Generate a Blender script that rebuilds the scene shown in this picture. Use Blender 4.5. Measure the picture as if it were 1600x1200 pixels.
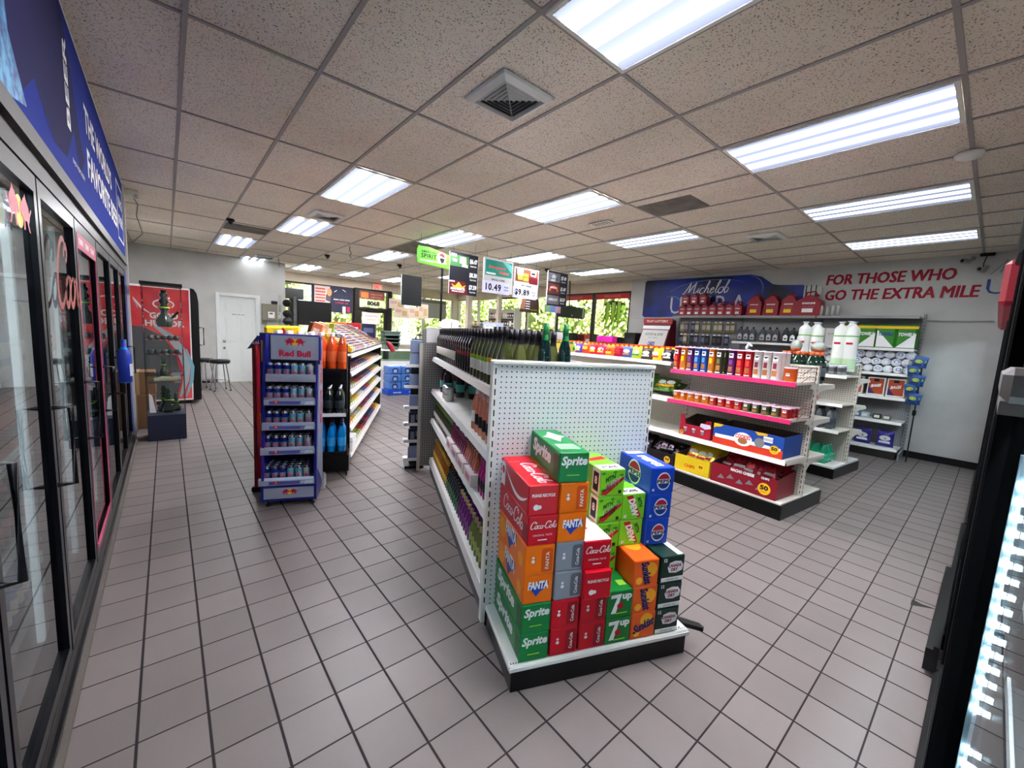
import bpy, math, random
from mathutils import Vector, Matrix, Euler
random.seed(7)
S = bpy.context.scene
COL = S.collection
for _o in list(bpy.data.objects): bpy.data.objects.remove(_o)

# ------------------------------------------------------------------ camera
cam_d = bpy.data.cameras.new('camera'); cam = bpy.data.objects.new('camera', cam_d); COL.objects.link(cam)
cam_d.sensor_fit = 'HORIZONTAL'; cam_d.sensor_width = 36.0; cam_d.lens = 36.0*636.7/1600.0
cam_d.clip_start = 0.02; cam_d.clip_end = 200
cam.matrix_world = (Matrix.Translation((0, 0, 1.4968)) @ Matrix.Rotation(-0.7046, 4, 'Z')
                    @ Matrix.Rotation(math.pi/2-0.1194, 4, 'X') @ Matrix.Rotation(0.0561, 4, 'Z'))
S.camera = cam
# ------------------------------------------------------------------ sky, sun, exposure
W = bpy.data.worlds.new('sky'); S.world = W; W.use_nodes = True
wn = W.node_tree; wn.nodes.clear()
wo = wn.nodes.new('ShaderNodeOutputWorld'); wb = wn.nodes.new('ShaderNodeBackground')
ws = wn.nodes.new('ShaderNodeTexSky'); ws.sky_type = 'HOSEK_WILKIE'; ws.turbidity = 4.0
ws.sun_direction = Vector((-0.45, -0.4, 0.8)).normalized(); ws.ground_albedo = 0.4
wb.inputs[1].default_value = 1.6
wn.links.new(ws.outputs[0], wb.inputs[0]); wn.links.new(wb.outputs[0], wo.inputs[0])
sd = bpy.data.lights.new('sun', 'SUN'); sd.energy = 6.0; sd.angle = 0.01; sd.color = (1, .95, .85)
sun = bpy.data.objects.new('sun', sd); COL.objects.link(sun)
sun.rotation_euler = Vector((-0.45, -0.4, 0.8)).normalized().to_track_quat('Z', 'Y').to_euler()
S.view_settings.view_transform = 'Standard'; S.view_settings.look = 'None'
S.view_settings.gamma = 1; S.view_settings.use_curve_mapping = False
S.view_settings.exposure = 2.7
LAMP = 5.0      # strength of the ceiling fluorescent tubes

# ------------------------------------------------------------------ materials
def lin(c):
    return tuple((x/255/12.92 if x/255 <= .04045 else ((x/255+.055)/1.055)**2.4) for x in c)
_mats = {}
def mat(name, c=(128, 128, 128), rough=.5, metal=0., spec=.3, emit=None, es=1., coat=0., alpha=1., sheen=0.):
    if name in _mats: return _mats[name]
    m = bpy.data.materials.new(name); m.use_nodes = True
    b = m.node_tree.nodes['Principled BSDF']
    b.inputs['Base Color'].default_value = (*lin(c), 1)
    b.inputs['Roughness'].default_value = rough; b.inputs['Metallic'].default_value = metal
    b.inputs['Specular IOR Level'].default_value = spec
    b.inputs['Coat Weight'].default_value = coat
    if emit: b.inputs['Emission Color'].default_value = (*lin(emit), 1); b.inputs['Emission Strength'].default_value = es
    if alpha < 1: b.inputs['Alpha'].default_value = alpha
    _mats[name] = m
    return m
def nodes(m): return m.node_tree.nodes, m.node_tree.links, m.node_tree.nodes['Principled BSDF']
def mottle(m, c1, c2, scale=8, detail=4, bump=0, lo=.35, hi=.65, bscale=None):
    N, L, b = nodes(m)
    g = N.new('ShaderNodeTexCoord'); t = N.new('ShaderNodeTexNoise'); t.inputs['Scale'].default_value = scale
    t.inputs['Detail'].default_value = detail
    r = N.new('ShaderNodeValToRGB'); r.color_ramp.elements[0].position = lo; r.color_ramp.elements[1].position = hi
    r.color_ramp.elements[0].color = (*lin(c1), 1); r.color_ramp.elements[1].color = (*lin(c2), 1)
    L.new(g.outputs['Object'], t.inputs['Vector']); L.new(t.outputs['Fac'], r.inputs['Fac']); L.new(r.outputs[0], b.inputs['Base Color'])
    if bump:
        bp = N.new('ShaderNodeBump'); bp.inputs['Strength'].default_value = bump; bp.inputs['Distance'].default_value = .01
        L.new(t.outputs['Fac'], bp.inputs['Height']); L.new(bp.outputs[0], b.inputs['Normal'])
    return m
def glassmat(name, tint=(235, 240, 238), ior=1.5, rough=0.0, ex=5):
    if name in _mats: return _mats[name]
    m = bpy.data.materials.new(name); m.use_nodes = True; N = m.node_tree.nodes; L = m.node_tree.links; N.clear()
    o = N.new('ShaderNodeOutputMaterial'); mx = N.new('ShaderNodeMixShader'); tr = N.new('ShaderNodeBsdfTransparent')
    gl = N.new('ShaderNodeBsdfGlossy'); lw = N.new('ShaderNodeLayerWeight'); pw = N.new('ShaderNodeMath'); pw.operation = 'POWER'; pw.inputs[1].default_value = ex; fr = N.new('ShaderNodeMath'); fr.operation = 'MULTIPLY_ADD'
    tr.inputs[0].default_value = (*lin(tint), 1); gl.inputs['Roughness'].default_value = rough; f0 = ((ior-1)/(ior+1))**2; fr.inputs[1].default_value = 1-f0; fr.inputs[2].default_value = f0; L.new(lw.outputs['Facing'], pw.inputs[0]); L.new(pw.outputs[0], fr.inputs[0])
    L.new(fr.outputs[0], mx.inputs[0]); L.new(tr.outputs[0], mx.inputs[1]); L.new(gl.outputs[0], mx.inputs[2]); L.new(mx.outputs[0], o.inputs[0])
    _mats[name] = m; return m

WHITE = mat('white_enamel', (222, 222, 216), .4)
CREAM = mat('cream_enamel', (205, 200, 188), .42)
LIP = mat('shelf_lip_white', (225, 225, 222), .3)
BLACK = mat('black_plastic', (6, 6, 7), .4)
KICK = mat('black_kickplate', (5, 5, 6), .3)
DARK = mat('dark_grey_metal', (26, 26, 28), .35, .3)
CHROME = mat('chrome', (205, 205, 208), .12, 1)
STEEL = mat('steel', (150, 150, 150), .35, .9)
PRW = mat('print_white', (240, 240, 240), .5)
PRK = mat('print_black', (8, 8, 10), .5)
PRR = mat('print_red', (190, 20, 35), .45)
PRY = mat('print_yellow', (245, 200, 25), .45)
PRB = mat('print_blue', (25, 50, 150), .45)
PRG = mat('print_green', (20, 130, 60), .45)
CLEAR = glassmat('clear_acrylic', (252, 253, 252), 1.3)
WINGL = glassmat('window_glass', (245, 248, 246), 1.45)

# ------------------------------------------------------------------ mesh builder
_tc = {}
def textmesh(s, bold=0.0, shear=0.0, spacing=1.0, align='CENTER'):
    k = (s, bold, shear, spacing)
    if k in _tc: return _tc[k]
    cu = bpy.data.curves.new('t', 'FONT'); cu.body = s; cu.resolution_u = 2; cu.offset = bold; cu.shear = shear
    cu.space_character = spacing; cu.align_x = align; cu.space_line = .85
    ob = bpy.data.objects.new('t', cu); COL.objects.link(ob)
    dg = bpy.context.evaluated_depsgraph_get(); dg.update()
    me = ob.evaluated_get(dg).to_mesh()
    vs = [v.co.copy() for v in me.vertices]; fs = [list(p.vertices) for p in me.polygons]
    ob.evaluated_get(dg).to_mesh_clear()
    bpy.data.objects.remove(ob); bpy.data.curves.remove(cu)
    if not vs: vs = [Vector((0, 0, 0))]
    x0 = min(v.x for v in vs); x1 = max(v.x for v in vs); y0 = min(v.y for v in vs); y1 = max(v.y for v in vs)
    w = max(x1-x0, 1e-4); h = max(y1-y0, 1e-4)
    vs = [Vector(((v.x-x0)/w-.5, (v.y-y0)/h-.5, 0)) for v in vs]      # unit box centred
    _tc[k] = (vs, fs, w/h); return _tc[k]

class MB:
    def __init__(s): s.v = []; s.f = []; s.m = []; s.mats = []; s.s = []; s.T = None
    def mi(s, m):
        if m not in s.mats: s.mats.append(m)
        return s.mats.index(m)
    def add(s, vs, fs, m, smooth=False):
        b = len(s.v); i = s.mi(m)
        for v in vs:
            v = Vector(v); s.v.append(s.T @ v if s.T else v)
        for f in fs: s.f.append([b+k for k in f]); s.m.append(i); s.s.append(smooth)
        return s
    def box(s, x0, y0, z0, x1, y1, z1, m, bev=0.0):
        if x0 > x1: x0, x1 = x1, x0
        if y0 > y1: y0, y1 = y1, y0
        if z0 > z1: z0, z1 = z1, z0
        if bev <= 0:
            vs = [(x, y, z) for x in (x0, x1) for y in (y0, y1) for z in (z0, z1)]
            return s.add(vs, [(0, 1, 3, 2), (4, 6, 7, 5), (0, 4, 5, 1), (2, 3, 7, 6), (0, 2, 6, 4), (1, 5, 7, 3)], m)
        lo = (x0, y0, z0); hi = (x1, y1, z1); vs = []; idx = {}
        for i in (0, 1):
            for j in (0, 1):
                for k in (0, 1):
                    for a in range(3):
                        c = [(lo, hi)[(i, j, k)[t]][t] + (0 if t == a else (bev if (i, j, k)[t] == 0 else -bev)) for t in range(3)]
                        idx[(i, j, k, a)] = len(vs); vs.append(c)
        fs = []
        for a in range(3):
            b, c = [(1, 2), (2, 0), (0, 1)][a]
            for sgn in (0, 1):
                q = []
                for (p, r) in ((0, 0), (1, 0), (1, 1), (0, 1)):
                    t = [0, 0, 0]; t[a] = sgn; t[b] = p; t[c] = r; q.append(idx[(*t, a)])
                fs.append(q if sgn else q[::-1])
        for a in range(3):
            b, c = [(1, 2), (2, 0), (0, 1)][a]
            for p in (0, 1):
                for r in (0, 1):
                    t0 = [0, 0, 0]; t0[a] = 0; t0[b] = p; t0[c] = r; t1 = list(t0); t1[a] = 1
                    fs.append([idx[(*t0, b)], idx[(*t1, b)], idx[(*t1, c)], idx[(*t0, c)]])
        for i in (0, 1):
            for j in (0, 1):
                for k in (0, 1): fs.append([idx[(i, j, k, a)] for a in range(3)])
        return s.add(vs, fs, m)
    def prism(s, pts, a, b, m, axis='z', smooth=False):
        """pts 2d polygon, extruded from a to b along axis. axis z:(x,y) x:(y,z) y:(x,z)"""
        n = len(pts)
        def P(p, h): return {'z': (p[0], p[1], h), 'x': (h, p[0], p[1]), 'y': (p[0], h, p[1])}[axis]
        vs = [P(p, a) for p in pts]+[P(p, b) for p in pts]
        s.add(vs, [list(range(n)), list(range(2*n-1, n-1, -1))], m)
        s.add(vs, [[i, (i+1) % n, n+(i+1) % n, n+i] for i in range(n)], m, smooth)
        return s
    def lathe(s, prof, m, n=14, o=(0, 0, 0), smooth=True, cap=True, axis='z'):
        """prof [(r,h)] ; m material or list per band"""
        vs = []
        for r, h in prof:
            for k in range(n):
                a = 2*math.pi*k/n; p = (r*math.cos(a), r*math.sin(a), h)
                if axis == 'x': p = (h, p[0], p[1])
                if axis == 'y': p = (p[0], h, p[1])
                vs.append((o[0]+p[0], o[1]+p[1], o[2]+p[2]))
        base = len(s.v)
        for v in vs: s.v.append(s.T @ Vector(v) if s.T else Vector(v))
        for i in range(len(prof)-1):
            mm = m[i] if isinstance(m, (list, tuple)) else m; ix = s.mi(mm)
            for k in range(n):
                s.f.append([base+i*n+k, base+i*n+(k+1) % n, base+(i+1)*n+(k+1) % n, base+(i+1)*n+k]); s.m.append(ix); s.s.append(smooth)
        if cap:
            for e, i in ((0, 0), (1, len(prof)-1)):
                if prof[i][0] > 1e-5:
                    mm = m[0 if e == 0 else -1] if isinstance(m, (list, tuple)) else m
                    q = [base+i*n+k for k in range(n)]
                    s.f.append(q[::-1] if e == 0 else q); s.m.append(s.mi(mm)); s.s.append(False)
        return s
    def tube(s, path, r, m, n=7, closed=False):
        P = [Vector(p) for p in path]; N = len(P); rings = []
        up = Vector((0, 0, 1))
        for i in range(N):
            if closed: d = P[(i+1) % N]-P[i-1]
            else: d = P[min(i+1, N-1)]-P[max(i-1, 0)]
            d.normalize(); a = d.cross(up)
            if a.length < .05: a = d.cross(Vector((1, 0, 0)))
            a.normalize(); b = d.cross(a)
            rr = r[i] if isinstance(r, (list, tuple)) else r
            rings.append([P[i]+a*rr*math.cos(2*math.pi*k/n)+b*rr*math.sin(2*math.pi*k/n) for k in range(n)])
        vs = [v for R in rings for v in R]; fs = []
        for i in range(N if closed else N-1):
            j = (i+1) % N
            fs += [[i*n+k, i*n+(k+1) % n, j*n+(k+1) % n, j*n+k] for k in range(n)]
        s.add(vs, fs, m, True)
        if not closed: s.add(rings[0], [list(range(n))], m); s.add(rings[-1], [list(range(n))[::-1]], m)
        return s
    def ball(s, c, r, m, n=12, k=8, sz=1.0):
        prof = [(max(r*math.sin(math.pi*i/k), 1e-4), -r*sz*math.cos(math.pi*i/k)) for i in range(k+1)]
        return s.lathe(prof, m, n, c, True, False)
    def quad(s, a, b, c, d, m): return s.add([a, b, c, d], [(0, 1, 2, 3)], m)
    def ribbon(s, pts, w, m, fr):
        """flat stroke; fr(x,y)->3d"""
        n = len(pts); vs = []
        for i in range(n):
            a = Vector(pts[max(i-1, 0)]); b = Vector(pts[min(i+1, n-1)]); d = b-a
            if d.length < 1e-6: d = Vector((1, 0))
            d.normalize(); q = Vector((-d.y, d.x)); p = Vector(pts[i])
            ww = w[i] if isinstance(w, (list, tuple)) else w
            vs += [fr(*(p+q*ww/2)), fr(*(p-q*ww/2))]
        return s.add(vs, [[2*i, 2*i+1, 2*i+3, 2*i+2] for i in range(n-1)], m)
    def text(s, t, c, xd, yd, w=None, h=None, m=None, bold=0.0, shear=0.0, spacing=1.0, maxw=None):
        vs, fs, ar = textmesh(t, bold, shear, spacing)
        xd = Vector(xd).normalized(); yd = Vector(yd).normalized(); c = Vector(c)
        if h is None: h = w/ar
        if w is None: w = h*ar
        if maxw and w > maxw: w = maxw
        return s.add([c+xd*v.x*w+yd*v.y*h for v in vs], fs, m)
    def poly(s, pts, c, xd, yd, m, sc=1.0):
        xd = Vector(xd); yd = Vector(yd); c = Vector(c)
        return s.add([c+xd*p[0]*sc+yd*p[1]*sc for p in pts], [list(range(len(pts)))], m)
    def mesh(s, name='m'):
        me = bpy.data.meshes.new(name); me.from_pydata([tuple(v) for v in s.v], [], s.f)
        for m in s.mats: me.materials.append(m)
        me.polygons.foreach_set('material_index', s.m); me.polygons.foreach_set('use_smooth', s.s); me.update()
        return me
    def build(s, name, parent=None, loc=None, rz=None):
        o = bpy.data.objects.new(name, s.mesh(name)); COL.objects.link(o)
        if parent is not None: o.parent = parent
        if loc is not None: o.location = loc
        if rz is not None: o.rotation_euler = (0, 0, rz)
        return o
def tag(o, label, cat, group=None, kind=None):
    o['label'] = label; o['category'] = cat
    if group: o['group'] = group
    if kind: o['kind'] = kind
    return o
def thing(name, label, cat, loc=(0, 0, 0), rz=0, group=None):
    o = bpy.data.objects.new(name, None); COL.objects.link(o); o.empty_display_size = .1
    o.location = loc; o.rotation_euler = (0, 0, rz); return tag(o, label, cat, group)
def struct(mb, name):
    o = mb.build(name); o['kind'] = 'structure'; return o
def dup(o, loc=None, rz=None, label=None, group=None, parent=None):
    r = o.copy(); COL.objects.link(r)
    if parent is not None: r.parent = parent
    if loc is not None: r.location = loc
    if rz is not None: r.rotation_euler = (0, 0, rz)
    if label: r['label'] = label
    if group: r['group'] = group
    for ch in list(o.children): dup(ch, parent=r)
    return r
class Kit:
    """one kind of thing: first use builds it, later uses copy it (sharing mesh data)"""
    def __init__(s, name, mk, cat): s.name = name; s.mk = mk; s.cat = cat; s.o = None
    def put(s, loc, rz, label, group=None, sc=None, rx=0, ry=0):
        if s.o is None:
            x = s.mk(); o = x.build(s.name) if isinstance(x, MB) else x; s.o = o
        else:
            o = dup(s.o)
            if 'group' in o: del o['group']
        tag(o, label, s.cat, group); o.location = loc; o.rotation_euler = (rx, ry, rz)
        if sc: o.scale = sc if isinstance(sc, (tuple, list)) else (sc, sc, sc)
        elif o.scale != Vector((1, 1, 1)): o.scale = (1, 1, 1)
        return o
class Frame:
    """local frame on the floor: u to the right, v away, turned by th clockwise"""
    def __init__(s, x, y, deg): s.x = x; s.y = y; s.t = math.radians(deg); s.rz = -s.t
    def p(s, u, v, z=0):
        c, n = math.cos(s.t), math.sin(s.t); return (s.x+u*c+v*n, s.y-u*n+v*c, z)

# script lettering drawn as pen strokes (unit x-height = 1)
def _arc(cx, cy, rx, ry, a0, a1, n=14):
    return [(cx+rx*math.cos(math.radians(a0+(a1-a0)*i/n)), cy+ry*math.sin(math.radians(a0+(a1-a0)*i/n))) for i in range(n+1)]
GLY = {
 'C': (1.5, [_arc(.85, 1.1, .75, 1.15, 50, 330, 20)+[(1.9, .9)], _arc(1.35, 1.75, .28, .3, -60, 200, 8)]),
 'o': (.95, [_arc(.45, .5, .4, .5, 90, 450, 16)+[(1.0, .95)]]),
 'c': (.85, [_arc(.45, .5, .4, .5, 50, 320, 14)+[(.95, .4)]]),
 'a': (1.0, [_arc(.42, .5, .38, .5, 60, 400, 16), [(.82, 1.0), (.74, .4), (.82, .05), (1.02, .2)]]),
 'l': (.6, [[(.1, .5), (.45, 1.5), (.5, 2.1), (.32, 2.2), (.2, 1.6), (.22, .4), (.4, .0), (.62, .25)]]),
 '-': (.5, [[(.02, .6), (.25, .66), (.48, .6)]]),
 'M': (2.3, [[(-.3, .2), (.0, -.05), (.35, .8), (.75, 2.1)], [(.75, 2.1), (.8, 1.0), (.85, .1)], [(.85, .1), (1.3, 1.3), (1.75, 2.1)], [(1.75, 2.1), (1.7, 1.0), (1.8, .1), (2.1, .1), (2.35, .5)]]),
 'i': (.5, [[(.0, .3), (.25, 1.0), (.2, .3), (.3, .02), (.55, .3)], [(.33, 1.4), (.38, 1.5)]]),
 'h': (.95, [[(.0, .4), (.35, 1.5), (.4, 2.1), (.25, 2.2), (.15, 1.4), (.1, .0)], [(.1, .0), (.2, .7), (.45, 1.0), (.62, .8), (.58, .3), (.7, .0), (.98, .3)]]),
 'e': (.8, [[(.05, .45), (.45, .6), (.62, .85), (.4, 1.0), (.12, .75), (.1, .3), (.35, .0), (.85, .35)]]),
 'b': (.95, [[(.0, .5), (.35, 1.5), (.4, 2.1), (.25, 2.2), (.13, 1.4), (.1, .5), (.3, .02), (.65, .2), (.7, .7), (.5, .95), (.3, .8)]]),
 'r': (.75, [[(.0, .3), (.25, 1.05), (.3, .9), (.5, .95), (.45, .4), (.5, .05), (.78, .3)]]),
 's': (.7, [[(.0, .2), (.4, 1.1), (.5, .6), (.55, .15), (.3, -.05), (.1, .15)]]),
}
def script(mb, word, c, xd, yd, w, m, stroke=.17, slant=.35, thick=None):
    adv = 0; st = []
    for ch in word:
        a, ss = GLY[ch]
        for q in ss: st.append([(adv+x+slant*y, y) for x, y in q])
        adv += a
    k = w/adv; xd = Vector(xd).normalized(); yd = Vector(yd).normalized(); c = Vector(c)
    for q in st:
        n = len(q); ws = [stroke*k*(.45+.75*math.sin(math.pi*min(max(i/(n-1), .08), .92))) for i in range(n)]
        pp = [((x-adv/2)*k, (y-.8)*k) for x, y in q]
        mb.ribbon(pp, ws, m, lambda x, y: c+xd*x+yd*y)
def disc(mb, c, xd, yd, r, m, n=18, ry=None):
    ry = ry or r
    return mb.poly([(r*math.cos(2*math.pi*i/n), ry*math.sin(2*math.pi*i/n)) for i in range(n)], c, xd, yd, m)
X, Y, Z = Vector((1, 0, 0)), Vector((0, 1, 0)), Vector((0, 0, 1))
# ================================================================== THE SETTING
CH = 2.9493
FLOORM = mat('floor_tile', (140, 132, 129), .42)
def _floor():
    N, L, b = nodes(FLOORM)
    g = N.new('ShaderNodeNewGeometry'); sp = N.new('ShaderNodeSeparateXYZ'); L.new(g.outputs['Position'], sp.inputs[0])
    def M(op, a, b_=None, c=None):
        n = N.new('ShaderNodeMath'); n.operation = op
        for i, v in enumerate((a, b_, c)):
            if v is None: continue
            if isinstance(v, (int, float)): n.inputs[i].default_value = v
            else: L.new(v, n.inputs[i])
        return n.outputs[0]
    T = .2032; ds = []; ids = []
    for ax, off, hw in (('X', -.1317, .0042), ('Y', .1434, .0028)):
        q = M('DIVIDE', M('ADD', sp.outputs[ax], -off+20*T), T); f = M('FRACT', q); ids.append(M('FLOOR', q))
        d = M('MULTIPLY', M('MINIMUM', f, M('SUBTRACT', 1.0, f)), T)
        ds.append(M('SUBTRACT', d, hw))
    dm = M('MINIMUM', ds[0], ds[1])
    gr = N.new('ShaderNodeMapRange'); gr.inputs[1].default_value = -.0006; gr.inputs[2].default_value = .0012; L.new(dm, gr.inputs[0])
    cx = N.new('ShaderNodeCombineXYZ'); L.new(ids[0], cx.inputs[0]); L.new(ids[1], cx.inputs[1])
    wn_ = N.new('ShaderNodeTexWhiteNoise'); L.new(cx.outputs[0], wn_.inputs['Vector'])
    no = N.new('ShaderNodeTexNoise'); no.inputs['Scale'].default_value = 3; no.inputs['Detail'].default_value = 6; L.new(g.outputs['Position'], no.inputs['Vector'])
    n2 = N.new('ShaderNodeTexNoise'); n2.inputs['Scale'].default_value = 260; n2.inputs['Detail'].default_value = 2; L.new(g.outputs['Position'], n2.inputs['Vector'])
    fac = M('ADD', M('MULTIPLY', wn_.outputs['Value'], .35), M('ADD', M('MULTIPLY', no.outputs['Fac'], .45), M('MULTIPLY', n2.outputs['Fac'], .3)))
    mx = N.new('ShaderNodeMix'); mx.data_type = 'RGBA'; L.new(fac, mx.inputs[0])
    mx.inputs[6].default_value = (*lin((98, 90, 88)), 1); mx.inputs[7].default_value = (*lin((127, 118, 115)), 1)
    m2 = N.new('ShaderNodeMix'); m2.data_type = 'RGBA'; L.new(gr.outputs[0], m2.inputs[0])
    m2.inputs[6].default_value = (*lin((38, 32, 34)), 1); L.new(mx.outputs[2], m2.inputs[7]); L.new(m2.outputs[2], b.inputs['Base Color'])
    rr = N.new('ShaderNodeMapRange'); L.new(gr.outputs[0], rr.inputs[0]); rr.inputs[3].default_value = .9; rr.inputs[4].default_value = .4; L.new(rr.outputs[0], b.inputs['Roughness'])
    bp = N.new('ShaderNodeBump'); bp.inputs['Strength'].default_value = .6; bp.inputs['Distance'].default_value = .002
    L.new(gr.outputs[0], bp.inputs['Height']); L.new(bp.outputs[0], b.inputs['Normal'])
_floor()
m = MB(); m.box(-1.3, -1.2, -.1, 8.5, 13.55, 0, FLOORM); m.add([(3.505, .152, .0006), (3.41, .15, .0006), (3.447, .10, .0006), (3.492, .037, .0006), (3.484, .107, .0006)], [(0, 1, 2, 3, 4)], mat('chipped_tile', (40, 36, 36), .8)); struct(m, 'floor')

WALLM = mottle(mat('painted_wall', (182, 182, 179), .6), (177, 177, 174), (187, 187, 184), 2.5, 6, .05)
CEILM = mat('ceiling_tile', (200, 190, 182), .9)
def _ceil():
    N, L, b = nodes(CEILM)
    g = N.new('ShaderNodeNewGeometry')
    mp = N.new('ShaderNodeMapping'); mp.inputs['Scale'].default_value = (70, 70, 70); L.new(g.outputs['Position'], mp.inputs[0])
    t = N.new('ShaderNodeTexNoise'); t.inputs['Scale'].default_value = 1.6; t.inputs['Detail'].default_value = 3; L.new(mp.outputs[0], t.inputs['Vector'])
    r = N.new('ShaderNodeValToRGB'); r.color_ramp.elements[0].position = .33; r.color_ramp.elements[1].position = .43
    r.color_ramp.elements[0].color = (*lin((124, 110, 96)), 1); r.color_ramp.elements[1].color = (*lin((240, 229, 214)), 1)
    L.new(t.outputs['Fac'], r.inputs[0])
    t2 = N.new('ShaderNodeTexNoise'); t2.inputs['Scale'].default_value = .5; t2.inputs['Detail'].default_value = 4; L.new(g.outputs['Position'], t2.inputs['Vector'])
    r2 = N.new('ShaderNodeValToRGB'); r2.color_ramp.elements[0].position = .35; r2.color_ramp.elements[1].position = .65
    r2.color_ramp.elements[0].color = (*lin((228, 226, 222)), 1); r2.color_ramp.elements[1].color = (1, 1, 1, 1); L.new(t2.outputs['Fac'], r2.inputs[0])
    mx = N.new('ShaderNodeMix'); mx.data_type = 'RGBA'; mx.blend_type = 'MULTIPLY'; mx.inputs[0].default_value = 1
    L.new(r.outputs[0], mx.inputs[6]); L.new(r2.outputs[0], mx.inputs[7]); L.new(mx.outputs[2], b.inputs['Base Color'])
    bp = N.new('ShaderNodeBump'); bp.inputs['Strength'].default_value = .5; bp.inputs['Distance'].default_value = .003
    L.new(r.outputs[0], bp.inputs['Height']); L.new(bp.outputs[0], b.inputs['Normal'])
_ceil()
CX0, CY0, CS, CL = .1184, 1.5127, .6096, 1.2192
TBAR = mat('ceiling_grid_bar', (150, 143, 138), .5)
TDARK = mottle(mat('stained_ceiling_tile', (110, 106, 100), .9), (100, 96, 90), (120, 115, 108), 6)
m = MB(); m.box(-1.3, -1.2, CH, 8.5, 13.55, CH+.15, CEILM)
for i in range(-2, 14):
    x = CX0+i*CS; m.box(x-.012, -1.2, CH-.006, x+.012, 13.5, CH, TBAR)
for j in range(-2, 10):
    y = CY0+j*CL; m.box(-1.3, y-.012, CH-.0055, 8.5, y+.012, CH, TBAR)
for (i, x0, x1, j, y0, y1) in ((6, .25, .98, 0, .5, .99), (1, 0, 1, 5, .1, .55), (5, 0, 1, 4, 0, .9)):
    m.box(CX0+(i+x0)*CS+.012, CY0+(j+y0)*CL, CH-.004, CX0+(i+x1)*CS-.012, CY0+(j+y1)*CL, CH, TDARK)
struct(m, 'ceiling')

# fluorescent troffers
def lens(nm, pk, tint):
    LENS = bpy.data.materials.new(nm); LENS.use_nodes = True
    N = LENS.node_tree.nodes; L = LENS.node_tree.links; N.clear()
    o = N.new('ShaderNodeOutputMaterial'); e = N.new('ShaderNodeEmission'); tc = N.new('ShaderNodeTexCoord'); sp = N.new('ShaderNodeSeparateXYZ')
    L.new(tc.outputs['Object'], sp.inputs[0])
    mr = N.new('ShaderNodeMapRange'); mr.inputs[1].default_value = -.28; mr.inputs[2].default_value = .28; L.new(sp.outputs['X'], mr.inputs[0])
    r = N.new('ShaderNodeValToRGB'); r.color_ramp.interpolation = 'EASE'; el = r.color_ramp.elements
    el[0].position = 0; el[0].color = (.003,)*3+(1,); el[1].position = 1; el[1].color = (.003,)*3+(1,)
    for p, v in ((.10, .006), (.2, 1), (.30, .005), (.38, .006), (.48, 1), (.58, .005), (.67, .006), (.77, 1), (.87, .005)):
        q = el.new(p); q.color = (v, v, v, 1)
    L.new(mr.outputs[0], r.inputs[0])
    c = N.new('ShaderNodeMix'); c.data_type = 'RGBA'; L.new(r.outputs[0], c.inputs[0])
    c.inputs[6].default_value = (.62, .70, 1, 1); c.inputs[7].default_value = (*tint, 1)
    ma = N.new('ShaderNodeMath'); ma.operation = 'MULTIPLY_ADD'; L.new(r.outputs[0], ma.inputs[0]); ma.inputs[1].default_value = LAMP*pk; ma.inputs[2].default_value = .07
    L.new(c.outputs[2], e.inputs[0]); L.new(ma.outputs[0], e.inputs[1]); L.new(e.outputs[0], o.inputs[0]); return LENS
LENSN = lens('light_lens', 3.1, (1, .97, .93)); LENSB = lens('light_lens_bright', 5.0, (1, .97, .95)); LENSD = lens('light_lens_dim', .6, (.95, 1, .93))
def mk_light(LENS):
    t = thing('ceiling_light', '', 'light')
    f = MB(); a, b = CS/2, CL/2
    for x0, y0, x1, y1 in ((-a+.013, -b+.013, -a+.035, b-.013), (a-.035, -b+.013, a-.013, b-.013), (-a+.035, -b+.013, a-.035, -b+.035), (-a+.035, b-.035, a-.035, b-.013)):
        f.box(x0, y0, -.012, x1, y1, -.001, WHITE)
    f.build('frame', t)
    d = MB(); d.box(-a+.035, -b+.035, -.006, a-.035, b-.035, -.002, LENS); d.build('diffuser', t); return t
LKN, LKB, LKD = (Kit('ceiling_light', (lambda q=q: mk_light(q)), 'light') for q in (LENSN, LENSB, LENSD))
for (i, j, lab) in ((2, -1, 'fluorescent ceiling light cut by the top edge of the photo, the nearest one'), (5, -1, 'long fluorescent ceiling light at upper right above the snack gondola'),
    (8, -1, 'fluorescent ceiling light at right, middle of the three right-hand strips'), (11, -1, 'fluorescent ceiling light at right nearest the slogan wall'),
    (2, 2, 'fluorescent ceiling light left of centre beyond the big square vent'), (5, 1, 'fluorescent ceiling light above the middle of the store'),
    (8, 1, 'fluorescent ceiling light between the small ceiling sensor and the beer bottle mural'), (8, 3, 'fluorescent ceiling light above the hanging price signs'),
    (5, 3, 'fluorescent ceiling light above the green cigarette sign'), (2, 4, 'fluorescent ceiling light just beyond the small dark vent at left'),
    (1, 6, 'small looking fluorescent ceiling light before the white door wall'), (5, 5, 'fluorescent ceiling light left of the green cigarette sign'),
    (4, 8, 'ceiling light near the corner of the white door wall'), (6, 8, 'ceiling light left of the exit sign'), (8, 8, 'ceiling light behind the hanging black panel'),
    (11, 3, 'ceiling light in front of the right storefront windows'), (9, 6, 'ceiling light behind the hanging price signs over the counter'),
    (2, 8, 'yellowed ceiling light half over the white door wall')):
    LK = LKB if (i, j) in ((2, -1), (2, 2), (5, 1)) else LKD if (i, j) in ((8, -1), (11, -1), (11, 3), (8, 1), (2, 8)) else LKN
    LK.put((CX0+(i+.5)*CS, CY0+(j+.5)*CL, CH-.006), 0, lab)

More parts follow.
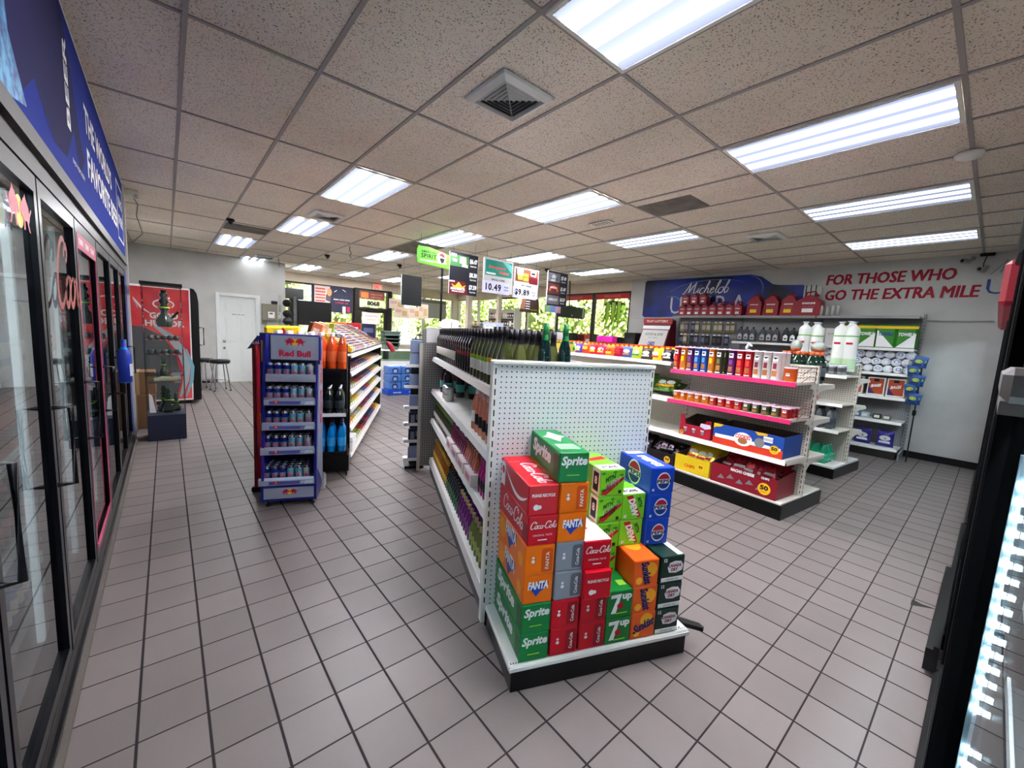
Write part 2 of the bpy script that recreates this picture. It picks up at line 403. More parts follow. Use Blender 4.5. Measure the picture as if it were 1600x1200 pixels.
def mk_vent():
    t = thing('ceiling_vent', '', 'vent'); a = .2; c = .155
    f = MB()
    for k in range(4):
        f.T = Matrix.Rotation(k*math.pi/2, 4, 'Z')
        f.add([(-a, -a, 0), (a, -a, 0), (a-.008, -a+.008, -.014), (-a+.008, -a+.008, -.014)], [(0, 1, 2, 3)], WHITE)
        f.add([(-a+.008, -a+.008, -.014), (a-.008, -a+.008, -.014), (c, -c, -.030), (-c, -c, -.030)], [(0, 1, 2, 3)], WHITE)
        f.add([(-c, -c, -.030), (c, -c, -.030), (c, -c, -.002), (-c, -c, -.002)], [(0, 1, 2, 3)], WHITE)
    f.T = None; f.build('frame', t)
    s = MB(); s.box(-c, -c, -.003, c, c, -.001, BLACK); s.build('duct_opening', t)
    l = MB()
    for k in range(4):
        l.T = Matrix.Rotation(k*math.pi/2, 4, 'Z')
        for q in range(5):
            r = .022+q*.027
            l.add([(-r, -r, -.024), (r, -r, -.024), (r+.009, -r-.009, -.012), (-r-.009, -r-.009, -.012)], [(0, 1, 2, 3)], WHITE)
    l.T = None
    for sg in (1, -1): l.tube([(-c*sg, -c, -.012), (c*sg, c, -.012)], .004, WHITE, 4)
    l.build('louver', t); return t
VK = Kit('ceiling_vent', mk_vent, 'vent')
VK.put((1.66, 2.13, CH-.007), 0, 'large square white four-way ceiling vent near the top of the photo')
VK.put((1.68, 6.0, CH-.007), 0, 'small dark four-way vent between two left ceiling lights', sc=(.95, .95, 1))
VK.put((5.98, 2.12, CH-.007), 0, 'square vent before the right-hand ceiling lights, above the gas cans')
VK.put((6.70, 5.95, CH-.007), 0, 'dark vent next to the ceiling light in front of the windows')
VK.put((1.75, 10.9, CH-.007), 0, 'open dark vent beside the yellowed light over the white door wall')
m = MB(); m.box(-.1, -.1, -.012, .1, .1, 0, WHITE, .004)
for k in range(6): m.box(-.08, -.075+k*.027, -.015, .08, -.067+k*.027, -.012, mat('vent_grey', (120, 118, 114), .6))
o = m.build('ceiling_sensor'); o.location = (4.18, 3.38, CH-.006); o.scale = (.6, 1.6, 1); tag(o, 'small flat white panel flush in the ceiling beyond the centre light', 'ceiling panel')
m = MB(); m.lathe([(.075, 0), (.075, -.015), (.06, -.035), (.02, -.045), (.001, -.046)], WHITE, 18)
o = m.build('smoke_detector'); o.location = (4.36, .31, CH-.006); tag(o, 'round white smoke detector on the ceiling at far right', 'smoke detector')

# walls --------------------------------------------------------------------
def wall(name, x0, y0, x1, y1, z0=0, z1=CH, mm=None):
    m = MB(); m.box(x0, y0, z0, x1, y1, z1, mm or WALLM); return struct(m, name)
wall('wall_right', 8.5, -1.2, 8.65, 5.8)
wall('wall_back', -1.3, -1.3, 8.65, -1.0)
wall('wall_left', -1.4, -1.2, -1.25, 6.55)
m = MB(); m.box(-.75, 6.6, 0, -.6, 11.85, CH, WALLM); m.box(-1.4, 6.55, 0, -.6, 6.62, CH, WALLM); struct(m, 'wall_left')
m = MB(); m.box(-.75, 11.72, 0, .945, 11.87, CH, WALLM); m.box(1.685, 11.72, 0, 2.31, 11.87, CH, WALLM); m.box(.945, 11.72, 2.03, 1.685, 11.87, CH, WALLM)
m.box(2.16, 11.87, 0, 2.31, 13.5, CH, WALLM); struct(m, 'wall_door_side')
BASEB = mat('black_baseboard', (7, 7, 7), .35)
m = MB(); m.box(8.485, -1, 0, 8.5, 5.75, .1, BASEB); struct(m, 'baseboard_right')
m = MB(); m.box(-.6, 11.705, 0, .87, 11.72, .08, BASEB); m.box(1.76, 11.705, 0, 2.31, 11.72, .08, BASEB); struct(m, 'baseboard_door_side')
m = MB(); m.box(-.25+8.72, 0.1, 2.04, 8.495, 5.7, 2.05, mat('faint_seam', (170, 170, 168), .6)); struct(m, 'trim_1')
# storefront on the right
BEIGE = mottle(mat('beige_soffit', (206, 192, 172), .6), (200, 186, 168), (212, 198, 178), 3)
ALU = mat('dark_bronze_frame', (40, 36, 34), .4, .5); ALU2 = mat('pale_aluminium_frame', (190, 184, 172), .45, .2)
m = MB(); m.box(8.5, 5.8, 2.7, 8.65, 13.6, CH, BEIGE); m.box(8.5, 5.8, 0, 8.65, 13.6, .75, WALLM); struct(m, 'wall_right_storefront')
ys = [5.8, 6.93, 8.25, 9.5, 10.88, 12.12, 13.45]
for k in range(6):
    a, b = ys[k], ys[k+1]; fm = ALU if k in (0, 1, 3) else ALU2
    m = MB(); m.box(8.52, a, .75, 8.6, a+.05, 2.7, fm); m.box(8.52, b-.03, .75, 8.6, b, 2.7, fm); m.box(8.52, a+.05, .75, 8.6, b-.03, .8, fm); m.box(8.52, a+.05, 2.66, 8.6, b-.03, 2.7, fm)
    o = m.build('window_%d' % (k+1)); o['kind'] = 'structure'
    g = MB(); g.box(8.555, a+.05, .8, 8.561, b-.03, 2.66, WINGL); g.build('pane', o)
# front wall
m = MB(); m.box(2.16, 13.45, 2.7, 8.65, 13.6, CH, BEIGE); m.box(2.16, 13.45, 0, 4.62, 13.6, .7, WALLM); m.box(5.86, 13.45, 0, 8.65, 13.6, .7, WALLM); m.box(8.3, 13.45, .7, 8.65, 13.6, 2.7, BEIGE)
struct(m, 'wall_front')
for k, (a, b) in enumerate(((2.31, 3.42), (3.42, 4.62), (5.86, 7.1), (7.1, 8.3))):
    fm = ALU if k < 2 else ALU2
    m = MB(); m.box(a, 13.47, .7, a+.05, 13.55, 2.7, fm); m.box(b-.05, 13.47, .7, b, 13.55, 2.7, fm); m.box(a+.05, 13.47, .7, b-.05, 13.55, .75, fm); m.box(a+.05, 13.47, 2.65, b-.05, 13.55, 2.7, fm)
    o = m.build('window_%d' % (k+7)); o['kind'] = 'structure'
    g = MB(); g.box(a+.05, 13.505, .75, b-.05, 13.511, 2.65, WINGL); g.build('pane', o)
# store door
m = MB()
m.box(4.62, 13.4, 0, 4.77, 13.56, 2.72, ALU); m.box(5.71, 13.4, 0, 5.86, 13.56, 2.72, ALU); m.box(4.77, 13.44, 2.66, 5.71, 13.54, 2.72, ALU); m.box(4.77, 13.42, 2.06, 5.71, 13.54, 2.13, ALU)
m.box(4.77, 13.46, 0, 4.86, 13.52, 2.06, ALU); m.box(5.62, 13.46, 0, 5.71, 13.52, 2.06, ALU); m.box(4.86, 13.46, 0, 5.62, 13.52, .2, ALU); m.box(4.86, 13.46, 1.98, 5.62, 13.52, 2.06, ALU)
o = m.build('door_1'); o['kind'] = 'structure'
g = MB(); g.box(4.86, 13.487, .2, 5.62, 13.493, 1.98, WINGL); g.box(4.77, 13.487, 2.13, 5.71, 13.493, 2.66, WINGL); g.build('pane', o)
g = MB(); g.box(4.86, 13.41, 1.0, 5.62, 13.44, 1.05, ALU); g.build('push_bar', o)
g = MB(); g.box(5.0, 13.38, 2.0, 5.4, 13.44, 2.08, BLACK, .008); g.build('door_closer', o)
# six-panel interior door
DOORM = mat('white_door_paint', (214, 218, 216), .45)
m = MB(); m.box(.945, 11.70, 0, .965, 11.85, 2.03, DOORM); m.box(1.665, 11.70, 0, 1.685, 11.85, 2.03, DOORM)
m.box(.875, 11.69, 0, .945, 11.72, 2.1, DOORM, .005); m.box(1.685, 11.69, 0, 1.755, 11.72, 2.1, DOORM, .005); m.box(.945, 11.69, 2.03, 1.685, 11.72, 2.1, DOORM, .005)
o = m.build('door_2'); o['kind'] = 'structure'
d = MB(); d.box(.965, 11.75, .01, 1.665, 11.79, 2.03, DOORM)
for x0, x1 in ((1.045, 1.285), (1.345, 1.585)):
    for z0, z1 in ((.2, .82), (.95, 1.55), (1.67, 1.9)):
        d.box(x0, 11.742, z0, x1, 11.75, z1, DOORM, .007); d.box(x0+.03, 11.737, z0+.03, x1-.03, 11.745, z1-.03, DOORM, .006)
d.build('door_leaf', o)
d = MB(); d.lathe([(.035, 0), (.035, -.012), (.018, -.02), (.018, -.035), (.034, -.05), (.034, -.07), (.001, -.078)], CHROME, 14, (1.02, 11.745, .98), axis='y'); d.lathe([(.03, 0), (.03, -.02), (.001, -.022)], CHROME, 12, (1.02, 11.745, .82), axis='y'); d.build('door_knob', o)
d = MB(); d.text('EMPLOYEES ONLY', (1.32, 11.748, 1.615), X, Z, w=.26, m=PRK, bold=.01); d.build('door_sign', o)

# outdoors -------------------------------------------------------------------
m = MB(); m.box(-4, 13.7, -.15, 40, 45, -.05, mottle(mat('asphalt', (120, 118, 112), .8), (110, 108, 104), (132, 130, 124), 2)); m.box(8.7, -10, -.15, 40, 13.7, -.05, mat('asphalt'))
struct(m, 'ground_outside')
LEAF = [mat('leaf_yellow_green', (228, 226, 160), .6), mat('leaf_green', (195, 202, 115), .6), mat('leaf_dark', (90, 110, 45), .6)]
def mk_hedge():
    random.seed(3); t = thing('hedge', '', 'hedge')
    m = MB(); m.tube([(0, 0, 0), (0, 0, 1)], .15, LEAF[2]); m.ball((0, 0, 2.1), 1.55, LEAF[2], 14, 10, 1.3); m.build('inner_branches', t)
    m = MB()
    for k in range(5200):
        a = random.uniform(0, 6.283); z = random.uniform(-1, 1); r = math.sqrt(1-z*z)
        d = Vector((r*math.cos(a), r*math.sin(a), z*1.3)); p = d*(1.6+random.uniform(0, .5))+Vector((0, 0, 2.1))
        if p.z < .05: continue
        u_ = Vector((random.uniform(-1, 1), random.uniform(-1, 1), random.uniform(-1, 1))).normalized(); w_ = u_.cross(d).normalized(); s_ = random.uniform(.05, .1)
        m.add([p-u_*s_, p+w_*s_*.6, p+u_*s_, p-w_*s_*.6], [(0, 1, 2, 3)], random.choice((LEAF[0], LEAF[0], LEAF[1])))
    m.build('leaves', t); return t
HK = Kit('hedge', mk_hedge, 'hedge')
for k in range(4): HK.put((13.4, 4.2+k*4.25, 0), k*1.3, 'yellow-green bushy hedge seen outside through the right storefront windows', 'hedge bushes outside the storefront', sc=(1.02, 1.02, 1+.15*(k % 3)))
for k in range(4): HK.put((-1.5+k*4.6, 21.0, 0), k*2.1, 'yellow-green bushy hedge seen outside past the exit door', 'hedge bushes beyond the exit door', sc=(1, 1, 1+.12*(k % 3)))
# ================================================================== LEFT COOLER
FX = -.34
CF = mat('cooler_frame_dark', (15, 16, 22), .3, .4); CF2 = mat('cooler_frame_bronze', (44, 41, 39), .35, .5); CINT = mat('cooler_interior', (165, 168, 168), .5)
CGL = glassmat('cooler_glass', (190, 198, 198), 2.1)
PINKD = mat('pink_trim', (200, 70, 110), .4)
LEDW = mat('cooler_led', (255, 255, 255), .4, emit=(235, 245, 255), es=.25)
LEDN = mat('cooler_led_near', (255, 255, 255), .4, emit=(235, 245, 255), es=.5)
ck = thing('glass_door_cooler', 'long walk-in glass-door drink cooler along the left wall under the blue beer banner', 'cooler', (FX, 0, 0))
m = MB()
m.box(-.10, -.6, 0, .0, 6.55, .11, CF2); m.box(-.02, -.6, .03, .012, 6.55, .05, CF); m.box(0, -.6, 0, .03, 6.55, .02, mat('concrete_curb', (96, 90, 84), .9))
m.box(-.10, -.6, 1.97, .0, 6.55, 2.04, CF2); m.box(-.12, -.6, 2.04, .02, 6.55, 2.1, mat('cooler_header', (66, 63, 60), .4, .3))
m.box(-.10, 6.35, .11, 0, 6.55, 1.97, mat('blue_banner', (22, 66, 160), .4))
m.build('frame', ck)
m = MB(); m.box(-.9, -.6, 0, -.88, 6.5, 2.1, CINT); m.box(-.88, 6.48, 0, -.1, 6.5, 2.1, CINT); m.box(-.88, -.6, .04, -.1, 6.48, .06, CINT); m.box(-.88, -.6, 2.0, -.1, 6.48, 2.02, CINT); m.box(-.88, -.62, 0, -.1, -.6, 2.1, CINT); m.build('liner', ck)
m = MB(); m.box(-.16, -.5, 1.93, -.13, 1.9, 1.95, mat('fill_glow_left', (255, 255, 255), .4, emit=(235, 243, 255), es=30)); m.build('added_fill_tube', ck)  # unseen fill tube, added to brighten the nearest bottles and doors
for z in (.18, .53, .88, 1.23, 1.56):
    s = MB(); s.box(-.8, -.5, z-.012, -.16, 6.4, z, mat('cooler_shelf', (150, 152, 155), .4, .3)); s.box(-.16, -.5, z-.02, -.15, 6.4, z+.03, PRW); s.build('shelf', ck)
dy = [-.08, .71, 1.5, 2.28, 3.07, 3.9, 4.72, 5.52, 6.32]
for k in range(8):
    a, b = dy[k], dy[k+1]
    d = MB(); fmm = CF
    d.box(-.05, a+.01, .115, 0, a+.05, 1.96, CF); d.box(-.05, b-.05, .115, 0, b-.01, 1.96, CF); d.box(-.05, a+.05, .115, 0, b-.05, .16, CF); d.box(-.05, a+.05, 1.9, 0, b-.05, 1.96, CF)
    if k == 4: 
        for y0 in (a+.05, b-.062): d.box(-.004, y0, .16, .001, y0+.012, 1.9, PINKD)
        d.box(-.004, a+.05, .16, .001, b-.05, .19, PINKD); d.box(-.004, a+.05, 1.82, .001, b-.05, 1.9, PINKD)
        for q in range(3): d.text('ENERGY', (.003, a+.16+q*.22, 1.86), -Y, Z, h=.03, m=PRW, bold=.02)
    o = d.build('door', ck)
    g = MB(); g.box(-.022, a+.05, .16, -.016, b-.05, 1.9, CGL); g.build('glass_pane', o)
    h = MB(); hy = b-.03 if k in (0, 2, 4, 6) else b-.03
    z0, z1 = .83, 1.13
    h.tube([(0, hy, z1), (.048, hy, z1), (.048, hy, z0), (0, hy, z0)], .010, CF, 6); h.build('handle', o)
    l = MB(); l.box(-.09, b-.015, .2, -.07, b+.015, 1.9, LEDN if k < 2 else LEDW); l.build('light_strip', ck)
g = MB(); script(g, 'Coors', (.004, 2.78, 1.62), Y, Z, .62, mat('faded_red_print', (150, 60, 60), .5), stroke=.24); g.build('decal', [c for c in ck.children if c.name.startswith('door')][3])
# bull decal on the first door: two small charging bulls over a sun
BULLR = mat('bull_red', (190, 25, 60), .4); BULLY = mat('bull_yellow', (250, 190, 40), .4)
BULL = [(-1.0, .1), (-.92, .35), (-.7, .52), (-.45, .55), (-.28, .42), (-.12, .3), (-.05, .1), (-.18, .0), (-.3, .12), (-.36, -.12), (-.3, -.3), (-.45, -.3), (-.5, -.05), (-.68, -.05), (-.85, -.3), (-1.0, -.32), (-.85, -.1), (-.95, .0)]
def bulls(mb, c, xd, yd, s):
    xd = Vector(xd); yd = Vector(yd); c = Vector(c); n = xd.cross(yd)
    disc(mb, c+yd*.1*s, xd, yd, .42*s, BULLY, 16)
    for sg in (1, -1):
        q = [(sg*p[0], p[1]) for p in BULL]
        mb.poly(q, c+n*.0012, xd, yd, BULLR, s)
        mb.poly([(sg*-1.0, .1), (sg*-1.22, .3), (sg*-1.18, .36), (sg*-.95, .18)], c+n*.0012, xd, yd, BULLR, s)
        mb.poly([(sg*-.7, .52), (sg*-.62, .66), (sg*-.5, .56)], c+n*.0012, xd, yd, BULLR, s)
g = MB(); bulls(g, (.003, 2.0, 1.78), Y, Z, .12); g.build('decal', [c for c in ck.children if c.name.startswith('door')][2])
# blue beer banner above
BLUEB = mat('banner_blue', (0, 36, 140), .8, spec=.2); NAVY = mat('banner_navy', (14, 12, 78), .8, spec=.2); LBLUE = mat('banner_light_blue', (60, 150, 205), .4)
bn = thing('wall_banner', 'long blue beer banner above the left cooler reading THE WORLD\'S FAVORITE BEER', 'banner', (FX, 0, 2.1))
m = MB(); m.box(0, -.6, 0, .012, 6.4, .8, BLUEB); m.box(0, -.6, .8, .014, 6.4, .812, PRW)
mm_ = .0125
m.poly([(1.55, .0), (1.5, .8), (2.95, .8), (3.15, .62), (3.3, .42), (3.42, .3), (3.5, .25), (3.3, .12), (3.15, .3), (2.9, .1), (2.6, .08), (2.3, .2), (2.0, .02)], (mm_, 0, 0), Y, Z, NAVY)
m.poly([(1.0, .0), (1.0, .8), (1.75, .8), (1.95, .5), (1.98, .2), (2.15, .05), (1.9, .0)], (mm_+.0006, 0, 0), Y, Z, mottle(mat('banner_glass', (50, 110, 180), .4), (24, 60, 140), (90, 180, 220), 30, 3))
random.seed(5)
for k in range(140):
    y = random.uniform(1.1, 1.9); z = random.uniform(.03, .75); r = random.uniform(.004, .012)
    disc(m, (mm_+.0012, y, z), Y, Z, r, LBLUE, 6, r*2)
m.build('panel', bn)
m = MB()
m.text("THE WORLD'S", (.0145, 4.35, .52), Y, Z, w=1.55, h=.16, m=PRW, bold=.03); m.build('slogan_lettering', bn); m = MB(); m.text('FAVORITE BEER', (.0145, 4.6, .27), Y, Z, w=2.0, h=.17, m=PRW, bold=.03)
m.build('slogan_lettering', bn); m = MB(); m.text('BEER', (.0145, 3.0, .47), Z, -Y, w=.42, h=.1, m=PRW, bold=.03)
m.build('bottle_lettering', bn); m = MB(); m.text('ENJOY RESPONSIBLY', (.0145, 3.25, .13), Y, Z, w=.4, h=.03, m=PRW)
m.build('small_print', bn); m = MB(); m.box(.0125, 5.62, .12, .0142, 5.64, .68, PRW); m.box(.0125, 6.24, .12, .0142, 6.26, .68, PRW); m.box(.0125, 5.64, .66, .0142, 6.24, .68, PRW); m.box(.0125, 5.64, .12, .0142, 6.24, .14, PRW)
m.text('KING', (.0145, 5.94, .5), Y, Z, w=.4, h=.1, m=PRW, bold=.03); m.text('OF BEERS', (.0145, 5.94, .32), Y, Z, w=.5, h=.1, m=PRW, bold=.03)
m.build('emblem', bn)

# generic drink containers ------------------------------------------------------
def gl(name, c, r=.06, **k): return mat(name, c, r, coat=.6, **k)
CAPW = mat('cap_white', (235, 235, 235), .4)
def pet(name, liquid, label, cap, h=.23, r=.034):
    def mk():
        m = MB(); k = h/.23; q = r/.034
        m.lathe([(.026*q, 0), (.033*q, .012*k), (.033*q, .05*k), (.034*q, .052*k), (.034*q, .115*k), (.033*q, .117*k), (.033*q, .14*k), (.028*q, .168*k), (.013*q, .2*k), (.012*q, .206*k), (.015*q, .207*k), (.015*q, .228*k), (.001, .23*k)],
                [liquid, liquid, liquid, label, label, liquid, liquid, liquid, liquid, cap, cap, cap], 12); return m
    return Kit(name, mk, 'bottle')
COLA = gl('cola_brown', (30, 12, 8)); WATER = gl('water_blue', (150, 190, 215), .08); ORNG = gl('orange_drink', (235, 90, 15)); LIME = gl('lime_drink', (150, 200, 40)); BLUED = gl('blue_drink', (20, 130, 215)); REDD = gl('red_drink', (190, 20, 30))
P_COLA = pet('cola_bottle', COLA, PRR, PRR); P_WAT = pet('water_bottle', WATER, PRB, CAPW); P_ORG = pet('sports_drink_bottle', ORNG, PRK, PRR); P_LIM = pet('citrus_soda_bottle', LIME, PRG, PRG); P_BLU = pet('blue_drink_bottle', BLUED, PRW, PRB); P_RED = pet('red_drink_bottle', REDD, PRW, CAPW)
PK = [(P_COLA, 'cola bottle with red label'), (P_WAT, 'clear water bottle with blue label'), (P_ORG, 'orange sports drink bottle'), (P_LIM, 'lime green soda bottle'), (P_BLU, 'blue drink bottle'), (P_RED, 'red drink bottle')]
SHN = {.18: 'bottom', .53: 'second', .88: 'middle', 1.23: 'fourth', 1.56: 'top'}
for si, z in enumerate((.18, .53, .88, 1.23, 1.56)):
    y = .15; n = 0
    while y < 6.25:
        kk, nm = PK[(si*2+n//6) % 6]
        if not any(abs(y-q) < .05 for q in dy):
            kk.put((FX-.21, y, z), 0, nm+' standing in the left glass-door cooler', nm+'s in the left cooler')
            if y < 2.4: kk.put((FX-.29, y+.01, z), 0, nm+' standing in the left glass-door cooler', nm+'s in the left cooler')
        y += .094; n += 1
# blue mouthwash-like bottle hung on a far door
m = MB(); m.lathe([(.03, 0), (.045, .01), (.045, .24), (.03, .28), (.018, .3), (.018, .36), (.001, .362)], [BLUED, PRB, PRB, BLUED, PRB, PRB], 14); m.box(.0, -.03, .06, .047, .03, .16, PRW)
o = m.build('blue_bottle'); o.location = (FX+.06, 4.66, .92); tag(o, 'bright blue bottle-shaped display hanging on a left cooler door mullion', 'bottle display')
# ================================================================== RIGHT COOLERS
MBK = mat('matte_black', (5, 5, 6), .8, spec=.06)
def merch(x0, x1, name, lab, first):
    t = thing(name, lab, 'cooler', (x0, 0, 0)); w = x1-x0
    b = MB(); b.box(0, -.8, .0, w, -.76, 2.0, BLACK); b.box(0, -.76, 0, .04, -.06, 2.0, BLACK); b.box(w-.04, -.76, 0, w, -.06, 2.0, BLACK); b.box(.04, -.76, 0, w-.04, -.06, .12, BLACK); b.box(.04, -.76, 1.96, w-.04, -.06, 2.0, BLACK)
    b.build('cabinet', t)
    l = MB(); l.box(.045, -.755, .12, w-.045, -.74, 1.95, CINT); l.build('liner', t)
    tb = MB(); tb.box(.06, -.16, 1.9, w-.06, -.13, 1.925, mat('fill_glow' if first else 'fill_glow_far', (255, 255, 255), .4, emit=(232, 242, 255), es=45 if first else 18)); tb.build('added_fill_tube', t)  # added glowing bar, throws fill light out onto the gondola end panel
    g = MB(); g.box(0, -.06, .02, w, .0, .1, mat('grille_black', (20, 20, 21), .4))
    for k in range(5): g.box(.02, 0, .03+k*.014, w-.02, .006, .036+k*.014, BLACK)
    g.build('grille', t)
    top = 1.47 if first else 1.88
    for a, c in (((0, 1.27), (1.27, w)) if first else ((0, w/2), (w/2, w))):
        d = MB(); (first and a == 0) or d.box(a+.005, -.055, .12, a+.07, -.01, 1.94, MBK, .004); d.box(c-.07, -.055, .12, c-.005, -.01, 1.94, MBK, .004); d.box(a+.07, -.055, .12, c-.07, -.01, .17, BLACK); d.box(a+.07, -.055, top, c-.07, -.032 if first else -.01, 1.94, MBK)
        o = d.build('door', t)
        q = MB(); q.box(a+.07, -.04, .17, c-.07, -.034, top, glassmat('merch_glass', (235, 242, 242), 1.4, ex=18)); q.build('glass_pane', o)
    for z in (.2, .55, .9, 1.2) if first else (.2, .6, 1.0, 1.4):
        s = MB(); s.box(.05, -.72, z-.015, w-.05, -.2, z, mat('cooler_shelf')); s.box(.05, -.2, z-.02, w-.05, -.19, z+.03, PRW); s.build('shelf', t)
    h = MB(); pr = [(-.45, 0), (-.0, 0)]+[(.005-.2+.2*math.cos(math.radians(a)), .02+.3*math.sin(math.radians(a))) for a in range(0, 91, 15)]+[(-.45, .32)]
    h.prism([(p[0], 1.94+p[1]*.55) for p in pr], 0, w, BLACK, 'x', True); h.build('header', t)
    return t
M1 = merch(.0, 2.62, 'merchandiser_cooler', 'nearest black glass-door cooler at the right edge with bright LED strips inside', True)
LEDB = mat('led_dots', (255, 255, 255), .4, emit=(215, 240, 255), es=30)
for (x_, y_) in ((1.18, -.062), (1.04, -.16)):
    st = MB(); st.box(x_, y_, .2, x_+.025, y_+.012, 1.33, mat('led_strip_base', (170, 190, 200), .3))
    for k in range(34):
        z = .28+k*.03
        if 15 < k < 18: continue
        st.box(x_-.004, y_-.004, z, x_, y_+.006, z+.011, LEDB)
    st.build('led_strip', M1)
m = MB(); m.box(.90, -.045, 1.44, 1.26, -.008, 1.49, mat('worn_grey_plastic', (95, 90, 88), .5), .01); m.box(.94, -.04, 1.42, 1.26, -.01, 1.44, mat('worn_grey_plastic')); m.build('door_bracket', M1)
M2 = merch(2.98, 5.2, 'merchandiser_cooler', 'middle black glass-door cooler on the right side with a glowing red header', False)
m = MB(); m.box(.0, -.05, 1.76, 2.2, .032, 1.97, mat('lit_red_header', (110, 10, 24), .5, emit=(205, 60, 85), es=.012), .02); m.box(.3, .032, 1.8, 1.1, .034, 1.92, mat('lit_header_white', (230, 200, 205), .4, emit=(235, 190, 200), es=.06)); m.build('lit_header', M2)
M3 = merch(5.24, 8.0, 'merchandiser_cooler', 'farthest black glass-door cooler on the right, next to the slogan wall', False)
m = MB(); m.box(2.7, .0, .03, 3.9, .045, .14, mat('grille_black')); m.box(2.7, .0, .14, 5.0, .02, .16, mat('grille_black')); o = m.build('cooler_ramp'); tag(o, 'low dark grille ledge on the floor in front of the right coolers', 'grille')
for (x0, x1, zz) in ((.25, 1.2, (.2, .55, .9)), (3.1, 5.1, (.2, .6, 1.0, 1.4)), (5.35, 7.9, (.2, .6, 1.0, 1.4))):
    for si, z in enumerate(zz):
        x = x0; n = 0
        while x < x1:
            kk, nm = PK[(si+n//5+2) % 6]; kk.put((x, -.26, z), 0, nm+' standing in a right-hand black cooler', nm+'s in the right coolers'); x += .098; n += 1
# far-right corner sits behind these coolers; crack in the floor tile
# ================================================================== GONDOLA SHELVING
HOLE = mat('peg_hole', (18, 18, 20), .8)
def pegmat(name, c, sx, step=.0254, r=.0042):
    """enamelled pegboard: punched holes on a regular grid (object coordinates)"""
    m = mat(name, c, .42); N, L, b = nodes(m)
    g = N.new('ShaderNodeTexCoord'); sp = N.new('ShaderNodeSeparateXYZ'); L.new(g.outputs['Object'], sp.inputs[0])
    def M(op, a, q=None):
        n = N.new('ShaderNodeMath'); n.operation = op
        for i, v in enumerate((a, q)):
            if v is None: continue
            if isinstance(v, (int, float)): n.inputs[i].default_value = v
            else: L.new(v, n.inputs[i])
        return n.outputs[0]
    o = []
    for ax in (sx, 'Z'):
        f = M('FRACT', M('ADD', M('DIVIDE', sp.outputs[ax], step), 100.5)); o.append(M('POWER', M('MULTIPLY', M('SUBTRACT', f, .5), step), 2))
    d = M('SQRT', M('ADD', o[0], o[1])); k = M('LESS_THAN', d, r)
    mx = N.new('ShaderNodeMix'); mx.data_type = 'RGBA'; L.new(k, mx.inputs[0]); mx.inputs[6].default_value = (*lin(c), 1); mx.inputs[7].default_value = (*lin((24, 24, 26)), 1)
    L.new(mx.outputs[2], b.inputs['Base Color']); return m
PEGX = pegmat('pegboard_white_end', (214, 220, 222), 'X', .0254, .0036); PEGY = pegmat('pegboard_cream', (200, 196, 184), 'Y'); PEGYW = pegmat('pegboard_grey', (150, 150, 152), 'Y')
SLOT = mat('slot_black', (16, 16, 16), .6)
def slots(m, x, y, z0, z1, ax='y', sgn=-1, w=.006):
    z = z0
    while z < z1:
        if ax == 'y': m.box(x-w/2, y, z, x+w/2, y+sgn*.0012, z+.03, SLOT)
        else: m.box(x, y-w/2, z, x+sgn*.0012, y+w/2, z+.03, SLOT)
        z += .0508
def shelf_part(par, u0, u1, v0, v1, z, lipside, name='shelf', lipm=None, lh=.035, mm=None):
    """flat shelf, top at z, rolled price lip on lipside (-1: at u0, +1: at u1)"""
    m = MB(); m.box(u0, v0, z-.022, u1, v1, z, mm or WHITE, .003)
    o = m.build(name, par)
    l = MB(); e = u0 if lipside < 0 else u1
    l.prism([(e, z+.002), (e+lipside*.006, z), (e+lipside*.016, z-lh), (e+lipside*.006, z-lh-.004), (e, z-lh+.004)], v0, v1, lipm or LIP, 'y')
    l.build('price_rail', o); return o
def bracket(m, u0, u1, v, z, mm):
    """curved shelf end bracket seen at the end of a shelf; u0 post side, u1 lip side"""
    d = 1 if u1 > u0 else -1
    pts = [(u0, z-.015), (u1, z-.015), (u1, z-.04), (u0+d*.16, z-.048), (u0+d*.07, z-.065), (u0+d*.03, z-.1), (u0, z-.11)]
    m.prism(pts if d > 0 else pts[::-1], v, v+.004, mm, 'y')

# ---- central wine gondola with the soda end cap
G1 = Frame(1.04, 1.14, 22.0)
g1 = thing('shelving_gondola', 'central double-sided white shelving gondola with wine on top and a pegboard end panel', 'store shelf', G1.p(0, 0), G1.rz)
PW = .885
m = MB(); m.box(.012, .004, 0, .908, .41, .098, KICK, .002); m.box(0.006, .42, 0, .05, 2.8, .09, KICK); m.box(.84, .42, 0, .885, 2.8, .09, KICK); m.build('kick_base', g1)
m = MB(); m.box(0, 0, .098, .92, .41, .125, WHITE, .006); m.box(.002, -.004, .1, .918, .0, .116, LIP)
for k in range(80): m.box(.01+k*.0113, .012, .1245, .0142+k*.0113, .018, .1262, SLOT)
for k in range(12): m.box(.70+k*.016, .05, .1245, .708+k*.016, .056, .1262, SLOT); m.box(.70+k*.016, .022, .1245, .708+k*.016, .028, .1262, SLOT)
m.build('end_deck', g1)
m = MB(); m.prism([(.915, .10), (1.0, .02), (1.0, -.01), (.99, -.015), (.92, .04)], .11, .13, BLACK, 'z'); m.build('corner_guard', g1)
m = MB(); m.box(-.018, .412, .09, PW, .43, 1.355, PEGX); m.build('end_panel', g1)
for u in (-.022, PW-.02):
    m = MB(); m.box(u, .405, .03, u+.024, .445, 1.37, WHITE, .003); slots(m, u+.016 if u < 0 else u+.010, .405, .14, 1.33, 'y'); m.build('upright', g1)
m = MB(); m.box(-.022, .40, 1.355, PW+.005, .45, 1.375, WHITE, .004); m.build('top_cap', g1)
m = MB(); m.box(.43, .45, .09, .45, 2.84, 1.355, PEGY); m.build('back_panel', g1)
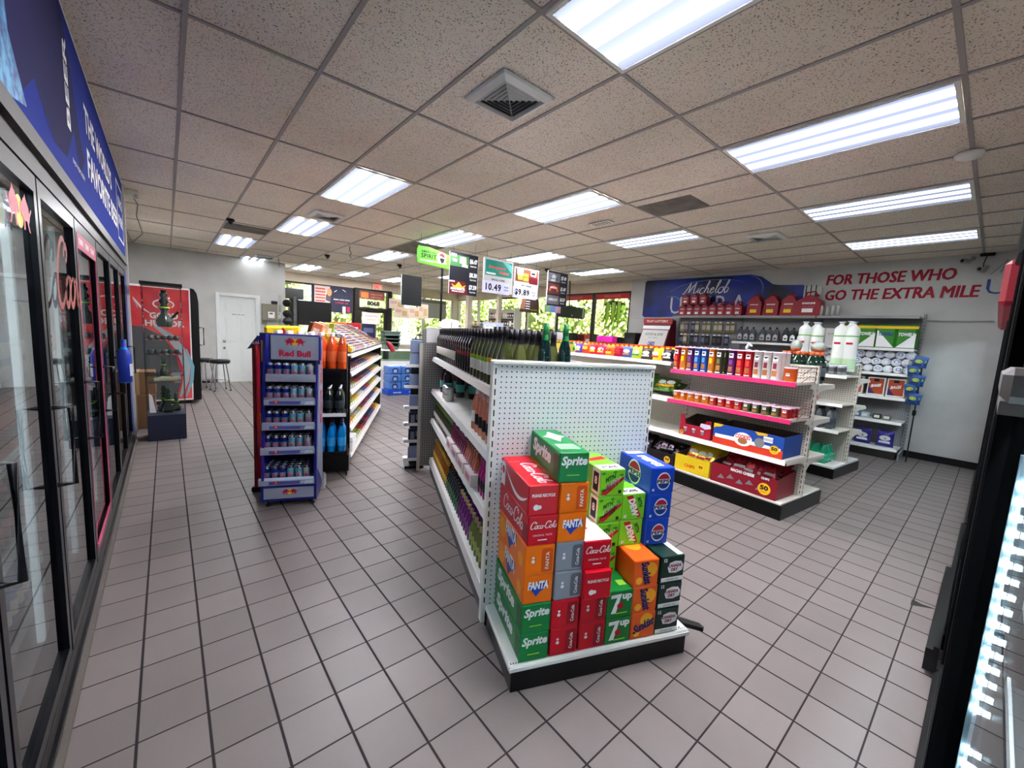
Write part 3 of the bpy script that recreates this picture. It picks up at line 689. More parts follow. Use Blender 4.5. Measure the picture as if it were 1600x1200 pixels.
for v0, v1 in ((.45, 1.64), (1.645, 2.84)):
    for z in (1.225, .89, .575, .15):
        shelf_part(g1, .012, .43, v0, v1, z, -1, lh=.04 if z > .2 else .06)
        shelf_part(g1, .45, .865, v0, v1, z, 1)
m = MB()
for z in (1.225, .89, .575):
    for v in (1.636, 2.832): bracket(m, .43, .02, v, z, WHITE)
m.build('brackets', g1)
m = MB(); m.box(-.11, 2.86, .05, 1.0, 2.875, 1.5, pegmat('pegboard_grey_end', (150, 148, 145), 'X', .0254, .005)); m.build('far_end_panel', g1)
m = MB(); m.box(-.13, 2.85, 0, -.10, 2.89, 1.36, CREAM); m.build('upright', g1)
m = MB(); m.box(-.07, 2.84, 1.37, .10, 2.85, 1.53, PRW, .004); m.build('sign_holder', g1)
for v in (1.4, 2.6):
    m = MB(); m.box(.02, v, 0, .05, v+.03, .09, BLACK); m.build('leg', g1)

# ---- twelve-pack cartons -----------------------------------------------------
BW, BH, BL = .131, .13, .39
def carton(col, front, side, top=None, L=BL, endcol=None):
    def mk():
        m = MB(); c = col if not isinstance(col, tuple) else mat(*col)
        m.box(-BW/2, -L/2, 0, BW/2, L/2, BH-.0015, c, .004)
        F = lambda x, z: (x, -L/2-.0008, z); Sd = lambda y, z: (-BW/2-.0008, y, z); T = lambda x, y: (x, y, BH-.0005)
        if front: front(m, F)
        if side: side(m, Sd, L)
        if top: top(m, T, L)
        return m
    return Kit('soda_carton', mk, 'soda carton')
SPRITE = mat('sprite_green', (10, 128, 62), .32); FANTA = mat('fanta_orange', (245, 115, 10), .32); COKE = mat('coke_red', (205, 12, 35), .3)
DIETC = mat('carton_silver', (150, 158, 172), .35, .3); DEW = mat('dew_green', (120, 205, 40), .32); PEPSI = mat('pepsi_blue', (18, 65, 185), .3); UP = mat('up_green', (15, 120, 50), .32)
SUNK = mat('sunkist_orange', (240, 95, 30), .32); CANA = mat('canada_green', (16, 46, 38), .32)
NX = (0, -1, 0)
def sp_front(m, F): m.text('Sprite', F(0, .088), X, Z, w=.115, h=.05, m=PRW, bold=.04, shear=.2); m.box(-.03, -BL/2-.001, .03, .025, -BL/2, .034, mat('print_lime', (150, 210, 60)))
def sp_side(m, Sd, L): m.text('Sprite', Sd(.03, .07), -Y, Z, w=.25, h=.085, m=PRW, bold=.05, shear=.2); m.poly([(-.03, -.05), (.03, -.05), (.03, .05), (-.03, .05)], Sd(-.16, .062), -Y, Z, mat('sprite_dark', (14, 95, 48), .4))
def sp_top(m, T, L):
    st = [(.0, .09), (.03, .02), (.055, .0), (.03, -.02), (0, -.09), (-.03, -.02), (-.055, 0), (-.03, .02)]
    m.poly(st, T(0, .06), X, Y, PRW); m.poly([(-.045, -.05), (.045, -.05), (.045, .03), (-.045, .03)], T(0, -.1), X, Y, mat('print_pale_green', (150, 205, 150))); m.text('SPRITE', T(0, -.11), X, Y, w=.07, m=SPRITE, bold=.03)
def fa_blob(m, c, xd, yd, s):
    xd = Vector(xd); yd = Vector(yd); c = Vector(c); n = xd.cross(yd)
    m.poly([(-.5, .2), (-.42, .0), (-.3, -.12), (-.08, -.42), (.1, -.2), (.4, -.02), (.52, .1), (.5, .3), (0, .25)], c, xd, yd, mat('fanta_blue', (25, 60, 170), .4), s)
    m.text('FANTA', c+n*.0006+yd*.14*s, xd, yd, w=s*1.02, h=s*.4, m=PRW, bold=.05, shear=.1)
def fa_front(m, F): fa_blob(m, F(.0, .07), X, Z, .09)
def fa_side(m, Sd, L): fa_blob(m, Sd(.0, .075), -Y, Z, .15); disc(m, Sd(-.14, .05), -Y, Z, .03, mat('fanta_light', (255, 160, 40))); disc(m, Sd(.13, .06), -Y, Z, .05, mat('fanta_light'))
def can_front(colr, txt):
    def f(m, F):
        y = -BL/2-.0006
        m.prism([(.012, .012), (.052, .012), (.056, .02), (.056, .105), (.05, .115), (.014, .115), (.008, .105), (.008, .02)], y-.0002, y+.0003, colr, 'y')
        m.text(txt, (.033, y-.0008, .062), Z, -X, w=.075, h=.016, m=PRW if colr is not PRW else PRR, bold=.02)
        disc(m, (-.03, y, .078), X, Z, .006, PRW, 8); disc(m, (-.03, y, .062), X, Z, .008, PRW, 8)
    return f
def ck_front(m, F): script(m, 'Coca-Cola', F(0, .085), X, Z, .118, PRW, .24); m.text('ORIGINAL TASTE', F(0, .045), X, Z, w=.085, m=PRW); m.box(-.02, -BL/2-.001, .022, .02, -BL/2, .026, PRW)
def ck_front2(m, F): m.text('PLEASE RECYCLE', F(0, .085), X, Z, w=.1, h=.013, m=PRW, bold=.03); disc(m, F(-.03, .035), X, Z, .013, PRW, 8); disc(m, F(-.015, .035), X, Z, .009, PRW, 8)
def ck_side(m, Sd, L): script(m, 'Coca-Cola', Sd(.0, .068), -Y, Z, .27, PRW, .24); m.poly([(-.03, -.04), (.03, -.04), (.03, .04), (-.03, .04)], Sd(-.165, .05), -Y, Z, mat('coke_dark', (150, 14, 28), .4))
def ck_side2(m, Sd, L):
    m.poly([(-.03, -.055), (.03, -.055), (.03, .05), (.0, .06), (-.03, .05)], Sd(.155, .062), -Y, Z, PRW); disc(m, Sd(.155, .08)+Vector((-.001, 0, 0)) if False else tuple(Vector(Sd(.155, .08))+Vector((-.001, 0, 0))), -Y, Z, .02, PRR, 12)
    pts = [(.12-.3*i/12, .1-.075*math.sin(i/12*2.2)+.03*(i/12)**3) for i in range(13)]
    m.ribbon([(p[0], p[1]) for p in pts], [.004+.014*math.sin(math.pi*i/12) for i in range(13)], PRW, lambda a, b: Sd(a, b))
def ck_top(m, T, L): script(m, 'Coca-Cola', T(.012, -.04), -Y, X, .26, PRW, .24); m.text('12 CANS', T(-.03, .11), X, Y, w=.05, m=PRW, bold=.02)
def dew_front(m, F):
    m.poly([(-.06, -.052), (-.045, -.03), (.06, .032), (.06, .018), (-.03, -.055)], F(0, .062), X, Z, PRR)
    m.text('DEW', F(.005, .06), (1, 0, .5), (-.5, 0, 1) if False else Z, w=.085, h=.034, m=PRW, bold=.06); m.text('DEW', F(.005, .06), (1, 0, .5), Z, w=.08, h=.03, m=PRR, bold=.03)
    m.text('MTN', F(-.012, .088), (1, 0, .4), Z, w=.055, h=.022, m=mat('dew_dark', (20, 90, 40)), bold=.05)
    m.box(.035, -BL/2-.001, .012, .05, -BL/2, .027, PRK)
    for a, b in ((-.05, .11), (.01, .115), (.045, .1), (-.045, .03)): m.poly([(-.014, 0), (0, .008), (.014, .002), (0, -.008)], F(a, b), X, Z, mat('dew_mid', (45, 150, 45)))
def dewL(f):
    def g(m, F): f(m, F)
    return g
def pep_logo(m, c, xd, yd, r):
    xd = Vector(xd); yd = Vector(yd); c = Vector(c); n = xd.cross(yd)
    disc(m, c, xd, yd, r*1.08, PRW, 20, r*1.25); top = [(math.cos(math.radians(a)), math.sin(math.radians(a))*1.1) for a in range(12, 169, 12)]
    m.poly([(p[0]*r*.95, p[1]*r*.95) for p in top], c+n*.0005, xd, yd, mat('pepsi_red', (185, 25, 50))); m.poly([(p[0]*r*.95, -p[1]*r*.95) for p in top[::-1]], c+n*.0005, xd, yd, mat('pepsi_deep', (18, 50, 130)))
    m.poly([(-r*1.0, -r*.3), (r*1.0, -r*.3), (r*1.0, r*.3), (-r*1.0, r*.3)], c+n*.0009, xd, yd, PRW)
    m.text('PEPSI', c+n*.0015, xd, yd, w=r*2.1, h=r*.5, m=PRK, bold=.04)
def pe_front(m, F): pep_logo(m, F(.005, .062), X, Z, .036); m.poly([(-.006, -.006), (.006, -.006), (.006, .006), (-.006, .006)], F(-.05, .02), X, Z, PRW)
def pe_side(m, Sd, L): pep_logo(m, Sd(-.0, .064), -Y, Z, .052)
def pe_top(m, T, L): m.text('PEPSI', T(0, -.03), -Y, X, w=.17, h=.05, m=PRW, bold=.05); m.poly([(-.05, -.02), (.05, -.02), (.05, .02), (-.05, .02)], T(0, L/2-.03), X, Y, PRW)
def up_front(m, F):
    y = -BL/2-.001
    m.poly([(-.05, .045), (.005, .048), (.0, .03), (-.02, -.045), (-.045, -.045), (-.018, .03), (-.05, .028)], F(.0, .065), X, Z, PRW); disc(m, tuple(Vector(F(.0, .055))+Vector((0, -.0008, 0))), X, Z, .016, PRR, 14)
    m.text('up', F(.033, .092), X, Z, w=.05, h=.035, m=PRW, bold=.05); m.box(-.02, y, .016, .04, y+.0005, .022, mat('print_lime'))
def up_top(m, T, L): m.poly([(-.02, -.02), (.02, -.02), (.02, .02), (-.02, .02)], T(.03, -.14), X, Y, mat('print_lime'))
def su_front(m, F):
    disc(m, F(.015, .09), X, Z, .034, mat('orange_slice', (255, 175, 40)), 16); disc(m, F(-.035, .03), X, Z, .018, mat('orange_slice'), 12)
    m.text('Sunkist', tuple(Vector(F(0, .066))+Vector((0, -.0008, 0))), (1, 0, .35), (-.1, 0, 1), w=.118, h=.045, m=mat('sunkist_navy', (20, 25, 95)), bold=.05, shear=.2)
def su_front2(m, F):
    disc(m, F(.02, .08), X, Z, .036, mat('orange_slice'), 16); disc(m, F(-.035, .03), X, Z, .018, mat('orange_slice'), 12)
    m.text('Sunkist', tuple(Vector(F(0.0, .066))+Vector((0, -.0008, 0))), (.25, 0, -1), (1, 0, .2), w=.115, h=.042, m=mat('sunkist_navy'), bold=.05, shear=.2)
def su_side(m, Sd, L): disc(m, Sd(-.02, .06), -Y, Z, .035, mat('orange_dull', (225, 120, 40)), 14); m.text('st', Sd(.15, .075), -Y, Z, w=.05, h=.05, m=PRK, bold=.05)
def su_top(m, T, L): disc(m, T(.0, -.05), X, Y, .045, mat('orange_slice'), 16, .06); m.text('12', T(.02, .15), X, Y, w=.05, m=PRK, bold=.04)
def cd_front(m, F):
    m.poly([(-.04, .0), (-.03, .022), (0, .03), (.035, .026), (.05, .005), (.045, -.02), (.01, -.03), (-.03, -.025)], F(.008, .075), X, Z, PRW)
    m.text('CANADA', tuple(Vector(F(.008, .083))+Vector((0, -.0008, 0))), X, Z, w=.075, h=.016, m=mat('canada_red', (150, 20, 60)), bold=.05); m.text('DRY', tuple(Vector(F(.008, .063))+Vector((0, -.0008, 0))), X, Z, w=.04, h=.016, m=mat('canada_red'), bold=.05)
    m.box(-BW/2+.003, -BL/2-.001, .006, BW/2-.003, -BL/2, .026, PRW); m.text('GINGER ALE', tuple(Vector(F(.0, .016))+Vector((0, -.001, 0))), X, Z, w=.07, h=.008, m=CANA); m.text('12', F(-.045, .112), X, Z, w=.018, m=PRW, bold=.03)
def cd_top(m, T, L): m.box(.03, -L/2+.01, BH-.002, .06, L/2-.01, BH-.0005, PRW); m.poly([(-.03, -.02), (.03, -.02), (.03, .02), (-.03, .02)], T(-.02, .14), X, Y, mat('print_pink', (220, 170, 190)))
K_SP = carton(SPRITE, sp_front, sp_side, sp_top); K_FA = carton(FANTA, fa_front, fa_side); K_FC = carton(FANTA, can_front(mat('fanta_shade', (215, 80, 5), .4), 'FANTA'), fa_side)
K_CK = carton(COKE, ck_front, ck_side, ck_top); K_CP = carton(COKE, ck_front2, ck_side2, ck_top); K_CC = carton(COKE, can_front(mat('coke_shade', (150, 6, 24), .4), 'Coca-Cola'), ck_side)
K_DC = carton(DIETC, can_front(mat('carton_silver_dark', (105, 112, 125), .35, .3), 'Coca-Cola'), None)
def sm(f):     # front art shifted for the shorter 8-packs
    def g(m, F): f(m, lambda x, z: (x, F(x, z)[1], z))
    return g
def wtop(m, T, L): m.poly([(-.062, -L/2+.004), (.062, -L/2+.004), (.062, L/2-.004), (-.062, L/2-.004)], T(0, 0), X, Y, PRW); disc(m, tuple(Vector(T(-.02, -.02))+Vector((0, 0, .0006))), X, Y, .024, PRR, 12, .015)
def e8(m, Sd, L):
    m.poly([(-.035, -.06), (.035, -.06), (.035, .06), (-.035, .06)], Sd(-L/2+.037, .064), -Y, Z, PRW); m.poly([(-.024, -.045), (.024, -.045), (.024, .045), (-.024, .045)], tuple(Vector(Sd(-L/2+.037, .064))+Vector((-.0006, 0, 0))), -Y, Z, PRK)
    m.text('8', tuple(Vector(Sd(-L/2+.037, .07))+Vector((-.0012, 0, 0))), -Y, Z, w=.024, h=.04, m=PRW, bold=.04)
def t8(m, T, L): m.poly([(-.062, -.035), (.062, -.035), (.062, .035), (-.062, .035)], T(0, -L/2+.037), X, Y, PRW); m.text('8 CANS', tuple(Vector(T(0, -L/2+.037))+Vector((0, 0, .0006))), X, Y, w=.08, h=.03, m=PRK, bold=.05); m.poly([(-.05, -.04), (.05, -.02), (.05, .03), (-.05, .0)], T(0, .04), X, Y, PRR)
def cart8(col, front, side, top, L=.265):
    global BL
    def mk():
        global BL
        old = BL; BL = L; m = MB(); m.box(-BW/2, -L/2, 0, BW/2, L/2, BH-.0015, col, .004)
        front(m, lambda x, z: (x, -L/2-.0008, z))
        if side: side(m, lambda y, z: (-BW/2-.0008, y, z), L)
        if top: top(m, lambda x, y: (x, y, BH-.0005), L)
        BL = old; return m
    return Kit('soda_carton', mk, 'soda carton')
def dew_rot(m, F):
    y = -BL/2-.0008
    m.poly([(-.045, .055), (-.01, .06), (.045, -.05), (.03, -.058)], (0, y, .064), X, Z, PRR)
    m.text('DEW', (.0, y-.0006, .06), (.35, 0, -1), (1, 0, .2), w=.095, h=.036, m=PRW, bold=.06); m.text('MTN', (.034, y, .085), (.35, 0, -1), (1, 0, .2), w=.05, h=.022, m=mat('dew_dark'), bold=.05); m.box(-.05, y-.0005, .012, -.035, y, .027, PRW)
K_D8 = cart8(DEW, dew_front, e8, t8); K_DR = cart8(DEW, dew_rot, None, t8); K_P8 = cart8(PEPSI, pe_front, pe_side, pe_top, .285); K_C8 = cart8(COKE, ck_front, None, wtop, .27)
K_C9 = cart8(COKE, ck_front2, None, None, .39)
K_UP = carton(UP, up_front, None, up_top); K_SU = carton(SUNK, su_front, su_side, su_top); K_S2 = carton(SUNK, su_front2, su_side, su_top); K_CD = carton(CANA, cd_front, None, cd_top)
DZ = .1265
def box(k, u, v, n, lab, dz=0, rz=0, jit=None):
    j = random.uniform(-.025, .025) if jit is None else jit
    k.put(G1.p(u, v, DZ+n*BH+dz), G1.rz+rz+j, lab)
vf = .008+BL/2
box(K_SP, .111, vf, 0, 'green lemon-lime soda carton at the bottom of the leftmost end-cap stack', jit=0)
box(K_SP, .111, vf, 1, 'green lemon-lime soda carton second from the bottom of the leftmost end-cap stack', jit=.008)
box(K_FA, .114, vf+.004, 2, 'orange soda carton with blue FANTA logo, third up in the leftmost stack')
box(K_FC, .112, vf, 3, 'orange soda carton showing a can outline, fourth up in the leftmost stack', jit=-.01)
box(K_CK, .112, vf, 4, 'red cola carton with white script, second from the top of the leftmost stack', jit=.01)
box(K_CP, .110, vf, 5, 'red cola carton with a white wave, on top of the leftmost stack', jit=-.01)
box(K_CC, .248, vf, 0, 'dark red cola carton at the bottom of the second stack from the left', jit=0)
box(K_CC, .247, vf, 1, 'dark red cola carton second from the bottom of the second stack from the left')
box(K_DC, .249, vf, 2, 'silver-grey diet cola carton, lower of the two silver ones', jit=.01)
box(K_DC, .250, vf, 3, 'silver-grey diet cola carton, upper of the two silver ones', jit=-.005)
box(K_FA, .248, vf, 4, 'orange soda carton with blue FANTA logo, in the second stack under the plain one', jit=0)
box(K_FC, .246, vf, 5, 'orange soda carton with can outline, just under the top green carton', jit=.01)
box(K_SP, .247, vf, 6, 'green lemon-lime soda carton on top of the tallest stack', jit=-.06)
box(K_CC, .385, vf, 0, 'dark red cola carton at the bottom of the third stack', jit=0)
box(K_CC, .385, vf, 1, 'dark red cola carton second from the bottom of the third stack', jit=0)
box(K_C9, .380, vf-.03, 2, 'red cola carton jutting forward, third up in the third stack', jit=-.02)
box(K_C8, .376, .13, 3, 'red cola carton with a white top, on top of the third stack', jit=-.03)
box(K_UP, .519, vf, 0, 'green 7up carton at the bottom of the fourth stack', jit=0)
box(K_UP, .521, vf, 1, 'green 7up carton, upper of the two', jit=-.01)
for n, w_ in enumerate(('lowest of the four in its stack', 'second from the bottom of its stack', 'second from the top of its stack', 'with white 8-can end, topmost')):
    box(K_D8, .497+.004*n, .268, 2+n, 'bright green citrus soda carton behind the cola, '+w_, jit=.01*(-1)**n)
box(K_SU, .655, vf, 0, 'orange Sunkist carton at the bottom of its stack', jit=0)
box(K_S2, .653, vf, 1, 'orange Sunkist carton in the middle of its stack', jit=-.01)
box(K_S2, .650, vf, 2, 'orange Sunkist carton on top of its stack', jit=-.03)
for n, w_ in enumerate(('lower', 'upper')): box(K_DR, .636+.004*n, .275, 3+n, 'bright green citrus soda carton with sideways logo, %s of the two' % w_, jit=0)
for n, w_ in enumerate(('bottom', 'middle', 'top')): box(K_CD, .789, vf, n, 'dark green ginger ale carton at the %s of the rightmost stack' % w_, jit=.01*(n-1))
for n, w_ in enumerate(('lowest', 'middle', 'topmost')): box(K_P8, .772+.004*n, .262, 3+n, 'blue Pepsi carton at the back right, %s of the three' % w_, jit=-.015*n)

# ---- bottles on the central gondola ------------------------------------------------
def wine(name, glass, label, cap, h=.30, r=.037, white=False, band=None):
    def mk():
        m = MB(); k = h/.30
        sh = [(r, .19*k), (.034, .205*k), (.018, .235*k), (.0145, .25*k)] if not white else [(r, .15*k), (.03, .19*k), (.018, .225*k), (.0145, .245*k)]
        prof = [(r-.003, 0), (r, .006), (r, .05*k), (r+.0006, .051*k), (r+.0006, .12*k), (r, .121*k)]+sh+[(.0145, .252*k), (.0155, .253*k), (.0155, h), (.001, h+.0005)]
        b = band or label
        m.lathe(prof, [glass, glass, glass, label, label, glass]+[glass]*2+[cap]*2+[cap]*4, 14)
        if band: m.lathe([(r+.001, .115*k), (r+.001, .14*k)], band, 14, cap=False)
        return m
    return Kit('wine_bottle', mk, 'bottle')
DRED = gl('wine_dark_glass', (22, 10, 12)); OLIVE = gl('wine_olive_glass', (56, 62, 24)); PALEG = gl('wine_pale_glass', (86, 90, 48)); ROSE = gl('rose_glass', (205, 120, 90)); TEAL = gl('wine_teal_glass', (6, 34, 32))
LBW = mat('label_white', (225, 222, 212), .6); LBR = mat('label_red', (140, 20, 20), .5); LBL = mat('label_lime', (140, 185, 30), .5); LBY = mat('label_yellow', (225, 180, 30), .5); CAPD = mat('cap_dark', (22, 18, 24), .4); CAPG = mat('cap_green', (30, 120, 60), .4)
LBK = mat('label_black', (18, 16, 18), .5); LBG = mat('label_green', (25, 120, 55), .5)
W_A = wine('a', DRED, LBW, CAPD); W_B = wine('b', DRED, LBK, CAPD, band=LBR); W_C = wine('c', OLIVE, LBW, CAPD, white=True, band=LBL); W_D = wine('d', OLIVE, LBW, CAPD, white=True, band=LBY, r=.041, h=.31)
W_E = wine('e', PALEG, LBG, CAPD, white=True); W_F = wine('f', TEAL, LBW, CAPG, h=.34, r=.034, white=True)
W_K = [(W_D, 'white wine bottle with yellow and white label'), (W_C, 'white wine bottle with lime green label'), (W_B, 'dark wine bottle with red band label'), (W_A, 'dark red wine bottle with white label')]
def put1(k, u, v, z, lab, grp=None, rz=0, **kw): return k.put(G1.p(u, v, z), G1.rz+rz, lab, grp, **kw)
for row, u in enumerate((.062, .15, .24, .33)):
    v = .50+.02*(row % 2)
    while v < 2.8:
        if row == 0: i = 0 if v < .72 else 1 if v < 1.13 else 2 if v < 1.75 else 3
        elif v < .85: i = 4
        else: i = 0 if v < 1.0 else 1 if v < 1.3 else 2 if v < 1.8 else 3
        if i == 4: put1(W_E, u, v, 1.226, 'pale green-glass wine bottle with green label at the near end of the top shelf', 'pale green wine bottles on the central top shelf')
        else: put1(W_K[i][0], u, v, 1.226, W_K[i][1]+' on the top shelf of the central gondola', W_K[i][1]+'s on the central top shelf')
        v += .088+random.uniform(-.004, .006)
put1(W_F, .26, .46, 1.226, 'tall dark teal bottle with bright green cap at the near end, left one')
put1(W_F, .375, .47, 1.226, 'tall dark teal bottle with bright green cap at the near end, right one')
# second shelf: rose bottles near, sparkling bottles far
W_R = wine('r', ROSE, LBK, mat('cap_pink', (215, 150, 140), .4), h=.29, white=True); W_R2 = wine('r2', ROSE, LBW, mat('cap_silver_pink', (220, 190, 185), .3, .3), h=.3, white=True)
for u in (.07, .16, .25):
    for q in range(7):
        v = .50+q*.092; k_ = W_R2 if q > 5 else W_R
        put1(k_, u, v, .891, 'pink rosé wine bottle with '+('white' if q > 5 else 'dark')+' label on the second shelf', 'rosé bottles with %s labels' % ('white' if q > 5 else 'dark'))
SPK = wine('s', DRED, mat('label_teal', (90, 170, 165)), mat('cap_gold', (205, 200, 190), .3, .4), h=.3, r=.043)
for q, (u, v) in enumerate(((.1, 2.42), (.2, 2.3), (.1, 2.62), (.22, 2.55), (.3, 2.2), (.3, 2.7))): put1(SPK, u, v, .891, 'dark sparkling wine bottle at the far end of the second shelf', 'sparkling wine bottles on the second shelf')
m = MB(); m.lathe([(.03, 0), (.037, .008), (.037, .11), (.033, .122), (.001, .123)], [mat('can_white', (210, 212, 205), .3, .3), mat('can_white'), CHROME, CHROME], 14); m.text('SPRITZ', (0, -.038, .06), X, Z, w=.045, m=PRK, bold=.02)
CANW = Kit('white_can', lambda: m, 'can')
for q in range(3): put1(CANW, .06+.0*q, 2.08+.078*q, .891, 'white patterned drink can on the second shelf beside the sparkling wine', 'white cans on the second shelf', rz=-.8)
# third and base shelves: small bottles in rows
def small(name, glass, cap, label, h=.20, r=.024):
    def mk():
        k = h/.2; m = MB(); m.lathe([(r-.002, 0), (r, .006), (r, .04*k), (r+.0005, .041*k), (r+.0005, .09*k), (r, .091*k), (r, .11*k), (.012, .15*k), (.011, .17*k), (.0125, .171*k), (.0125, h), (.001, h)], [glass, glass, glass, label, label, glass, glass, glass, cap, cap, cap], 9); return m
    return Kit('small_bottle', mk, 'bottle')
S3 = [(small('g', OLIVE, mat('cap_ltgreen', (120, 150, 70)), LBW), 'small green wine bottle'), (small('m', gl('mauve_glass', (120, 40, 70)), mat('cap_mauve', (120, 50, 80)), mat('label_pink', (190, 110, 130))), 'small mauve-capped bottle'),
      (small('p', gl('peach_glass', (190, 100, 80)), mat('cap_copper', (150, 80, 60), .3, .4), mat('label_pink')), 'small peach wine bottle'), (small('v', gl('magenta_glass', (160, 30, 110)), mat('cap_mag', (130, 30, 90)), LBK), 'small magenta bottle')]
S4 = [(small('y', gl('amber_glass', (150, 90, 20)), mat('cap_gold2', (205, 160, 40), .3, .4), LBY, .22, .03), 'gold-capped amber bottle'), (small('n', gl('clear_dk', (50, 60, 60)), CAPD, LBG, .21, .03), 'dark grey-green bottle'),
      (small('u', gl('purple_glass', (110, 40, 120)), mat('cap_tan', (180, 150, 110)), mat('label_purple', (120, 40, 130)), .21, .029), 'purple-label cooler bottle'), (small('l', gl('olive2', (110, 120, 60)), mat('cap_tan'), mat('label_olive', (150, 160, 80)), .21, .029), 'olive-label cooler bottle')]
for u in (.05, .105, .16, .215, .27):
    v = .50
    while v < 2.8:
        i = 3 if v < .82 else 2 if v < 1.2 else 1 if v < 1.75 else 0
        if not (.80 < v < .86): put1(S3[i][0], u, v, .577, S3[i][1]+' on the third shelf of the central gondola', S3[i][1]+'s on the third shelf')
        v += .056
for u in (.06, .125, .19, .255):
    v = .50
    while v < 2.8:
        i = 3 if v < 1.0 else 2 if v < 1.38 else 1 if v < 1.9 else 0
        put1(S4[i][0], u, v, .152, S4[i][1]+' on the bottom shelf of the central gondola', S4[i][1]+'s on the bottom shelf'); v += .066
# four-pack carriers
def mk_car():
    m = MB(); m.box(-.03, -.1, 0, .03, .1, .075, mat('carrier_white', (215, 205, 205)), .002); m.box(-.0305, -.06, .02, -.03, .06, .055, mat('label_pink')); return m
CAR = Kit('bottle_carrier', mk_car, 'carton')
for q in range(4): put1(CAR, .028, .95+q*.24, .577, 'white cardboard bottle carrier at the front of the third shelf', 'bottle carriers on the third shelf')
# shelf-tag strips on the rails
TAGM = mat('price_tag', (235, 238, 240), .5)
for z, n_ in ((.85, 6), (.535, 14), (.10, 14)):
    for q in range(n_):
        m_ = None
        if z == .85 and q < 3: continue
        tgk = globals().setdefault('TGK', Kit('price_tag', lambda: MB().box(-.001, -.025, -.013, .0, .025, .013, TAGM), 'price tag'))
        put1(tgk, .002, .6+q*.155, z-.0, 'white price tag on a shelf rail of the central gondola', 'price tags on the central gondola')
# newspaper piles on the far side of the top shelf
random.seed(14)
def mk_news():
    m = MB()
    for k in range(7): m.box(-.14+random.uniform(-.01, .01), -.09+random.uniform(-.008, .008), k*.016, .14+random.uniform(-.01, .01), .09+random.uniform(-.008, .008), k*.016+.015, mat('newsprint', (198, 196, 204), .7), .004)
    z = .1125; m.box(-.12, -.075, z-.001, .0, .03, z, mat('news_grey', (120, 118, 130), .7)); m.box(.02, -.07, z-.001, .12, .05, z, mat('news_violet', (120, 110, 150), .7)); m.box(-.12, .045, z-.001, .12, .075, z, PRK)
    return m
NPK = Kit('newspaper_pile', mk_news, 'newspapers')
for i in range(8): NPK.put(G1.p(.70+.03*(i % 2), .62+i*.21, 1.226), G1.rz+math.pi/2+random.uniform(-.2, .2), 'pile of newspapers behind the wine on the central gondola top shelf', 'newspaper piles')
# strip of clear trays beyond the far end panel
t = thing('tray_tower', 'narrow tower of white trays holding small boxes at the far end of the wine gondola', 'display rack', G1.p(-.19, 2.93), G1.rz)
m = MB(); m.box(-.01, .1, 0, .14, .115, 1.4, DARK); m.box(-.06, .0, 0, .14, .2, .03, DARK); m.build('backboard', t)
for q, z in enumerate((.12, .32, .50, .68, .90, 1.12)):
    s = MB(); s.box(-.08, -.06, z-.012, .13, .1, z, PRW); s.box(-.08, -.065, z-.012, .13, -.06, z+.02, PRW); s.build('tray', t)
BXK = Kit('small_box', lambda: MB().box(-.06, -.03, 0, .06, .03, .13, mat('grey_blue_carton', (140, 155, 190), .4), .003), 'box'); BXD = Kit('small_box', lambda: MB().box(-.06, -.03, 0, .06, .03, .13, mat('navy_carton', (35, 40, 70), .4), .003).box(-.04, -.031, .02, -.0, -.03, .1, mat('grey_carton', (130, 132, 140))).box(.015, -.031, .05, .045, -.03, .11, mat('grey_carton')), 'box')
for q, (z, k_) in enumerate(((.12, BXK), (.32, BXD), (.5, BXD), (.68, BXK), (.9, BXK), (1.12, BXK), (1.26, BXK))):
    k_.put(G1.p(-.16, 2.92, z), G1.rz, '%s small carton in the tray tower, %s' % ('navy' if k_ is BXD else 'pale blue', ('on the lowest tray', 'on the second tray', 'on the third tray', 'on the fourth tray', 'on the fifth tray', 'on the top tray', 'stacked highest')[q]))
# ================================================================== SNACK GONDOLA (right of centre)
G2 = Frame(4.074, 1.051, 6.2)
g2 = thing('shelving_gondola', 'cream snack gondola with pink shelf rails and potato crisp cans, black base', 'store shelf', G2.p(0, 0), G2.rz)
PINK = mat('pink_rail', (190, 18, 90), .5); WL = 3.75
m = MB(); m.box(0, 0, 0, .86, WL, .135, KICK, .002); m.build('kick_base', g2)
m = MB(); m.box(.01, .01, .135, .85, WL-.01, .15, CREAM, .002); m.build('base_deck', g2)
m = MB(); m.box(.42, .03, .14, .44, WL-.03, 1.355, PEGY); m.build('back_panel', g2)
for v in (.01, 1.24, 2.46, 3.68):
    m = MB(); m.box(.41, v, .14, .45, v+.03, 1.37, CREAM, .003); slots(m, .43, v, .17, 1.34, 'y', -1)
    slots(m, .41, v+.015, .17, 1.34, 'x', -1); m.build('upright', g2)
m = MB(); m.box(.405, .01, 1.355, .455, WL-.02, 1.372, CREAM); m.build('top_cap', g2)
RW = mat('red_wire', (120, 40, 45), .4)
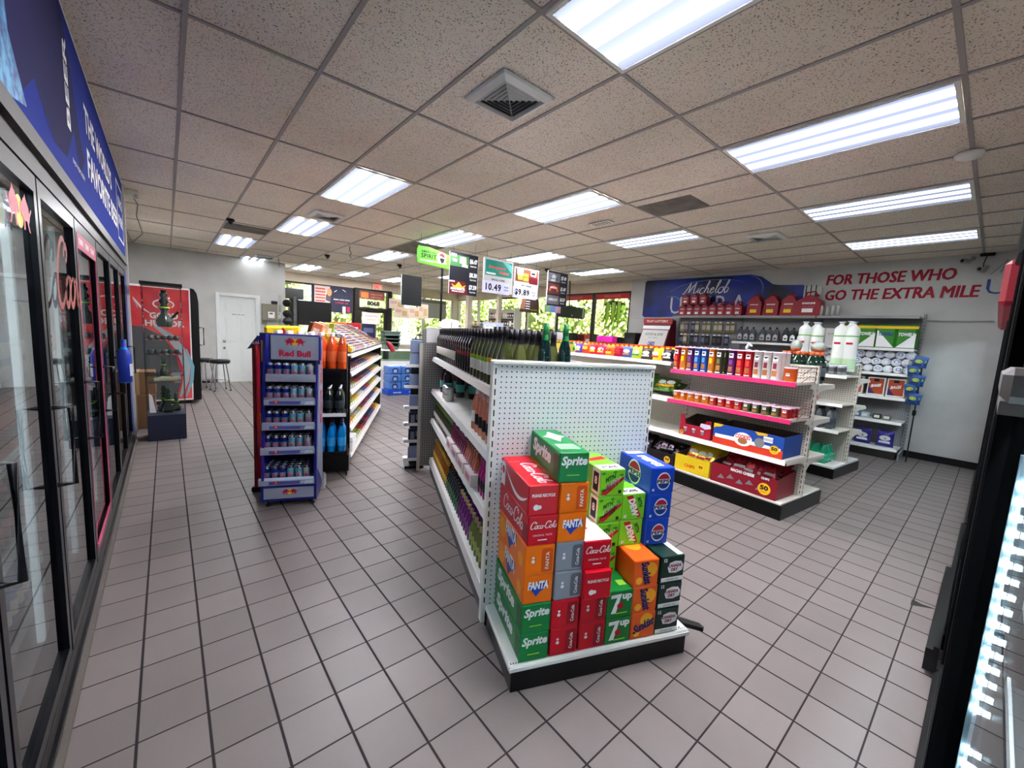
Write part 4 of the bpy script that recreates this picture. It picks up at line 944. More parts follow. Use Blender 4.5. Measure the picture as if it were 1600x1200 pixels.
for z, pk in ((1.225, 1), (.90, 1), (.535, 0)):
    z2 = z
    for b, (v0, v1) in enumerate(((.02, 1.24), (1.25, 2.46), (2.47, 3.69))):
        zz = z if b == 0 else (1.30 if z > 1.2 else z)
        shelf_part(g2, .01, .42, v0, v1, zz, -1, lipm=PINK if (pk and b == 0) else LIP, lh=.035, mm=CREAM)
        shelf_part(g2, .44, .85, v0, v1, zz-.03, 1, mm=CREAM)
    m = MB(); bracket(m, .43, .02 if not pk else .30, .012, z, CREAM); bracket(m, .43, .84, .012, z-.03, CREAM); m.build('bracket', g2)
    if pk:
        m = MB()
        for h in (.0, .045, .09, .13): m.tube([(.03, .03, z+h), (.38, .02, z+h-(.0 if h else 0))], .003, RW, 5)
        for h in (0, .065): m.tube([(.1, .02, z+h), (.28, .02, z+h+.06)], .003, RW, 5)
        m.tube([(.38, .02, z-.02), (.38, .02, z+.14)], .003, RW, 5)
        m.build('wire_divider', g2)
# crisp cans
TANB = mat('crisp_tan', (170, 110, 60), .5); CLID = mat('translucent_pink_lid', (235, 200, 215), .25)
def face(m, c, r, n=None):
    """moustache face emblem on a can front (y negative)"""
    x, y, z = c
    disc(m, (x, y, z), X, Z, r, PRW, 14, r*1.15)
    m.poly([(-.9, .1), (-.5, .35), (0, .2), (.5, .35), (.9, .1), (.5, -.05), (0, -.02), (-.5, -.05)], (x, y-.0006, z+r*.05), X, Z, PRK, r*.8)
def crisp(col, h=.25, r=.037, mark=None):
    def mk():
        m = MB(); m.lathe([(r-.001, 0), (r, .003), (r, h-.012), (r+.0015, h-.011), (r+.0015, h-.003), (r-.002, h), (.001, h)], [CHROME, col, col, CLID, CLID, CLID], 16)
        # emblem plate, curved with the can
        def curved(w, z0, z1, mm, rr):
            n = 7; vs = []
            for i in range(n):
                a = -math.pi/2+(i/(n-1)-.5)*w/r; vs += [(rr*math.cos(a), rr*math.sin(a), z0), (rr*math.cos(a), rr*math.sin(a), z1)]
            m.add(vs, [[2*i, 2*i+2, 2*i+3, 2*i+1] for i in range(n-1)], mm, True)
        if h > .15:
            curved(.042, .17, .212, PRW, r+.0006); curved(.034, .193, .203, PRK, r+.0012); curved(.014, .186, .193, PRK, r+.0012)
            curved(.04, .035, .085, TANB, r+.0006); curved(.03, .1, .15, mark or PRW, r+.0006); curved(.05, .01, .02, PRW, r+.0006)
        else:
            curved(.03, .05, .074, PRW, r+.0006); curved(.024, .062, .068, PRK, r+.0012); curved(.04, .014, .036, TANB, r+.0006)
        return m
    return Kit('crisp_can', mk, 'crisp can')
CC = {n: (mat('crisp_'+n, c, .35)) for n, c in {'red': (195, 20, 35), 'orange': (225, 120, 20), 'purple': (95, 25, 95), 'blue': (30, 80, 165), 'olive': (60, 62, 38), 'white': (222, 215, 210), 'green': (85, 95, 55)}.items()}
KC = {n: crisp(CC[n], mark={'red': mat('mark_red', (230, 70, 60)), 'orange': PRY, 'purple': mat('mark_purple', (130, 60, 130)), 'blue': mat('mark_blue', (90, 150, 215)), 'olive': mat('mark_olive', (120, 110, 60)), 'white': mat('mark_maroon', (120, 30, 50)), 'green': PRG}[n]) for n in CC}
KM = {n: crisp(CC[n], .095) for n in CC}
KO = crisp(mat('orange_canister', (225, 95, 35), .4), .125, .052)
FACE = math.pi/2+.0    # can fronts face the aisle on the left of the gondola (local -u)
def put2(k, u, v, z, lab, grp=None, rz=0, **kw): return k.put(G2.p(u, v, z), G2.rz+rz, lab, grp, **kw)
seq = ['white', 'white', 'white', 'red', 'red', 'purple', None, 'olive', 'orange', 'blue', 'blue', 'purple', 'orange', 'red']
v = .215; 
for i, n in enumerate(seq):
    if n is None: v += .045; continue
    for q, u in enumerate((.06, .14, .22)):
        nm = {'white': 'white and maroon', 'olive': 'dark olive'}.get(n, n)
        put2(KC[n], u, v, 1.227, ('front' if q == 0 else 'behind-the-front')+' tall %s crisp can on the upper pink-railed shelf%s' % (nm, ', right half' if i < 6 else ', left half'), 'tall %s crisp cans, %s half, %s row' % (nm, 'right' if i < 6 else 'left', 'front' if q == 0 else 'back'), rz=-math.pi/2)
    v += .079
put2(KO, .07, .10, 1.227, 'wide orange canister at the right end of the upper pink-railed shelf', rz=-math.pi/2)
seq = ['red', 'green', 'green', 'green', 'green', 'red', 'red', 'red', 'red', 'orange', 'orange', 'orange', 'orange', 'orange']
for i, n in enumerate(seq):
    for q, u in enumerate((.06, .14, .22)):
        put2(KM[n], u, .09+i*.083, .902, 'small %s crisp can on the lower pink-railed shelf' % ('olive green' if n == 'green' else n)+(', right end' if i == 0 else ''), 'small %s crisp cans%s' % (n, ' right end' if i == 0 else ''), rz=-math.pi/2)
# open display cartons
CARDIN = mat('cardboard_inside', (88, 68, 58), .9)
def tray(name, cat, lab, u0, u1, v0, v1, z, h, col, hb=None, deco=None, cut=None):
    """open-topped carton; front face toward local -u. h front height, hb back height"""
    t = thing(name, lab, cat, G2.p((u0+u1)/2, (v0+v1)/2, z), G2.rz); du = (u1-u0)/2; dv = (v1-v0)/2; hb = hb or h
    m = MB(); th = .004
    m.box(-du, -dv, 0, du, dv, th, CARDIN); m.box(du-th, -dv, th, du, dv, hb, CARDIN)
    def wallp(x0, x1, pts, mm):      # polygon wall in v,z
        m.prism(pts, x0, x1, mm, 'x')
    fr = cut or [(-dv, 0), (dv, 0), (dv, h), (-dv, h)]
    wallp(-du, -du+th*.5, fr, col); wallp(-du+th*.5, -du+th, fr, CARDIN)
    for s_ in (-dv, dv-th):
        ma, mb_ = (col, CARDIN) if s_ < 0 else (CARDIN, col)
        pts = [(-du+th, 0), (du-th, 0), (du-th, hb), (-du+th, h)]
        m.prism(pts, s_, s_+th/2, ma, 'y'); m.prism(pts, s_+th/2, s_+th, mb_, 'y')
    m.build('carton', t)
    if deco:
        d = MB(); deco(d, -du, dv, h); d.build('printing', t)
    return t, du, dv
YB = mat('badge_yellow', (245, 190, 30), .5)
def fifty(d, x, y, z, r=.04):
    disc(d, (x-.0015, y, z), -Y, Z, r, YB, 18); d.text('50', (x-.0022, y, z+.2*r), -Y, Z, w=r*1.3, h=r*.8, m=PRK, bold=.05); d.text('COUNT', (x-.0022, y, z-.5*r), -Y, Z, w=r*1.0, m=PRK)
def deco_blue(d, x, dv, h):
    x -= .001
    d.poly([(-dv, 0), (dv, 0), (dv, h*.38)]+[(dv-2*dv*i/16, h*(.30+.06*(i % 2))) for i in range(1, 16)]+[(-dv, h*.38)], (x, 0, 0), -Y, Z, mat('carton_red', (215, 60, 35), .45))
    d.poly([(-dv+.02, h*.33), (dv-.02, h*.33), (dv-.02, h*.46), (.05, h*.5), (0, h*.42), (-.1, h*.52), (-dv+.02, h*.5)], (x-.0006, 0, 0), -Y, Z, PRW)
    disc(d, (x-.0012, .03, h*.5), -Y, Z, .085, PRW, 20, .065); d.text('COOKIES', (x-.002, .03, h*.62), -Y, Z, w=.14, h=.04, m=mat('carton_red'), bold=.04, shear=.1)
    disc(d, (x-.0018, .03, h*.42), -Y, Z, .045, TANB, 12, .03); disc(d, (x-.0018, -.12, h*.52), -Y, Z, .045, mat('cookie_gold', (225, 160, 70)), 14)
    d.poly([(-.04, -.02), (.04, -.02), (.04, .03), (-.04, .03)], (x-.001, -.19, h*.72), -Y, Z, PRW); fifty(d, x, -dv+.07, h*.35)
    for k in range(7): d.box(x-.0022, -.155-k*.011, h*.68, x-.0015, -.159-k*.011, h*.8, PRK)
    d.poly([(0, 0), (.1, 0), (.07, -.025), (.02, -.035), (0, -.05)], (x-.001, dv, h), -Y, Z, YB); d.poly([(0, 0), (-.11, 0), (-.08, -.03), (0, -.02)], (x-.001, -.06-.12, h), -Y, Z, YB)
def deco_red(d, x, dv, h):
    x -= .001
    for k in range(3):
        d.poly([(-.035, -.01), (.035, -.01), (.03, .06), (-.03, .06)], (x, dv*.6-k*dv*.55, h*.35), -Y, Z, mat('pack_maroon', (150, 25, 55))); d.text('MIX', (x-.001, dv*.6-k*dv*.55, h*.62), -Y, Z, w=.04, m=PRW, bold=.03); disc(d, (x-.001, dv*.6-k*dv*.55, h*.42), -Y, Z, .018, mat('cookie_gold'), 10)
    fifty(d, x, dv-.03, h*.2, .022); d.poly([(-.06, 0), (.0, -.02), (.06, 0), (.05, .035), (-.05, .035)], (x-.001, -dv+.06, h*.95), -Y, Z, mat('print_lilac', (215, 205, 225)))
tray('snack_carton', 'carton', 'open red variety-snack display carton on the shelf under the small crisp cans', .05, .36, .74, 1.09, .537, .13, mat('carton_crimson', (165, 18, 45), .45), .2, deco_red,
     cut=[(-.175, 0), (.175, 0), (.175, .22), (.13, .22), (.11, .12), (-.1, .12), (-.12, .19), (-.175, .2)])
tray('snack_carton', 'carton', 'open blue and red cookie display carton marked 50 at the shelf end', .03, .40, .06, .70, .537, .2, mat('carton_blue', (30, 75, 160), .45), .2, deco_blue)
def deco_y(d, x, dv, h): fifty(d, x, -dv+.09, h*.5, .035); d.text('CHIPS', (x-.001, .02, h*.4), -Y, Z, w=.12, m=mat('carton_red'), bold=.04)
def deco_d(d, x, dv, h):
    x -= .001; d.text('NACHO CHEESE', (x-.001, .0, h*.9), -Y, Z, w=.22, h=.03, m=PRW, bold=.05, shear=.1); fifty(d, x, -dv+.1, h*.42, .055); d.text('CHIPS', (x-.001, -dv+.1, h*.93), -Y, Z, w=.07, m=PRW, bold=.05)
    for k in range(5): d.poly([(-.035, 0), (.04, .01), (.0, .05)], (x-.0006, .2-k*.09, h*(.25+.12*(k % 2))), -Y, Z, mat('chip_orange', (215, 95, 35)))
BAGY = mat('bag_yellow', (225, 200, 30), .2, .15); BAGR = mat('bag_red', (130, 14, 32), .2, .2); BAGK = mat('bag_black', (38, 30, 34), .2, .2); BAGG = mat('bag_green', (60, 100, 30), .25, .15)
def bag(name, col, w=.15, h=.19, d=.05, art=None, art2=None):
    def mk():
        random.seed(sum(map(ord, name))); m = MB(); nx, nz = 7, 9; vs = []; rows = []
        for side in (-1, 1):
            for j in range(nz):
                for i in range(nx):
                    a = i/(nx-1)*2-1; b = j/(nz-1)*2-1
                    th = d/2*max(0, (1-a**4))**.6*max(0, 1-b**4)**.5
                    vs.append((a*w/2*(1-.06*(1-b*b)), side*(th+(random.uniform(-.004, .004) if abs(b) < .9 and abs(a) < .9 else 0)), (b+1)*h/2))
        fs = []
        for s_ in (0, 1):
            o = s_*nx*nz
            for j in range(nz-1):
                for i in range(nx-1):
                    q = [o+j*nx+i, o+j*nx+i+1, o+(j+1)*nx+i+1, o+(j+1)*nx+i]; fs.append(q if s_ == 0 else q[::-1])
        m.add(vs, fs, col, True)
        if art: disc(m, (0, -d/2-.002, h*.55), X, Z, w*.32, art, 14, h*.16)
        if art2: m.poly([(-w*.33, -h*.07), (w*.33, -h*.07), (w*.3, h*.07), (-w*.33, h*.06)], (0, -d/2-.0028, h*.3), X, Z, art2)
        return m
    return Kit('snack_bag', mk, 'snack bag')
B_Y = bag('y', BAGY, art=PRW, art2=PRR); B_R = bag('r', BAGR, art=mat('bag_crimson', (175, 25, 40)), art2=mat('chip_orange')); B_K = bag('k', BAGK, .11, .14, .04, art=mat('art_lilac', (190, 160, 190)), art2=mat('chip_orange')); B_G = bag('g', BAGG, .16, .2, .06, art=PRW, art2=LBY)
def fill(cart_u, v0, v1, z, kit, n, lab, grp, zj=.05, tilt=.9):
    for i in range(n):
        u = random.uniform(*cart_u); v = random.uniform(v0, v1)
        kit.put(G2.p(u, v, z+random.uniform(0, zj)), G2.rz-math.pi/2+random.uniform(-.35, .35), lab, grp, rx=-random.uniform(tilt*.35, tilt))
tray('chip_carton', 'carton', 'open yellow chip display carton in the middle of the bottom shelf', .03, .38, .70, 1.09, .151, .17, mat('carton_yellow', (222, 190, 30), .4), .2, deco_y)
tray('chip_carton', 'carton', 'open dark red nacho chip carton marked 50 at the end of the bottom shelf', .03, .40, .07, .68, .151, .19, mat('carton_dark_red', (135, 20, 38), .4), .23, deco_d)
tray('chip_carton', 'carton', 'dark open chip carton at the left of the bottom snack shelf, beside the yellow one', .03, .38, 1.11, 1.75, .151, .13, mat('carton_black', (28, 24, 26), .4), .2, lambda d, x, dv, h: fifty(d, x, -dv+.08, h*.45, .04))
random.seed(11)
fill((.10, .30), .76, 1.03, .235, B_Y, 16, 'yellow snack bag heaped in the yellow carton on the bottom shelf', 'yellow bags in the yellow carton', .03)
fill((.10, .30), .14, .60, .26, B_R, 26, 'dark red nacho bag heaped in the dark red carton on the bottom shelf', 'red bags in the red carton', .04)
fill((.09, .28), 1.18, 1.68, .22, B_K, 30, 'small black snack bag heaped in the dark carton on the bottom shelf', 'black bags in the dark carton', .05)
fill((.1, .3), 1.34, 2.2, .93, B_G, 22, 'green salad-coloured chip bag lying on the middle shelf left of the small crisp cans', 'green bags on the middle shelf', .03, 1.2)
# chips standing on the top shelf beyond the crisp cans
cols = [('dark', BAGK, PRW, LBW), ('bright yellow', BAGY, PRW, PRR), ('black and beige', mat('bag_brown', (60, 45, 35), .25, .15), PRW, LBW), ('lime and yellow', mat('bag_lime', (190, 200, 50), .25, .1), PRW, PRG), ('blue', mat('bag_blue', (70, 90, 170), .25, .1), PRW, TANB),
        ('crimson', mat('bag_crim', (165, 20, 50), .25, .1), mat('bag_crimson'), PRR), ('orange', mat('bag_orange', (235, 110, 30), .25, .1), PRR, PRY), ('hot pink', mat('bag_pink', (215, 35, 75), .25, .1), PRW, PRY), ('red', mat('bag_red2', (200, 30, 40), .25, .1), PRW, PRY), ('orange-red', mat('bag_or', (225, 80, 30), .25, .1), PRY, PRR), ('violet', mat('bag_violet', (90, 60, 150), .25, .1), PRW, PRY)]
for i, (n, c, a, b) in enumerate(cols):
    K = bag(n, c, .14, .135, .05, a, b)
    for q, u in enumerate((.07, .16)):
        put2(K, u, 1.34+i*.145, 1.302, '%s chip bag in the %s row left of the tall crisp cans' % (n, 'front' if q == 0 else 'second'), rz=-math.pi/2+random.uniform(-.2, .2), rx=-.12)
# rows of small candy packs along the crest
CB = Kit('candy_pack', lambda: MB().box(-.035, -.012, 0, .035, .012, .055, mat('candy_blue', (60, 130, 205), .3), .003).box(-.02, -.0125, .015, .02, -.012, .04, PRW), 'candy pack')
CRK = Kit('candy_pack', lambda: MB().box(-.035, -.012, 0, .035, .012, .06, mat('candy_orange_red', (205, 60, 30), .3), .003).box(-.02, -.0125, .02, .02, -.012, .045, PRY), 'candy pack')
for i in range(22): put2(CB, .27, 1.6+i*.078, 1.376, 'blue candy pack in a row behind the chip bags', 'blue candy packs', rz=-math.pi/2)
for i in range(30): put2(CRK, .34, 1.30+i*.078, 1.406, 'orange-red candy pack in the rear row of the snack gondola crest', 'orange-red candy packs', rz=-math.pi/2)
m = MB(); m.box(.24, 1.28, 1.302, .38, 3.68, 1.375, mat('riser_white', (210, 208, 205), .5)); m.box(.31, 1.28, 1.375, .38, 3.68, 1.405, mat('riser_white')); m.build('riser', g2)
# drinks on the far side top shelf, by the end
P_2L = pet('soda_bottle', gl('dark_green_pet', (14, 46, 30)), mat('label_grey', (90, 100, 105)), mat('cap_orange', (220, 100, 50)), .30, .05)
for i in range(3):
    for j in range(3): put2(P_2L, .52+i*.11, .12+j*.115, 1.197, 'dark green two-litre soda bottle with orange cap at the end of the snack gondola', 'dark green soda bottles with orange caps')
m = MB(); m.ball((0, 0, .05), .05, gl('jar_clear', (150, 160, 150)), 12, 8, 1.2); m.lathe([(.04, 0), (.045, .02), (.045, .05)], mat('cap_orange'), 12)
JK = Kit('candy_dome', lambda: m, 'jar')
put2(JK, .62, .3, 1.5, 'round clear candy dome sitting on the soda bottles, left one'); put2(JK, .75, .16, 1.5, 'round clear candy dome sitting on the soda bottles, right one', sc=(1.3, 1.3, .9))
m = MB(); m.lathe([(.05, 0), (.055, .02), (.055, .12), (.04, .16), (.03, .165), (.001, .166)], mat('detergent_blue', (60, 90, 190), .3), 12); m.poly([(-.03, 0), (.03, 0), (.03, .08), (-.03, .08)], (0, -.056, .03), X, Z, PRW); o = m.build('jug'); o.location = G2.p(.5, .10, .151); tag(o, 'white and blue jug standing on the base deck behind the snack gondola end', 'jug')
# paper bag and plastic bag lying on the crisp cans
m = MB(); m.box(-.15, -.08, 0, .15, .08, .07, mat('paper_white', (225, 222, 215), .7), .015); m.box(-.02, -.081, .005, .02, -.08, .068, YB); o = m.build('food_box'); o.location = G2.p(.36, .92, 1.40); o.rotation_euler = (0, 0, G2.rz-math.pi/2); tag(o, 'white box with yellow stripe behind the tall crisp cans', 'box')
random.seed(2); m = MB(); 
for k in range(7): m.ball((-.12+k*.04, random.uniform(-.02, .02), .04+random.uniform(0, .02)), .04, mat('plastic_film', (205, 212, 225), .25), 8, 6, .8)
m.tube([(-.12, 0, .05), (-.13, 0, .1), (-.11, 0, .14), (-.08, 0, .12)], [.02, .015, .02, .01], mat('plastic_film'), 6); o = m.build('plastic_bag'); o.location = G2.p(.38, .52, 1.40); o.rotation_euler = (0, 0, G2.rz-math.pi/2); tag(o, 'crumpled translucent plastic bag behind the tall crisp cans', 'bag')

# ================================================================== GROCERY GONDOLA behind it
G3 = Frame(6.01, 1.08, 6.0)
g3 = thing('shelving_gondola', 'shorter cream gondola with foam cups on top, between the snack gondola and the wall shelves', 'store shelf', G3.p(0, 0), G3.rz)
m = MB(); m.box(0, 0, 0, .86, 3.7, .12, KICK, .002); m.build('kick_base', g3)
m = MB(); m.box(.01, .01, .12, .85, 3.69, .145, LIP, .002); m.build('base_deck', g3)
m = MB(); m.box(.42, .03, .14, .44, 3.67, 1.36, PEGY); m.build('back_panel', g3)
for v in (.01, 1.24, 2.46, 3.66):
    m = MB(); m.box(.41, v, .14, .45, v+.03, 1.375, CREAM, .003); slots(m, .41, v+.015, .17, 1.34, 'x', -1); slots(m, .43, v, .17, 1.34, 'y', -1); m.build('upright', g3)
for z in (1.24, .90, .58):
    for v0, v1 in ((.02, 1.24), (1.25, 2.46), (2.47, 3.66)):
        shelf_part(g3, .03, .42, v0, v1, z, -1, mm=CREAM); shelf_part(g3, .44, .83, v0, v1, z-.05, 1, mm=CREAM)
    m = MB(); bracket(m, .43, .84, .012, z-.05, CREAM); m.build('bracket', g3)
def put3(k, u, v, z, lab, grp=None, rz=0, **kw): return k.put(G3.p(u, v, z), G3.rz+rz, lab, grp, **kw)
def mk_cup():
    m = MB(); m.lathe([(.05, 0), (.052, .01), (.052, .5), (.045, .53), (.02, .56), (.015, .58), (.03, .6), (.001, .605)], [mat('foam_white', (232, 236, 230), .4)]*5+[mat('plastic_film')]*2, 12)
    m.lathe([(.053, .42), (.053, .435)], mat('print_palegreen', (120, 190, 90)), 12, cap=False); m.lathe([(.053, .03), (.053, .16)], mat('print_paler', (190, 222, 180)), 12, cap=False)
    m.poly([(-.025, -.012), (.025, -.012), (.025, .012), (-.025, .012)], (-.0535, 0, .34), -Y, Z, PRR); return m
CUP = Kit('foam_cup_sleeve', mk_cup, 'cup sleeve')
for i, (u, v, s_) in enumerate(((.28, .10, 1), (.28, .22, 1), (.28, .46, .98), (.27, .60, 1.0), (.38, .16, 1.02), (.38, .52, 1))):
    put3(CUP, u, v, 1.376 if False else 1.28, 'tall white wrapped sleeve of foam cups with green print on top of the grocery gondola', 'foam cup sleeves', sc=(1.3, 1.3, s_))
def canK(n, c1, c2, h=.125, r=.033):
    return Kit('drink_can', lambda: MB().lathe([(.026, 0), (r, .01), (r, h*.3), (r, h*.7), (r, h-.012), (.027, h), (.001, h-.003)], [CHROME, c1, c2, c1, CHROME, CHROME], 12), 'can')
CNO = canK('o', mat('can_amber', (190, 110, 45), .3, .4), mat('can_gold', (210, 150, 70), .3, .4)); CNS = canK('s', mat('can_silver', (190, 192, 196), .3, .6), mat('can_grey', (110, 110, 116), .3, .5)); CNR = canK('r', mat('can_coral', (200, 90, 80), .3, .3), mat('can_rust', (150, 50, 45), .3, .3))
for i in range(12):
    for u in (.07, .14): put3(CNS if i < 3 else CNO if i < 6 else CNS, u, .1+i*.09, 1.242, ('silver can at the near end of the grocery gondola top shelf' if i < 3 else 'amber can on the grocery gondola top shelf' if i < 6 else 'silver can beyond the amber cans on the grocery gondola top shelf'), ('near silver cans', 'amber cans', 'farther silver cans')[min(i//3, 2)])
PKR = Kit('can_pack', lambda: MB().box(-.1, -.065, 0, .1, .065, .13, mat('can_coral'), .008).box(-.06, -.066, .03, .06, -.065, .09, mat('label_pink')), 'pack')
for i in range(6): put3(PKR, .12, .42+i*.15, .902, 'coral-red shrink-wrapped can pack on the second shelf of the grocery gondola', 'coral can packs', rz=-math.pi/2)
P_CL = pet('clear_bottle', gl('clear_grey', (90, 98, 104), .06), mat('label_slate', (60, 66, 80)), CAPD, .26, .04)
for i in range(10):
    for u in (.08, .18): put3(P_CL, u, .14+i*.11, .582, 'clear bottle with dark label on the third shelf of the grocery gondola', 'clear bottles on the grocery gondola')
def mk_green():
    m = MB(); random.seed(4)
    for i in range(4):
        for j in range(3): m.lathe([(.03, 0), (.034, .02), (.034, .13), (.014, .2), (.014, .22), (.001, .221)], gl('seafoam', (25, 150, 110), .15), 8, (-.12+i*.08, -.08+j*.08, 0))
    m.box(-.17, -.13, .01, .17, .13, .13, mat('wrap_green', (40, 165, 125), .15), .03); m.text('SPRING', (0, -.131, .07), X, Z, w=.2, m=PRW, bold=.02); return m
GP = Kit('bottle_pack', mk_green, 'bottle pack')
put3(GP, .2, .30, .146, 'green shrink-wrapped water pack on the bottom shelf of the grocery gondola', rz=-math.pi/2, sc=(1.15, 1.1, 1))
GPW = Kit('bottle_pack', lambda: MB().box(-.17, -.13, .0, .17, .13, .15, mat('wrap_clear', (165, 185, 190), .15), .03).box(-.1, -.131, .04, .1, -.13, .1, mat('wrap_blue', (120, 160, 185))), 'bottle pack')
for i in range(2): put3(GPW, .2, .72+i*.4, .146, 'pale clear-wrapped bottle pack beyond the green one on the bottom shelf', 'pale bottle packs', rz=-math.pi/2)

# ================================================================== WALL SHELVING on the right wall
WX = 8.44
ws_ = thing('wall_shelving', 'long grey wall shelving run under the beer bottle mural on the right wall', 'store shelf', (WX, 0, 0))
m = MB(); m.box(-.42, .78, 0, -.40, 4.45, .1, mat('dark_kick', (40, 34, 32), .5)); m.box(-.40, .78, 0, 0, 4.45, .05, DARK); m.build('kick_base', ws_)
m = MB(); m.box(0, .76, .05, .02, 4.5, 2.2 if False else 2.07, PEGYW); m.build('back_panel', ws_)
GREYU = mat('grey_upright', (140, 140, 140), .4)
for y in (.735, 1.96, 3.2, 4.45):
    m = MB(); m.box(-.03, y, .0, .02, y+.03, 2.13, GREYU, .002); slots(m, -.03, y+.015, .12, 2.1, 'x', -1); slots(m, -.005, y, .12, 2.1, 'y', -1)
    if y < 1: m.prism([(-.03, 0), (-.42, 0), (-.42, .1), (-.03, .12)], y, y+.02, GREYU, 'y')
    m.build('upright', ws_)
for (y0, y1) in ((.77, 1.96), (1.99, 3.2), (3.23, 4.45)):
    m = MB(); m.box(-.36, y0, 2.06, 0, y1, 2.08, mat('grey_shelf', (170, 168, 165), .4)); m.box(-.375, y0, 2.045, -.36, y1, 2.085, GREYU); m.build('top_shelf', ws_)
for z in (1.615, 1.25, .90, .545, .145): shelf_part(ws_, -.38, -.01, .77, 1.96, z, -1)
shelf_part(ws_, -.38, -.01, 1.99, 3.22, 1.615, -1)
for z in (1.0, .5, .15):
    for (y0, y1) in ((1.99, 3.2), (3.23, 4.45)): shelf_part(ws_, -.38, -.01, y0, y1, z, -1, mm=DARK)
def put4(k, x, y, z, lab, grp=None, rz=-math.pi/2, **kw): return k.put((WX-x, y, z), rz, lab, grp, **kw)
# paper towels
def mk_towel(flip):
    m = MB(); m.box(-.12, -.08, 0, .12, .08, .34, mat('towel_green', (50, 130, 35), .35), .03)
    m.box(-.118, -.0815, .28, .118, -.08, .318, LBY); m.poly([(-.1, -.13), (.1, -.13), (.1, .08)] if not flip else [(-.1, -.13), (.1, -.13), (-.1, .12)], (0, -.0822, .14), X, Z, PRW); m.text('TOWELS', (0, -.084, .2), X, Z, w=.17, h=.05, m=PRW if not flip else PRB, bold=.04, shear=.2); return m
TW1 = Kit('paper_towel_pack', lambda: mk_towel(False), 'paper towels'); TW2 = Kit('paper_towel_pack', lambda: mk_towel(True), 'paper towels')
for i, y in enumerate((.88, 1.10, 1.32, 1.54)): put4(TW2 if i in (1, 3) else TW1, .25, y, 1.617, 'green and white paper towel pack on the wall shelf, %s' % ('nearest the shelf end', 'second from the end', 'third from the end', 'farthest from the end, yellow banded')[i])
def mk_tp():
    m = MB()
    for i in range(2): m.lathe([(.05, -.045), (.055, -.04), (.055, .04), (.05, .045)], mat('tissue_white', (228, 230, 236), .6), 14, (-.055+.11*i, 0, .055), axis='z') if False else m.box(-.11+.11*i, -.06, 0, -.004+.11*i, .06, .105, mat('tissue_white', (228, 230, 236), .5), .03)
    disc(m, (-.05, -.0615, .06), X, Z, .03, mat('tp_blue', (70, 90, 170)), 12, .02); disc(m, (-.05, -.0622, .06), X, Z, .02, PRW, 12, .012); return m
TP = Kit('toilet_paper_pack', mk_tp, 'toilet paper')
for r_ in range(3):
    for i in range(5 if r_ < 2 else 5): put4(TP, .22+.02*(r_ % 2), .86+i*.225+.03*(r_ % 2), 1.252+r_*.107, 'small white toilet paper pack with blue oval, %s layer on the second wall shelf' % ('bottom', 'middle', 'top')[r_], 'toilet paper packs, %s layer' % ('bottom', 'middle', 'top')[r_])
def mk_laun():
    m = MB(); m.box(-.1, -.05, 0, .1, .05, .27, mat('box_cream', (225, 222, 215), .5), .003); m.poly([(-.085, -.11), (.085, -.11), (.085, .12), (-.085, .12)], (0, -.0515, .135), X, Z, mat('box_rust', (170, 70, 35), .4))
    m.poly([(-.085, -.11), (.0, -.11), (-.085, -.0)], (0, -.0522, .135), X, Z, mat('box_violet', (60, 40, 100))); m.text('BAGS', (.0, -.053, .15), (1, 0, .2), Z, w=.12, h=.045, m=PRW, bold=.05, shear=.2); m.poly([(-.03, -.02), (.03, -.02), (.03, .02), (-.03, .02)], (0, -.0525, .23), X, Z, PRK); return m
LA = Kit('trash_bag_box', mk_laun, 'box')
for i, y in enumerate((.90, 1.12, 1.37, 1.62)): put4(LA, .26, y, .902, 'cream and rust-orange box with violet corner on the third wall shelf, %s' % ('at the right end', 'second from right', 'third from right', 'leftmost')[i])
J1 = Kit('cleaner_bottle', lambda: MB().lathe([(.035, 0), (.045, .02), (.045, .12), (.02, .19), (.018, .21), (.02, .212), (.02, .235), (.001, .236)], [mat('cleaner_white', (215, 212, 200), .35)]*5+[PRW]*2, 12).box(-.03, -.046, .04, .03, -.045, .1, LBK), 'bottle')
for i, y in enumerate((1.66, 1.80, 1.9)): put4(J1, .24, y, .547, 'white cleaner bottle on the fourth wall shelf', 'white cleaner bottles')
for i, (y, c, l) in enumerate(((1.52, (60, 40, 35), 'dark brown'), (1.42, (150, 60, 40), 'rust'), (1.3, (90, 120, 160), 'steel blue'), (1.2, (170, 190, 195), 'pale'), (1.06, (60, 70, 60), 'dark green'), (.95, (110, 115, 110), 'grey'))):
    m = MB(); m.box(-.05, -.04, 0, .05, .04, .10-.006*i, mat('good_%d' % i, c, .4), .01); m.box(-.03, -.041, .02, .03, -.04, .06, LBW); o = m.build('small_package'); o.location = (WX-.24, y, .547); o.rotation_euler = (0, 0, -math.pi/2); tag(o, '%s small package on the fourth wall shelf' % l, 'package')
DT = bag('detergent', mat('detergent_violet', (55, 50, 140), .3), .2, .24, .08, PRW, PRW)
put4(DT, .24, .93, .147, 'blue-violet detergent pouch on the lowest wall shelf, right one'); put4(DT, .24, 1.19, .147, 'blue-violet detergent pouch on the lowest wall shelf, left one')
for i, (y, c, l) in enumerate(((1.42, (120, 50, 45), 'brick red'), (1.52, (90, 40, 45), 'maroon'), (1.68, (150, 90, 50), 'tan'), (1.82, (90, 50, 110), 'purple'))):
    K = bag('ls%d' % i, mat('lowbag_%d' % i, c, .35), .12, .15 if i < 2 else .2, .07, LBW, PRY); put4(K, .24, y, .147, '%s pouch on the lowest wall shelf' % l)
